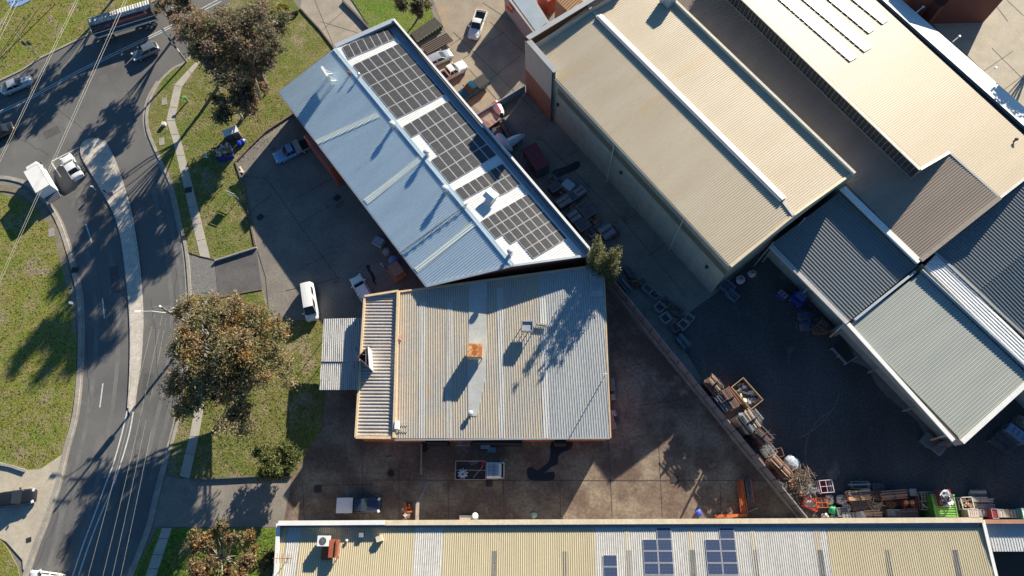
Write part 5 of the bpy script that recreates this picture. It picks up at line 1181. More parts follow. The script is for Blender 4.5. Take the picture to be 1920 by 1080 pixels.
la = G(258,584,8.0)-Vector((top.x,top.y,.1)); m = MB(); m.tube([(0,0,zt-2.9), la*.5+Vector((0,0,3.9)), la], .05, 6); m.build('lamp_arm', conc_w, t, local=True)
MB().box(la, (.75,.35,.16)).build('lamp_head', white_p, t, local=True)
PP = Vector((top.x, top.y, 0))
# pole at the junction, mottled white
b_ = G(350,117); z1 = 7.3; t = thing('marked_pole', 'white and black banded pole leaning over the junction kerb by the dark gum', 'pole', (b_.x,b_.y,.1))
for k in range(9):
    MB().tube([(0,0,z1*k/9),(0,0,z1*(k+1)/9)], .16, 10).build('pole_band', white_p if k in (8,7,5,3) else (plain('band_black', (.04,.04,.04), .7) if k in (4,6) else timber_pole), t, local=True)
m = MB(); m.bar((-.35,0,4.6),(.35,0,4.6),.08); m.box((.3,0,4.4),(.2,.2,.4)); m.box((-.3,.1,4.0),(.2,.2,.5)); m.build('bracket', blackp, t, local=True)
# light pole top left
b_ = G(75,107); z2 = 7.6; t = thing('street_light', 'slim grey street light with two black boxes on the top left verge', 'street light', (b_.x,b_.y,.1))
MB().tube([(0,0,0),(0,0,z2)], [.09,.06], 8).build('pole', steel, t, local=True)
m = MB(); m.tube([(0,0,z2),(-1.1,.1,z2+.2)], .05, 6); m.build('arm', steel, t, local=True); MB().box((-1.3,.0,z2+.2),(.8,.35,.15)).build('lamp_head', white_p, t, local=True)
for s in (-1,1): MB().box((s*.4,.1,3.0),(.45,.25,.7)).build('control_box', blackp, t, local=True)
p0 = G(105,8); one(MB().tube([(p0.x,p0.y,.1),(p0.x,p0.y,6.5)], .09, 8), 'power_pole', timber_pole, 'dark pole cut by the top edge on the top left verge', 'pole')
# billboard
t = thing('billboard', 'blue and white board on thin raking posts at the top left corner', 'billboard', G(30,-5))
pts = [G(12,-40,4.5), G(58,-40,4.5), G(58,0,4.5), G(40,10,4.5), G(22,14,4.5), G(10,-2,4.5)]
m = MB(); m.prism(pts, 4.4, 4.55); sub(m, 'board', M('board_blue', (.16,.28,.50), (.25,.36,.52), scale=1.2, contrast=(.4,.6)), t, t)
for (a, b) in (((34,20),(46,32)),((44,9),(58,24)),((58,4),(71,18))):
    q0 = G(*b,.1); q1 = G(*a,3.6); sub(MB().tube([q0,q1],.05,6), 'post', steel, t, t)
m = MB()
rr = random.Random(3)
for k in range(7): m.box(G(18+k*6, 4-k*1.2, 4.58), (.22,.22,.02), rz=.5)
sub(m, 'letter_row', plain('board_navy', (.05,.08,.2), .6), t, t)
# wires
alu = plain('conductor', (.60,.58,.50), .5, .3)
def wline(label, a, za, b, zb, sag=.5, r=.022):
    A = G(*a, za); B = G(*b, zb); pts = []
    for k in range(15):
        f = k/14; p = A.lerp(B, f); p.z -= sag*4*f*(1-f); pts.append(p)
    m = MB(); m.tube(pts, r, 4); one(m, 'power_line', alu, label, 'wire', 'overhead power lines')
W_ = [((152,-20),(-40,378)),((156,-20),(-40,386)),((242,-20),(-30,588)),((247,-20),(-30,596)),((38,-20),(-20,100)),((46,-20),(-20,112)),((34,-10),(-25,88))]
LB = ['left wire of the middle pair crossing the upper left road','right wire of the middle pair crossing the upper left road','left wire of the long pair passing over the box truck','right wire of the long pair passing over the box truck','middle of three wires over the top left billboard','rightmost of three wires over the top left billboard','leftmost of three wires over the top left billboard']
for (a, b), lb in zip(W_, LB): wline(lb, a, 9, b, 9, 0, .016)
for i, (a, b, lb) in enumerate((((290,590),(160,1100),'leftmost wire running down the street from the power pole'),((304,592),(188,1100),'second wire from the left running down the street from the power pole'),((312,596),(206,1100),'third wire from the left running down the street from the power pole'),((324,596),(222,1100),'rightmost wire running down the street from the power pole'))):
    wline(lb, a, 8.6-.3*i, b, 8.6-.3*i, .25, .010)
# small street things
t = thing('keep_left_sign', 'small red sign standing in the median island', 'sign', G(217,372,.15)); MB().tube([(0,0,0),(0,0,1.3)],.04,6).build('post', steel, t, local=True)
m = MB(); m.lathe((0,0,1.3),[(.4,0),(.4,.05),(.01,.06)],12); m.build('face', plain('sign_pink', (.75,.22,.2), .6), t, local=True)
for px, lb in (((180,356),'white and black marker on the left kerb of the median island'),((203,364),'dark post in the median island left of the red sign')):
    p = G(*px,.15); one(MB().tube([p, p+Vector((0,0,.9))],.05,6).box(p+Vector((.0,0,1.0)),(.3,.12,.35)), 'marker_post', white_p if px[0] == 180 else blackp, lb, 'marker post')
for px, lb in (((135,569),'small white guide post on the verge left of the street'),((96,436),'white cover box on the left verge near the street curve')):
    p = G(*px,.11); one(MB().box(p+Vector((0,0,.2)),(.35,.35,.4)), 'utility_box', white_p, lb, 'utility box') if px[0]==135 else None
p = G(352,190,.1); t = thing('green_post', 'small green-topped bin post on the corner lawn', 'post', p); MB().tube([(0,0,0),(0,0,1.1)],.12,8).build('post', plain('green_dark', (.05,.25,.06), .5), t, local=True); MB().box((0,0,1.15),(.5,.32,.12)).build('green_cap', plain('green_b', (.10,.50,.10), .5), t, local=True)
p = G(309,234,.1); one(MB().box(p+Vector((0,0,.25)),(.5,.5,.5)), 'meter_box', conc_w, 'small pale meter box beside the corner footpath', 'meter box')
p = G(388,294,.1); one(MB().box(p+Vector((0,0,.3)),(.5,.4,.6)), 'meter_box', conc_w, 'small grey box on the shaded grass left of the skip of cardboard', 'meter box')
# bins by the workshop drive
a = G(440,258,0); t = thing('clothing_bin', 'pair of white-lidded bins with blue bags behind them at the workshop entrance', 'bins', a, .45)
for s in (-1,1): MB().box((s*.55,.1,.7),(1.0,1.3,1.4)).build('bin_body', M('bin_dark', (.14,.11,.10), (.1,.08,.07), scale=2), t, local=True); MB().box((s*.56,.2,1.45),(1.05,1.15,.08)).build('lid', white_p, t, local=True)
def blob(c, r, seed, mat_, name, label, cat, group=None, squash=.8, top=None):
    rr = random.Random(seed); m = MB(); n = 12; rings = []
    for i in range(7):
        ph = math.pi*(i/6); ring = []
        for k in range(n):
            a = 2*math.pi*k/n; q = r*(1+rr.uniform(-.16,.16)); ring.append(Vector((c.x+q*math.sin(ph)*math.cos(a), c.y+q*math.sin(ph)*math.sin(a), c.z+r*squash*(1-math.cos(ph)))))
        rings.append(ring)
    m.loft(rings, close=True)
    if top: 
        m2 = MB()
        for k in range(6):
            a = k*1.05; m2.bar(Vector((c.x,c.y,c.z+2*r*squash)), Vector((c.x+r*.7*math.cos(a), c.y+r*.7*math.sin(a), c.z+1.75*r*squash)), .1, .06)
        m.v += []; 
        b0 = len(m.v); m.v += m2.v; m.f += [tuple(i+b0 for i in f) for f in m2.f]; m.uv += m2.uv; m.mi += [1]*len(m2.f); m.col += m2.col
    return one(m, name, [mat_, top] if top else mat_, label, cat, group)
blue_bag = plain('blue_plastic', (.02,.04,.35), .4); 
blob(G(451,272,0), .5, 5, blue_bag, 'rubbish_bag', 'blue rubbish bag behind the white-lidded bins, nearer the bins', 'bag'); blob(G(457,268,0), .45, 6, blue_bag, 'rubbish_bag', 'blue rubbish bag behind the white-lidded bins, nearer the yard', 'bag')
def openbox(t, sx, sy, h, m_, wall=.07, z0=0, name='side'):
    mb = MB()
    for s in (-1,1): mb.box((s*(sx/2-wall/2),0,z0+h/2),(wall,sy,h)); mb.box((0,s*(sy/2-wall/2),z0+h/2),(sx-2*wall,wall,h))
    mb.box((0,0,z0+.05),(sx-2*wall,sy-2*wall,.08)); return mb.build('bin_shell', m_, t, local=True)
def heap(t, sx, sy, z, cols, n, seed, name='rubbish', sizes=(.2,.7)):
    rr = random.Random(seed); m = MB()
    for k in range(n):
        s = [rr.uniform(*sizes), rr.uniform(*sizes)*.6, rr.uniform(.04,.18)]
        M_ = Matrix.Rotation(rr.uniform(0,6.28),4,'Z') @ Matrix.Rotation(rr.uniform(-.4,.4),4,'X') @ Matrix.Rotation(rr.uniform(-.4,.4),4,'Y')
        m.box((rr.uniform(-sx/2,sx/2), rr.uniform(-sy/2,sy/2), z+rr.uniform(-.1,.2)), s, M=M_, mi=rr.randrange(len(cols)))
    return m.build(name, cols, t, local=True)
cardb = plain('cardboard', (.46,.29,.14), .9); cardb2 = plain('cardboard_dark', (.30,.17,.08), .9); paper = plain('paper', (.66,.60,.5), .9)
t = thing('skip_bin', 'blue skip heaped with torn cardboard on the corner lawn edge', 'skip bin', G(424,291), .35); openbox(t, 2.3, 1.9, 1.2, plain('skip_blue', (.02,.035,.22), .5)); heap(t, 1.8, 1.4, 1.2, [cardb, cardb2, paper], 26, 8, sizes=(.4,1.2))
one(MB().box(G(453,318,.15),(.3,1.2,.1), rz=.6).box(G(451,322,.2),(.5,.2,.1)), 'torn_box', paper, 'torn pale cardboard lying at the edge of the shade', 'cardboard')
# letter box / frame on the lawn
p = G(441,372); t = thing('yard_sign', 'small pale metal sign standing on the lawn beside the shaded yard', 'sign frame', p, -.4)
m = MB(); 
for s in (-1,1): m.tube([(s*.7,0,0),(s*.7,0,1.9)],.05,6)
m.bar((-.7,0,1.9),(.7,0,1.9),.08); m.bar((-.7,0,1.1),(.7,0,1.1),.06); m.build('frame', plain('pale_frame', (.5,.55,.52), .5), t, local=True)
MB().box((0,0,1.5),(1.2,.05,.6)).build('panel', plain('sign_teal', (.16,.24,.25), .5), t, local=True)
# logs / bench lumps
for px, s, rz_, lb in (((547,29),(2.0,.8,.6),.6,'dark log-shaped bench at the top of the workshop lawn'),):
    p = G(*px,.1); m = MB(); m.tube([p+Vector((-1,-.5,.3)), p+Vector((1,.5,.3))], .32, 9); one(m, 'log', M('log_dark', (.10,.07,.05), (.06,.045,.035), scale=3, coord='obj'), lb, 'log')
p = G(497,165,.1); m = MB(); m.tube([G(489,128,.3), G(496,150,.4), G(503,166,.25), G(497,178,.2)], [.3,.28,.22,.15], 8); one(m, 'fallen_trunk', M('log_dark', (.1,.07,.05)), 'dark fallen trunk lying on the grass below the tall dark gum', 'log')
# timber edging along the yard boundary
def edge(label, pts, h, wd, m_, name='retaining_edge', cat='edging'):
    m = MB(); strip(m, pts, wd, h, 0); one(m, name, m_, label, cat)
edg = M('edge_timber', (.20,.155,.11), (.12,.09,.07), scale=2)
edge('timber edging between the corner lawn and the workshop yard, upper side', [(441,303),(470,272),(497,246),(549,212)], .28, .25, edg)
edge('timber edging running down from the cardboard skip beside the shaded yard', [(441,303),(450,330),(455,345),(466,400),(478,460)], .25, .22, edg)
edge('low kerb wall along the lower edge of the corner lawn at the stamped driveway', [(402,488),(440,476),(480,463)], .4, .2, M('edge_grey', (.35,.34,.32), scale=2))
edge('low kerb along the lawn above the broad gum tree', [(408,557),(450,549),(491,542)], .2, .2, edg)
edge('dark kerb wall between the lawn and the lower driveway', [(355,899),(420,896),(480,893),(545,892)], .35, .16, M('edge_dark', (.16,.15,.14), scale=2))
edge('kerb wall left of the top driveway', [(562,14),(600,55),(628,92)], .3, .2, edg); edge('dark kerb wall right of the top driveway', [(642,0),(668,26),(694,54)], .4, .3, M('edge_dark', (.16,.15,.14)))
edge('kerb at the far left driveway by the lawn', [(-10,868),(20,874),(46,883)], .35, .3, M('edge_grey', (.35,.34,.32)))
# yard divider wall between B1 yard and warehouse yard
t = one(MB().bar(G(893,215,1.6)-Vector((0,0,.8)), G(984,160,1.6)-Vector((0,0,.8)), .14, 1.6), 'boundary_wall', M('wall_blue', (.22,.26,.32), (.17,.2,.25), scale=1), 'low grey-blue wall between the parked utes and the warehouse side yard', 'wall')
# garden bed + rack by the parapet
t = thing('garden_bed', 'dark garden bed edged with green posts at the top end of the white workshop roof', 'garden bed', G(790,60))
sub(MB().prism([G(770,62,.3), G(815,32,.3), G(830,48,.3), G(782,80,.3)], 0, .3), 'bed', M('mulch', (.03,.025,.02), (.06,.05,.04), scale=3), t, t)
m = MB()
for k in range(9): q = G(786+k*5.2, 82-k*3.4, .0); m.box(q+Vector((0,0,.35)),(.12,.35,.7), rz=.6)
sub(m, 'picket', plain('picket_green', (.10,.16,.11), .7), t, t)
m = MB()
for k in range(6): m.bar(G(790+k*2.2, 88+k*2.6, .5), G(838+k*2.2, 62+k*2.6, .5), .18, .2)
one(m, 'rail_stack', plain('rail_brown', (.12,.095,.08), .7), 'stack of long dark rails beside the garden bed', 'rails')
# diagonal boundary fence
f0 = G(1141,528); f1 = G(1501,972); N_ = 21; fd = (f1-f0); fl_ = fd.length; fu = fd/fl_; fnrm = Vector((fu.y,-fu.x,0))
t = thing('boundary_fence', 'long grey panel fence cutting diagonally between the two yards', 'fence', f0)
fm = M('fence_panel', (.30,.26,.25), (.24,.20,.20), scale=.8, rough=.7)
def off(f, z=0, o=0): return f0+fu*(f*fl_)+Vector((0,0,z))+fnrm*(-o)
for k in range(N_):
    a, b = k/N_, (k+1)/N_
    sub(MB().bar(off(a+.002,1.15), off(b-.002,1.15), .06, 2.1), 'fence_panel', fm, t, t)
    p = off(a,0,.0); sub(MB().box(p+Vector((0,0,1.15)), (.12,.12,2.3), rz=math.atan2(fu.y,fu.x)), 'fence_post', plain('post_dark', (.12,.11,.11), .6), t, t)
sub(MB().bar(off(0,2.24), off(1,2.24), .12, .08), 'top_rail', plain('rail_pinkgrey', (.34,.29,.30), .6), t, t)
sub(MB().bar(off(0,.12,-.25), off(1,.12,-.25), .3, .24), 'kerb', kerb_m, t, t)
p = off(.62,0,.6)
pp = G(1354,792); one(MB().tube([(pp.x+.9,pp.y+.2,0),(pp.x+.9,pp.y+.2,5.0)], .13, 8).box((pp.x+.9,pp.y+.2,5.0),(.5,.3,.2)), 'yard_pole', steel, 'grey pole standing behind the diagonal fence whose shadow crosses the lit yard', 'pole')
# cream gate beam leaning by factory (two long timbers)
one(MB().bar(G(802,905,.5), G(783,945,1.2), .35, .15).bar(G(783,945,1.2), G(782,976,1.6), .4, .15), 'gate_arm', M('gate_wood', (.34,.27,.22), (.25,.2,.17), scale=2), 'long bent grey-brown beam standing across the lower yard', 'beam')
one(MB().bar(G(790,832,.3), G(790,890,.3), .22, .2), 'drain_beam', M('gate_wood', (.34,.27,.22)), 'straight grey beam running down from the factory wall', 'beam')

# ------------------------------------------------------------------ yard goods
timber = M('timber', (.50,.27,.13), (.40,.20,.09), scale=2, coord='obj', rough=.85); timber_l = M('timber_light', (.62,.47,.33), (.5,.36,.24), scale=2, coord='obj', rough=.85)
steel_r = M('rusty_steel', (.26,.13,.085), (.16,.08,.055), scale=2.5, coord='obj', rough=.85); steel_d = M('dark_steel', (.11,.115,.13), (.07,.07,.08), scale=2, coord='obj', rough=.7)
steel_g = M('grey_steel', (.34,.34,.34), (.24,.24,.25), scale=2, coord='obj', rough=.6, metal=.2); orange_s = M('orange_steel', (.62,.15,.03), (.5,.10,.02), scale=2, coord='obj', rough=.6)
bag_m = M('bulk_bag', (.62,.56,.54), (.50,.44,.43), scale=3, coord='obj', rough=.85)
bag_fill = plain('bag_fill', (.16,.13,.12), .9)
def at_(px, z=0): return G(px[0], px[1], z)
def bundle(name, label, cat, a, b, wd, h, m_, n=8, seed=0, z0=.15, group=None, straps=1, jit=.28, m2=None, cover=None):
    """stack of long members lying between two pixel points"""
    A = G(*a, z0+h); B = G(*b, z0+h); A.z = 0; B.z = 0; d = (B-A); L = d.length; rz = math.atan2(d.y,d.x); mid = (A+B)/2
    t = thing(name, label, cat, mid, rz, group); rr = random.Random(seed); n = max(n, int(n*1.5)); bw = wd/n; m = MB()
    core = h*.62; m.box((0,0,z0+core/2), (L*.86, wd*.92, core), mi=0)
    for j in range(3):
        y = -wd/2
        while y < wd/2:
            b_ = bw*rr.uniform(.6,1.5); x0 = -L/2+rr.uniform(-.05,jit*1.0)*L*.5; x1 = L/2-rr.uniform(-.05,jit*1.0)*L*.5; z = z0+core+(h-core)*(j+.3+rr.uniform(-.2,.2))/3
            if j < 2 or rr.random() < .72: m.bar((x0,y+b_/2,z),(x1,y+b_/2+rr.uniform(-.1,.1)*(1 if jit > .1 else .2),z+rr.uniform(-.05,.05)), b_*.8, b_*.8, mi=rr.choice([0,0,1,2] if m2 else [0,0,0,2]))
            y += b_
    m.build('stack', [m_, m2 or m_, steel_d], t, local=True)
    for k in range(straps if L > 1.5 else 1):
        x = -L/2+L*(k+.7)/(straps+.4); MB().box((x,0,(z0+h)/2+.01),(.045,wd+.05,z0+h)).build('strap', steel_d, t, local=True)
    return t
def cage(name, label, cat, px, sx, sy, h, rz, m_, group=None, fill=None, fcols=None, n=10, seed=0, z0=0, floor=None, grid=0):
    p = G(px[0], px[1], z0); t = thing(name, label, cat, p, rz, group); m = MB()
    for s in (-1,1):
        for q in (-1,1): m.box((s*sx/2,q*sy/2,h/2),(.09,.09,h))
        for z in (.12, h-.04, h*.5): m.bar((-sx/2,s*sy/2,z),(sx/2,s*sy/2,z),.07,.08); m.bar((s*sx/2,-sy/2,z),(s*sx/2,sy/2,z),.07,.08)
    for k in range(1, grid): m.bar((-sx/2+sx*k/grid,-sy/2,h-.04),(-sx/2+sx*k/grid,sy/2,h-.04),.05); m.bar((-sx/2,-sy/2+sy*k/grid,h-.03),(sx/2,-sy/2+sy*k/grid,h-.03),.05)
    m.build('frame', m_, t, local=True)
    MB().box((0,0,.16),(sx-.1,sy-.1,.05)).build('floor', floor or steel_d, t, local=True)
    if fcols: heap(t, sx*.8, sy*.8, h*(fill or .6), fcols, n, seed, 'contents', sizes=(.15,min(sx,sy)*.6))
    return t
def boxstack(name, label, cat, px, sx, sy, h, rz, m_, group=None, lid=None, slats=0, z0=0):
    p = G(px[0], px[1], z0); t = thing(name, label, cat, p, rz, group)
    MB().box((0,0,.12+h/2),(sx,sy,h)).build('crate_body', m_, t, local=True)
    m = MB()
    for k in range(3): m.box((0,(k-1)*sy*.4,.06),(sx,.1,.12))
    m.build('skid', timber, t, local=True)
    m = MB(); 
    for s in (-1,1): m.bar((-sx/2,s*(sy/2-.03),h+.15),(sx/2,s*(sy/2-.03),h+.15),.07,.06); m.bar((s*(sx/2-.03),-sy/2+.07,h+.15),(s*(sx/2-.03),sy/2-.07,h+.15),.07,.06)
    for k in range(slats): m.bar((-sx/2+sx*(k+.5)/slats,-sy/2+.07,h+.14),(-sx/2+sx*(k+.5)/slats,sy/2-.07,h+.14),sx/slats*.6,.04)
    m.build('rim', lid or steel_g, t, local=True); return t
def scrap(label, px, sx, sy, n, m_, seed, name='scrap_pile', z=.6, ln=(.6,1.6)):
    p = G(*px); t = thing(name, label, 'scrap pile', p); rr = random.Random(seed); m = MB()
    for k in range(n):
        c = Vector((rr.gauss(0,sx/4), rr.gauss(0,sy/4), rr.uniform(.1,z))); a = rr.uniform(0,6.28); l = rr.uniform(*ln)/2; dz = rr.uniform(-.25,.25)
        m.bar(c-Vector((math.cos(a)*l,math.sin(a)*l,dz)), c+Vector((math.cos(a)*l,math.sin(a)*l,dz)), .05, .05)
    m.build('bars', m_, t, local=True)
    b_ = MB().box((0,0,.07),(sx*.8,sy*.8,.14)); b_.build('pallet', timber, t, local=True); return t
FA = math.atan2(fu.y, fu.x)
# along the fence, lit goods
bundle('steel_bundle', 'brown strapped bundle of bars, topmost of the lit goods along the fence', 'steel bundle', (1331,704), (1354,730), 1.3, 4.2, steel_r, 8, 1, m2=timber_l)
bundle('steel_bundle', 'flat brown bundle of channels touching the rubbish skip', 'steel bundle', (1360,728), (1384,762), 1.1, 4.0, steel_r, 5, 2, jit=.05)
bundle('pipe_bundle', 'thin pale rods lying behind the brown channels near the rubbish skip', 'steel bundle', (1346,735), (1372,768), .7, 3.8, steel_g, 7, 3)
t = thing('rubbish_skip', 'open timber-rimmed skip of white and blue-grey rubbish beside the fence goods', 'skip bin', G(1396,741), FA+.03); openbox(t, 3.6, 2.1, 1.2, M('skip_brown', (.38,.28,.19), (.25,.17,.11), scale=2, coord='obj'), .1)
heap(t, 2.8, 1.5, .55, [white_p, plain('rub_blue', (.25,.30,.36), .7), plain('rub_green', (.30,.38,.25), .8), bag_m, steel_d], 34, 4, sizes=(.25,.8))
bundle('timber_bundle', 'pale and tan bundle of boards directly below the rubbish skip', 'timber bundle', (1396,770), (1422,806), 1.9, 3.9, timber_l, 9, 5, m2=steel_g)
bundle('pipe_bundle', 'narrow grey bundle right of the pale boards below the skip', 'steel bundle', (1412,768), (1430,790), .6, 3.2, steel_g, 4, 6)
bundle('steel_bundle', 'dark rusty bundle with two long rods below the pale boards', 'steel bundle', (1422,800), (1447,828), 1.1, 4.2, steel_r, 6, 7, m2=steel_d)
scrap('dark tangled wire heap beside the rusty bundle at the fence', (1420,826), 1.6, 1.2, 60, steel_r, 8, z=2.8)
cage('steel_rack', 'small pale open rack in the lit strip along the fence', 'rack', (1434,847), 1.3, .9, 2.4, FA, steel_g, grid=3)
bundle('pipe_bundle', 'long curved pipes lying along the fence beside the bagged bundle', 'steel bundle', (1452,856), (1484,890), 1.0, 3.8, steel_r, 5, 9, jit=.1, m2=timber_l)
cage('pallet_rack', 'dark trestle frame at the upper end of the long curved pipes', 'rack', (1456,850), 1.2, 1.0, .6, FA+1.2, steel_r)
blob(G(1482,868,0), .95, 12, M('plastic_wrap', (.62,.66,.70), (.22,.27,.33), scale=2.2, coord='obj', rough=.2), 'wrapped_bundle', 'bundle in clear plastic wrap in the lit strip by the fence', 'wrapped bundle', squash=.45)
scrap('round heap of brown twisted rods below the plastic-wrapped bundle', (1492,901), 2.2, 2.0, 150, M('rod_brown', (.26,.19,.13), (.14,.10,.08), scale=2.5, coord='obj'), 13, z=3.0)
scrap('pale criss-crossed wire heap next to the pink-lined crate', (1508,921), 1.8, 1.6, 80, steel_g, 14, z=1.8)
# bottom stack, left to right
cage('open_crate', 'square crate with pink-white rim and maroon partitions at the corner of the dark yard', 'crate', (1542,913), 1.5, 1.4, 1.3, .08, plain('pinkwhite', (.66,.55,.58), .7), floor=plain('maroon', (.16,.02,.05), .7), grid=2)
cage('red_rack', 'red and orange open frame leaning by the fence end', 'frame', (1517,945), 1.6, 1.1, .9, -.45, plain('frame_red', (.75,.09,.05), .6), floor=bag_m)
cage('orange_trestle', 'orange-sided trestle holding grey planks beside the red frame', 'trestle', (1535,943), 1.3, 1.1, 1.0, .03, orange_s, floor=steel_g, grid=2)
def bulk(label, px, r=.62, seed=0, m_=bag_m): return blob(G(*px), r, seed, m_, 'bulk_bag', label, 'bulk bag', 'bulk bags in the yard corner', .75, bag_fill)
bulk('pinkish-white bulk bag just below the crate with maroon partitions', (1552,937), .58, 21); bulk('round knotted bulk bag, topmost right of the yard corner bags', (1574,937), .62, 22); bulk('open-mouthed pale bulk bag on a dark crate, right of the green bag', (1584,952), .60, 23)
blob(G(1559,957,0), .55, 24, plain('bag_green', (.02,.32,.12), .5), 'green_bag', 'bright green bag among the bulk bags', 'bag', squash=.8)
bulk('pale bulk bag against the bottom parapet, left one', (1545,970), .5, 25); bulk('pale bulk bag against the bottom parapet directly below the green bag', (1561,972), .45, 26)
boxstack('dark_crate', 'dark square crate in the gap between the bulk bags and the timber', 'crate', (1574,960), 1.3, 1.0, .8, .1, steel_d)
cage('steel_trestle', 'dark empty trestle frame standing furthest into the yard', 'trestle', (1609,910), 1.9, .8, .7, 0, steel_g); one(MB().bar(G(1590,909,.9), G(1632,908,.9), .2, .12), 'loose_beam', steel_g, 'single grey beam lying over the dark empty trestle', 'beam')
cage('mesh_cage', 'dark mesh grid panel stack right of the empty trestle', 'cage', (1642,917), 1.2, 1.1, .8, -.08, steel_d, grid=5)
bundle('timber_bundle', 'bright orange-tan timber bundle with stepped left end in the bottom row', 'timber bundle', (1591,930), (1634,926), 1.15, 1.5, M('timber_bright', (.72,.47,.29), (.62,.33,.17), scale=1.5, coord='obj'), 6, 31, jit=.12)
bundle('timber_bundle', 'thin red-brown bars linking the two long timber bundles', 'timber bundle', (1634,929), (1656,929), .9, .7, steel_r, 5, 32)
bundle('timber_bundle', 'long brown timber bundle to the right of the bright orange one', 'timber bundle', (1655,930), (1702,926), .95, 1.3, M('timber_brown', (.44,.27,.18), (.36,.21,.14), scale=1.5, coord='obj'), 5, 33, jit=.05)
boxstack('grey_sheet_stack', 'blue-grey sheet stack at the right end of the brown timber bundle', 'sheet stack', (1703,924), .8, .8, 1.0, 0, steel_g)
bundle('steel_bundle', 'dark maroon pipe bundle in the middle row below the orange timber', 'steel bundle', (1597,950), (1628,946), 1.1, .9, M('maroon_pipes', (.20,.10,.09), (.14,.07,.065), scale=2, coord='obj'), 6, 34, jit=.1)
scrap('jumble of pale and gold offcuts in the middle row', (1636,948), 1.9, 1.0, 45, timber_l, 35, z=1.1); scrap('dark jumble of pipes and fittings below the long brown timber bundle', (1662,948), 1.8, 1.0, 50, steel_r, 36, z=.9)
t = cage('machine_crate', 'red crate holding two orange drums in the middle row', 'crate', (1700,946), 1.5, 1.0, .9, .06, plain('crate_red', (.35,.06,.03), .7), fill=.5, fcols=[steel_r, orange_s], n=6)
for i, dx in enumerate((-5,6)):
    p = G(1703+dx,942,1.0); one(MB().lathe(p, [(.26,0),(.28,.15),(.24,.3),(.05,.34)], 12), 'orange_drum', M('drum_orange', (.68,.28,.12), (.55,.2,.08), scale=2), ('left' if i == 0 else 'right')+' orange drum on top of the red crate', 'drum', smooth_=True)
cage('steel_crate', 'pinkish slatted crate directly left of the green container, upper one', 'crate', (1727,932), 1.4, 1.0, 1.5, 0, plain('crate_pink', (.40,.29,.27), .7), grid=4, floor=steel_r); cage('steel_crate', 'pinkish crate directly left of the green container, lower one', 'crate', (1728,949), 1.2, .9, 1.3, 0, plain('crate_pink', (.40,.29,.27)), fill=.8, fcols=[steel_r, bag_m], n=8)
boxstack('dark_crate', 'dark crate of twisted metal against the bottom parapet', 'crate', (1588,968), 1.8, .8, .8, 0, steel_r, slats=5); boxstack('white_crate', 'white-lidded crate beside the dark crate at the bottom parapet', 'crate', (1607,966), .9, .8, 1.0, .1, bag_m, slats=3)
bundle('timber_bundle', 'yellow-orange timber bundle against the bottom parapet', 'timber bundle', (1622,967), (1655,966), .9, 1.0, M('timber_bright', (.72,.47,.29)), 5, 37, jit=.15)
boxstack('flat_stack', 'pale grey flat stack against the bottom parapet right of the yellow timber', 'sheet stack', (1668,962), 1.4, .8, .8, 0, M('board_grey', (.30,.29,.25), (.22,.2,.18), scale=2, coord='obj'))
bundle('plank_stack', 'long dull brown plank stack against the bottom parapet left of the green container', 'timber bundle', (1681,963), (1722,962), .9, .9, M('plank_brown', (.22,.16,.14), (.17,.12,.11), scale=2, coord='obj'), 4, 38, jit=.03)
# green container with crate on top
A = G(1746,926,2.6); B = G(1788,926,2.6); gx = (A+B)/2; t = thing('shipping_container', 'bright green ribbed shipping container against the bottom parapet', 'container', (gx.x, gx.y-1.75, 0))
gm_ = M('container_green', (.28,.52,.13), (.22,.44,.10), scale=1, coord='obj', rough=.5)
MB().box((0,0,1.25),(2.45,3.3,2.5)).build('container_body', M('container_dark', (.08,.22,.04), (.06,.17,.03), scale=1, coord='obj'), t, local=True)
pts = [Vector((-1.24,-1.68,2.53)),Vector((1.24,-1.68,2.53)),Vector((1.24,1.68,2.53)),Vector((-1.24,1.68,2.53))]; ribbed(MB(), pts, Vector((1,0,0)), .27, .09, .1, .04).build('roof', gm_, t, local=True)
m = MB()
for s in (-1,1): m.bar((s*1.22,-1.66,2.6),(s*1.22,1.66,2.6),.1,.12); m.box((s*1.2,1.62,2.64),(.2,.16,.14)); m.bar((-1.1,s*1.63,2.6),(1.1,s*1.63,2.6),.08,.12)
m.build('corner_rail', gm_, t, local=True)
m = MB()
for k in range(12): m.box((-1.25,-1.5+k*.27,1.25),(.06,.12,2.3))
m.build('side_rib', M('container_dark', (.08,.22,.04)), t, local=True)
cage('maroon_crate', 'maroon crate heaped with silver pieces on top of the green container', 'crate', (1766,934), 1.25, 1.75, .9, .05, plain('crate_maroon', (.28,.03,.05), .6), fill=.95, fcols=[plain('silver_bits', (.70,.71,.72), .35, .4), steel_d, white_p], n=60, seed=9, z0=2.62)
cage('white_crate', 'white-rimmed crate right of the green container', 'crate', (1801,944), 1.3, 1.3, 1.4, .05, white_p, fill=.6, fcols=[steel_r, timber_l], n=9, grid=1); blob(G(1818,944,0), .7, 41, M('foliage_grey', (.13,.13,.10), (.2,.19,.14), scale=4, coord='obj'), 'covered_heap', 'dark mossy heap between the white-rimmed crate and the grey planks', 'heap', squash=.7)
bundle('plank_stack', 'half-lit fan of long grey planks right of the green container, upper stack', 'timber bundle', (1823,931), (1851,931), 1.2, .9, M('plank_grey', (.40,.39,.36), (.30,.30,.29), scale=1.5, coord='obj'), 5, 42, jit=.02)
bundle('plank_stack', 'shaded long grey planks below the half-lit planks', 'timber bundle', (1826,945), (1865,945), 1.0, .6, M('plank_grey', (.40,.39,.36)), 5, 43, jit=.12)
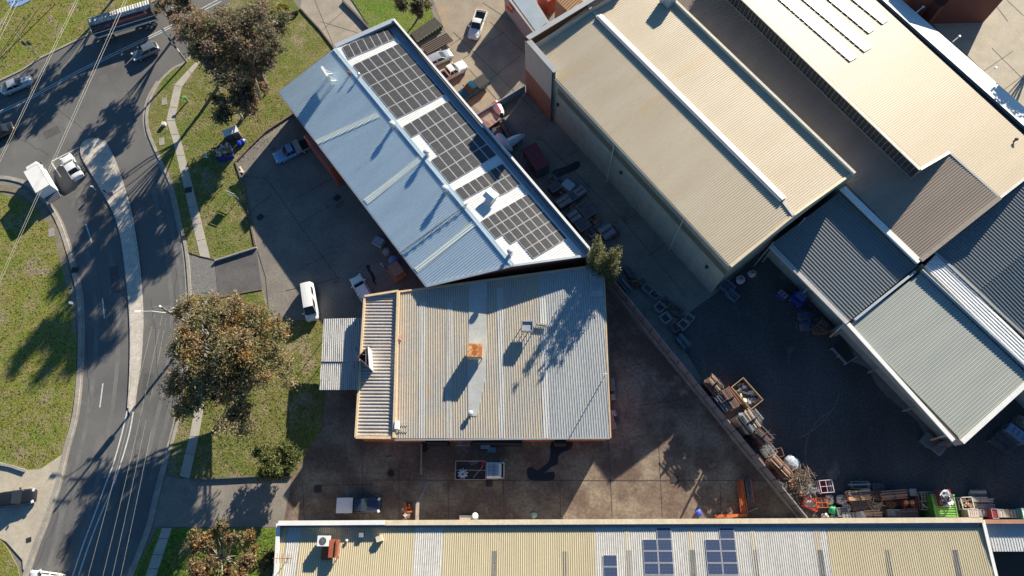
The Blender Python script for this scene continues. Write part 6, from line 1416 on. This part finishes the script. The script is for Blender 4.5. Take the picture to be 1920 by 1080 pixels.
boxstack('tan_crate', 'tan and white slatted crate against the parapet right of the green container', 'crate', (1811,962), 1.2, .9, 1.3, 0, timber_l, lid=bag_m, slats=5); boxstack('dark_crate', 'dark crate between the tan crate and the red tub', 'crate', (1833,962), 1.0, .8, .8, 0, steel_d, slats=2)
t = boxstack('red_tub', 'dark red tub left of the winged pallet at the bottom parapet', 'tub', (1847,964), .7, 1.1, 1.7, 0, plain('tub_red', (.22,.015,.03), .6)); 
t = boxstack('winged_pallet', 'pale pallet with cross-shaped top beside the red tub', 'pallet', (1866,963), 1.3, .9, 1.4, 0, bag_m, slats=3, lid=M('olive_board', (.42,.41,.34), scale=2, coord='obj')); boxstack('dark_crate', 'dark crate left of the teal box near the bottom right corner', 'crate', (1889,964), 1.1, .9, 1.2, 0, steel_d, slats=3)
t = boxstack('teal_box', 'teal and white box at the right end of the bottom row of goods', 'box', (1906,964), 1.4, 1.2, 2.0, 0, plain('teal_box', (.02,.28,.26), .5), lid=white_p, slats=3)
# orange steel bars in the red yard
for i, (a, b, wd, lb) in enumerate((((1388,898),(1396,964),.7,'left and longer bundle of orange steel bars in the reddish yard'),((1402,896),(1409,942),.75,'right and shorter bundle of orange steel bars in the reddish yard'))):
    bundle('orange_bars', lb, 'steel bars', a, b, wd, .45, orange_s, 5, 50+i, group='orange steel bars', jit=.2, straps=0, m2=M('orange_dark', (.40,.09,.02), (.3,.07,.02), scale=2, coord='obj'))
one(MB().bar(G(1402,960,.2), G(1422,952,.2), .08), 'thin_bar', steel_g, 'thin pale bar lying beside the orange bars', 'bar')
one(MB().bar(G(1340,968,.4), G(1400,966,.4), .35, .4), 'orange_beam', orange_s, 'long orange beam lying against the bottom parapet', 'beam')
blob(G(1309,962,0), .42, 55, plain('bag_blue', (.05,.10,.55), .5), 'blue_bag', 'bright blue bag on the lit ground by the bottom parapet', 'bag', squash=.7)
blob(G(1001,966,0), .4, 56, M('wrap_grey', (.5,.55,.5), (.2,.22,.2), scale=4, coord='obj'), 'plastic_bag', 'crumpled grey plastic bag by the bottom parapet corner', 'bag', squash=.5)
# B2 east wall leftovers
for i, (px, s, m_, lb) in enumerate((((1147,724),(.5,1.6,.8),steel_d,'dark narrow frame against the east wall of the central factory'),((1148,746),(.6,.6,.7),bag_m,'pale box below the dark frame at the east wall'),((1149,776),(.7,.7,.6),white_p,'white box at the lower east wall of the central factory'),((1147,795),(.6,1.5,.9),steel_r,'rusty heap at the lower east corner of the central factory'))):
    boxstack('wall_crate', lb, 'crate', px, s[0], s[1], s[2], .1*i, m_, slats=3)
# B2 south side leftovers
for i, (px, s, m_, lb) in enumerate((((863,832),(.7,.6,.7),steel_g,'small dark cabinet under the south eave of the central factory'),((875,830),(1.0,.8,.8),plain('box_mauve', (.22,.15,.14), .7),'mauve box under the south eave of the central factory'),((911,834),(1.2,1.0,.8),plain('lid_lilac', (.60,.56,.64), .5),'lilac-white washing machine lid shape under the south eave'),((922,844),(1.0,.6,.3),plain('sheet_blue', (.25,.33,.42), .4),'low blue-grey sheet stack below the lilac box'),((875,972),(1.6,.6,.5),plain('box_salmon', (.55,.38,.30), .7),'salmon box against the bottom parapet'))):
    boxstack('yard_box', lb, 'box', px, s[0], s[1], s[2], 0, m_)
t = thing('bin', 'pale green wheelie bin against the bottom parapet', 'bin', G(892,970)); m = MB(); m.lathe((0,0,0),[(.3,0),(.38,.9),(.4,1.0)],12); m.build('bin_body', plain('bin_green', (.28,.38,.22), .5), t, local=True); MB().lathe((0,.15,1.0),[(.38,0),(.3,.06)],12).build('lid', white_p, t, local=True)
one(MB().bar(G(921,853,.3), G(956,850,.3), .07).bar(G(948,846,.3),G(953,856,.3),.06), 'metal_rod', rust, 'thin rod with a hook lying above the flatbed cab', 'rod')
t = thing('rusty_trolley', 'rusty red trolley piled with orange and white scraps in the lower yard', 'trolley', G(765,960)); MB().box((0,0,.4),(1.0,2.1,.1)).build('deck', plain('trolley_red', (.25,.06,.03), .8), t, local=True); heap(t, .8, 1.7, .6, [timber_l, orange_s, bag_m, steel_r], 20, 60, sizes=(.2,.8))
for s in (-1,1): MB().box((s*.5,0,.5),(.07,2.1,.3)).build('side', plain('trolley_red', (.25,.06,.03)), t, local=True)
for i, (px, lb) in enumerate((((733,888),'black tyre with pale centre lying in the lower yard'),((796,842),'black tyre leaning by the beam under the factory eave'),((798,832),'second black tyre tucked against the factory wall by the beam'))):
    p = G(*px,.02); m = MB(); rr_ = [(.22,.0),(.36,.02),(.42,.1),(.42,.18),(.36,.25),(.22,.25),(.18,.12)]; m.lathe(p, rr_[:-1], 16); one(m, 'tyre', tyre_m, lb, 'tyre')
for px, lb in (((730,859),'small grey debris in the lower yard above the tyre'),((702,518),None)):
    if lb: one(MB().box(G(*px,.1),(.5,.2,.2),rz=.4).box(G(px[0]-2,px[1]+3,.1),(.3,.2,.2)), 'debris', steel_g, lb, 'debris')
# west side of B1 yard
boxstack('white_cowl', 'pale box-shaped machine cover with dark slot against the workshop west wall', 'machine', (712,457), 1.5, 1.1, .9, -.5, plain('cover_grey', (.42,.44,.48), .6)).children
t = thing('cable_drum', 'round drum on a square pallet between the pale cover and the blue bag', 'drum', G(726,474), -.9); MB().box((0,0,.1),(1.3,1.2,.2)).build('pallet', timber, t, local=True); m = MB(); m.lathe((0,0,.2),[(.5,0),(.52,.3),(.45,.55),(.2,.6),(.1,.6)],18); m.build('drum', plain('drum_grey', (.34,.38,.42), .5), t, local=True)
blob(G(739,489,0), .75, 61, plain('tarp_blue', (.22,.27,.45), .5), 'blue_tarp_heap', 'crumpled blue tarp heap against the workshop west wall', 'tarp', squash=.5)
t = thing('plywood_stack', 'tan plywood-topped bench near the workshop corner', 'bench', G(745,509), -.92); MB().box((0,0,1.0),(1.9,1.5,.1)).build('top', M('ply', (.42,.30,.22), (.34,.24,.18), scale=1.5, coord='obj'), t, local=True)
m = MB()
for s in (-1,1):
    for q in (-1,1): m.box((s*.85,q*.65,.5),(.1,.1,.95))
m.box((.3,-.2,.4),(2.3,1.9,.08)); m.build('leg_frame', timber, t, local=True)
one(MB().box(G(715,495,.1),(.35,.2,.15),rz=.5).box(G(718,499,.1),(.2,.3,.12)), 'debris', paper, 'tiny pale scraps on the shaded concrete near the plywood bench', 'debris')
# between B1 and B3
t = thing('striped_boat_cover', 'white cover with red stripe standing in the sun behind the workshop parapet', 'cover', G(935,212), -1.1)
m = MB(); m.loft([[Vector((x,y*w_,z)) for y, z in ((-1,.6),(-.8,1.3),(0,1.55),(.8,1.3),(1,.6))] for x, w_ in ((-1.2,.55),(-.6,.8),(.5,.7),(1.1,.35))]); m.build('cover', white_p, t, local=True)
m = MB(); m.loft([[Vector((x,y,1.6)) for y in (-.12,.12)] for x in (-1.2,1.0)]); m.build('red_stripe', plain('stripe_red', (.55,.04,.06), .5), t, local=True)
t = thing('corrugated_stack', 'stack of rusty corrugated sheets behind the workshop parapet', 'sheet stack', G(917,228), -.9)
sub(MB(), 'x', steel, t, t) if False else None
ribbed(MB(), [Vector(p) for p in ((-1.4,-1.3,1.0),(1.4,-1.3,1.0),(1.4,1.3,1.1),(-1.4,1.3,1.1))], Vector((1,0,0)), .22, .05, .06).build('sheets', M('rust_sheet', (.55,.46,.40), (.38,.17,.08), scale=1.2, coord='obj', streak=(.4,1.5), contrast=(.45,.6)), t, local=True)
MB().box((0,0,.5),(2.6,2.4,.95)).build('stack', steel_d, t, local=True)
bundle('pipe_bundle', 'dark shaded pipe bundle behind the workshop parapet beside the corrugated sheets', 'steel bundle', (925,240), (955,280), 1.2, .8, steel_d, 7, 71); bundle('pipe_bundle', 'second dark pipe bundle behind the workshop parapet next to the small boat', 'steel bundle', (938,222), (962,262), .9, .9, steel_d, 5, 72)
bundle('brick_row', 'rough dark row of offcuts along the workshop parapet', 'offcuts', (926,246), (952,276), 1.0, .5, steel_r, 9, 73, straps=0)
for px, lb, rz_ in (((966,270),'pale blue upturned dinghy resting across the maroon roof end',.55),((948,280),'pale dinghy tucked against the workshop parapet',-.85)):
    t = thing('dinghy', lb, 'boat', G(*px)+Vector((0,0,.3 if px[0]==948 else .0)), rz_); secs = []
    for k in range(9):
        f = k/8; w_ = .75*math.sin(math.pi*min(1,.28+f*.72))**.6 if f < .98 else .1; x = -1.8+3.4*f
        secs.append([Vector((x,y*w_,1.2+.55*(1-y*y)*min(1,w_/.5))) for y in (-1,-.7,0,.7,1)])
    m = MB(); m.loft(secs[::-1]); m.face(secs[0]); m.build('hull', plain('hull_blue', (.50,.60,.70), .4), t, local=True)
    m = MB()
    for s in (-1,1): m.box((0,s*.4,.6),(.1,.1,1.2)); m.box((.9,s*.3,.6),(.1,.1,1.2))
    m.build('stand', steel_d, t, local=True)
c = G(1005,293,2.4); t = thing('maroon_container', 'maroon roofed container in the shaded lane between workshop and warehouse', 'container', (c.x,c.y,0), FA-.12)
MB().box((0,0,1.2),(4.0,2.1,2.3)).build('container_body', steel_d, t, local=True)
ribbed(MB(), [Vector(p) for p in ((-2.05,-1.08,2.36),(2.05,-1.08,2.36),(2.05,1.08,2.36),(-2.05,1.08,2.36))], Vector((0,1,0)), .25, .05, .08).build('roof', M('maroon_roof', (.22,.05,.065), (.18,.04,.055), scale=1, coord='obj'), t, local=True)
scrap('dark tangle of bars left of the maroon container', (985,305), 2.0, 3.0, 80, steel_g, 74, z=1.2)
LB2 = ['furthest up the lane','second up the lane, against the workshop','in the middle of the lane group, left','in the middle of the lane group, right','darkest and largest, nearest the lane centre','next to the conifer, upper','beside the conifer, left','beside the conifer, right']
for i, (px, sx, sy, rz_) in enumerate((((1040,358),1.2,1.6,.0),((1056,384),1.4,2.0,0),((1070,377),1.3,1.9,0),((1086,366),1.3,1.5,0),((1098,400),2.4,1.8,0),((1076,412),1.6,1.6,0),((1092,428),1.5,1.8,0),((1136,440),2.0,1.9,0))):
    boxstack('stillage', 'dark blue-grey stillage in the shaded lane, '+LB2[i], 'stillage', px, sx, sy, 1.1, FA+rz_, steel_d, slats=2 if i % 2 else 0, lid=M('stillage_rim', (.30,.31,.34), scale=2))
t = boxstack('tarp_crate', 'pale blue sheet covering a crate in the shaded lane', 'crate', (1065,355), 1.6, 1.3, 1.2, FA+.2, plain('sheet_pale', (.36,.44,.52), .6), lid=plain('sheet_pale', (.36,.44,.52)), slats=3)
scrap('small blue scrap pile at the top of the shaded lane stillages', (1045,342), 1.2, 1.2, 25, plain('scrap_blue', (.08,.14,.3), .5), 75); scrap('grey tangle of rods by the conifer', (1121,425), 1.4, 1.0, 30, steel_g, 76)
for i, (px, sx, sy, m_, lb) in enumerate((((1052,368),1.3,1.0,steel_r,'brown crate wedged between the topmost lane stillages'),((1078,394),1.2,1.0,steel_g,'grey crate in the middle of the lane stillages'),((1112,412),1.3,1.2,timber,'tan-skidded crate right of the largest lane stillage'),((1106,440),1.2,1.0,steel_g,'grey crate nearest the workshop corner in the lane'),((1150,438),1.4,1.0,steel_r,'brown crate on the lane side above the conifer'),((1036,340),1.0,.9,steel_g,'small grey crate below the maroon container'),((1190,532),1.2,.9,steel_r,'brown crate by the fence below the conifer'),((1226,556),1.1,.9,steel_g,'grey crate by the fence above the open stillages'))):
    cage('wire_crate', lb, 'crate', px, sx, sy, .9, FA+.1*(i%4), m_, fill=.5, fcols=[steel_r, steel_d, timber], n=9, seed=100+i)
for i, (a, b, lb) in enumerate((((930,262),(960,300),'long shaded bundle behind the parapet left of the maroon container'),((960,300),(985,332),'shaded bundle behind the parapet just below the dinghies'),((1160,520),(1180,545),'thin shaded bundle against the fence under the conifer'))):
    bundle('pipe_bundle', lb, 'steel bundle', a, b, .9, .9, [steel_r, steel_g, steel_d][i], 6, 120+i, m2=steel_g)
# lane goods along the fence (shaded)
bundle('steel_bundle', 'dark long bundle at the foot of the conifer by the fence', 'steel bundle', (1172,500), (1188,520), .8, .7, steel_d, 4, 81); bundle('steel_bundle', 'dark bundle further down the fence from the conifer', 'steel bundle', (1200,524), (1222,548), .9, .7, steel_d, 5, 82)
OC = [((1247,570),1.3,1.2),((1235,579),1.1,1.1),((1268,585),1.4,1.2),((1246,599),1.15,1.15),((1279,611),1.1,1.1),((1290,600),1.0,1.0),((1264,617),1.1,.9),((1212,545),1.2,.9)]
LO = ['brown open stillage, topmost of the cluster by the fence','open stillage second from the top of the cluster, left side','brown open stillage on the right of the cluster','large square pale-rimmed open stillage in the middle of the cluster','open stillage low in the cluster beside the smaller pale one','small pale-rimmed open stillage, rightmost of the cluster','dark open stillage at the bottom of the cluster','pale blue-rimmed stillage apart from the cluster, nearer the conifer']
for i, (px, sx, sy) in enumerate(OC):
    cage('open_stillage', LO[i], 'stillage', px, sx, sy, 1.0, FA+.15*(i%3), M('rim_brown', (.22,.15,.13), scale=2) if i in (0,2,6) else plain('rim_grey', (.38,.34,.34), .6), fill=.4, fcols=[steel_r, steel_d] if i in (0,2) else None, n=8, seed=i, group='open stillages by the fence')
bundle('pipe_bundle', 'blue-grey flat bundle below the open stillages', 'steel bundle', (1270,628), (1290,652), 1.0, .5, M('blue_pipe', (.20,.25,.30), scale=2, coord='obj'), 7, 83)
# by the warehouse corner
cage('blue_trolley', 'blue-grey steel trolley frame beside the warehouse corner, larger', 'trolley', (1362,540), 1.6, 1.4, .8, -.8, plain('trolley_blue', (.16,.22,.32), .5), grid=2); cage('blue_trolley', 'blue-grey steel trolley frame below the larger one at the warehouse corner', 'trolley', (1372,556), 1.5, 1.0, .7, -.8, plain('trolley_blue', (.16,.22,.32)), grid=2)
bulk('bluish bulk bag nearest the warehouse corner', (1386,527), .62, 84); bulk('bluish bulk bag further right under the warehouse gable', (1408,515), .58, 85)
# forklift and blue goods
t = thing('forklift', 'dark blue forklift parked in the shade by the slate annex', 'forklift', G(1492,564), -.75)
blu = plain('forklift_blue', (.03,.05,.28), .4)
MB().box((0,0,.7),(1.9,1.2,.9)).build('body', blu, t, local=True); m = MB()
for s in (-1,1): m.bar((-.5,s*.5,1.1),(-.5,s*.5,2.1),.08); m.bar((.5,s*.5,1.1),(.4,s*.5,2.1),.08)
m.build('guard_post', blackp, t, local=True); m = MB().box((0,0,2.12),(1.3,1.15,.06)); m.build('roof_guard', blu, t, local=True)
m = MB()
for k in range(5): m.bar((-.6,-.5+k*.25,2.18),(.6,-.5+k*.25,2.18),.05)
m.build('guard_slat', plain('slat_grey', (.3,.32,.42), .5), t, local=True)
m = MB(); 
for s in (-1,1): m.bar((1.1,s*.35,.1),(1.1,s*.35,2.3),.12); m.bar((1.1,s*.3,.1),(2.2,s*.3,.1),.12,.05)
m.build('mast', blackp, t, local=True); wheels(t, 2, 1.25, (-.6,.6), .28, .2)
for i, (px, n_, lb) in enumerate((((1504,594),26,'blue and grey scrap heap right of the forklift'),((1508,614),26,'blue scrap frames at the yard edge below the forklift'))): scrap(lb, px, 1.6, 1.2, n_, plain('scrap_blue', (.08,.14,.3)) , 90+i, z=1.0)
boxstack('blue_crate', 'small blue crate left of the forklift', 'crate', (1464,556), 1.3, .7, .8, -.8, blu, slats=3); scrap('brown scrap heap in front of the annex corner', (1536,618), 2.4, 1.6, 60, steel_r, 93, z=1.1)
cage('grey_rack', 'grey rack beside the brown scrap heap', 'rack', (1537,613), 1.0, .9, 1.0, .8, steel_g, grid=2)
for i, (a, b, lb) in enumerate((((1584,606),(1556,632),'orange-tipped bollard arm reaching from the annex corner'),((1786,812),(1745,825),'orange-tipped arm reaching from the sage shed corner'))):
    A = G(*a,5.0); B = G(*b,3.2); m = MB(); t = thing('swing_arm', lb, 'arm', (A.x,A.y,0)); sub(MB().tube([A, A.lerp(B,.6)],.12,6), 'arm', steel, t, t); sub(MB().tube([A.lerp(B,.6), B],.13,6), 'orange_tip', plain('tip_orange', (.6,.25,.05), .5), t, t)
m = MB(); q = [G(1556,656), G(1582,684), G(1602,672)]
for a, b in ((q[0],q[1]),(q[1],q[2])):
    for z in (.9,.5): m.bar(a+Vector((0,0,z)), b+Vector((0,0,z)), .06)
for p in (q[0], q[0].lerp(q[1],.5), q[1], q[2]): m.bar(p, p+Vector((0,0,.95)), .07)
one(m, 'guard_rail', plain('rail_lilac', (.42,.42,.52), .5), 'pale angled guard rail round the pit by the sage shed', 'guard rail')
sheet('pit', [(1558,654),(1580,630),(1603,670),(1583,683)], .03, plain('bay_dark', (.035,.036,.037)))
# sage shed corner goods, right side racks
boxstack('flat_crate', 'flat blue-grey crate at the sage shed corner', 'crate', (1735,826), 1.4, 1.2, .4, .8, M('crate_bluegrey', (.16,.19,.23), scale=2)); cage('slatted_pallet', 'slatted grey pallet stack below the flat crate at the sage shed corner', 'pallet', (1756,840), 1.3, 1.3, .6, .8, steel_g, grid=6); boxstack('red_crate', 'red crate behind the slatted pallet at the sage shed corner', 'crate', (1770,830), 1.0, .9, .8, .75, plain('crate_red', (.35,.06,.03)), slats=3)
for i, (px, m_, lb) in enumerate((((1870,832),steel_d,'dark open cage, leftmost right of the sage shed'),((1880,824),steel_d,'dark cage between the leftmost cage and the blue rack'),((1912,800),steel_g,'grey cage at the right edge beside the blue rack'))): cage('steel_cage', lb, 'cage', px, 2.2, 1.2, 1.2, -.72, m_, grid=3)
boxstack('blue_rack', 'blue-grey ribbed rack between the dark cages and the right edge', 'rack', (1893,816), 2.6, 1.1, 1.5, -.72, M('rack_blue', (.14,.22,.34), scale=2), slats=4, lid=plain('rack_lid', (.2,.3,.44), .5)); boxstack('pale_crate', 'pale cream crate in the sun patch at the right edge', 'crate', (1916,794), 1.2, 1.0, 1.0, -.72, timber_l, slats=4)
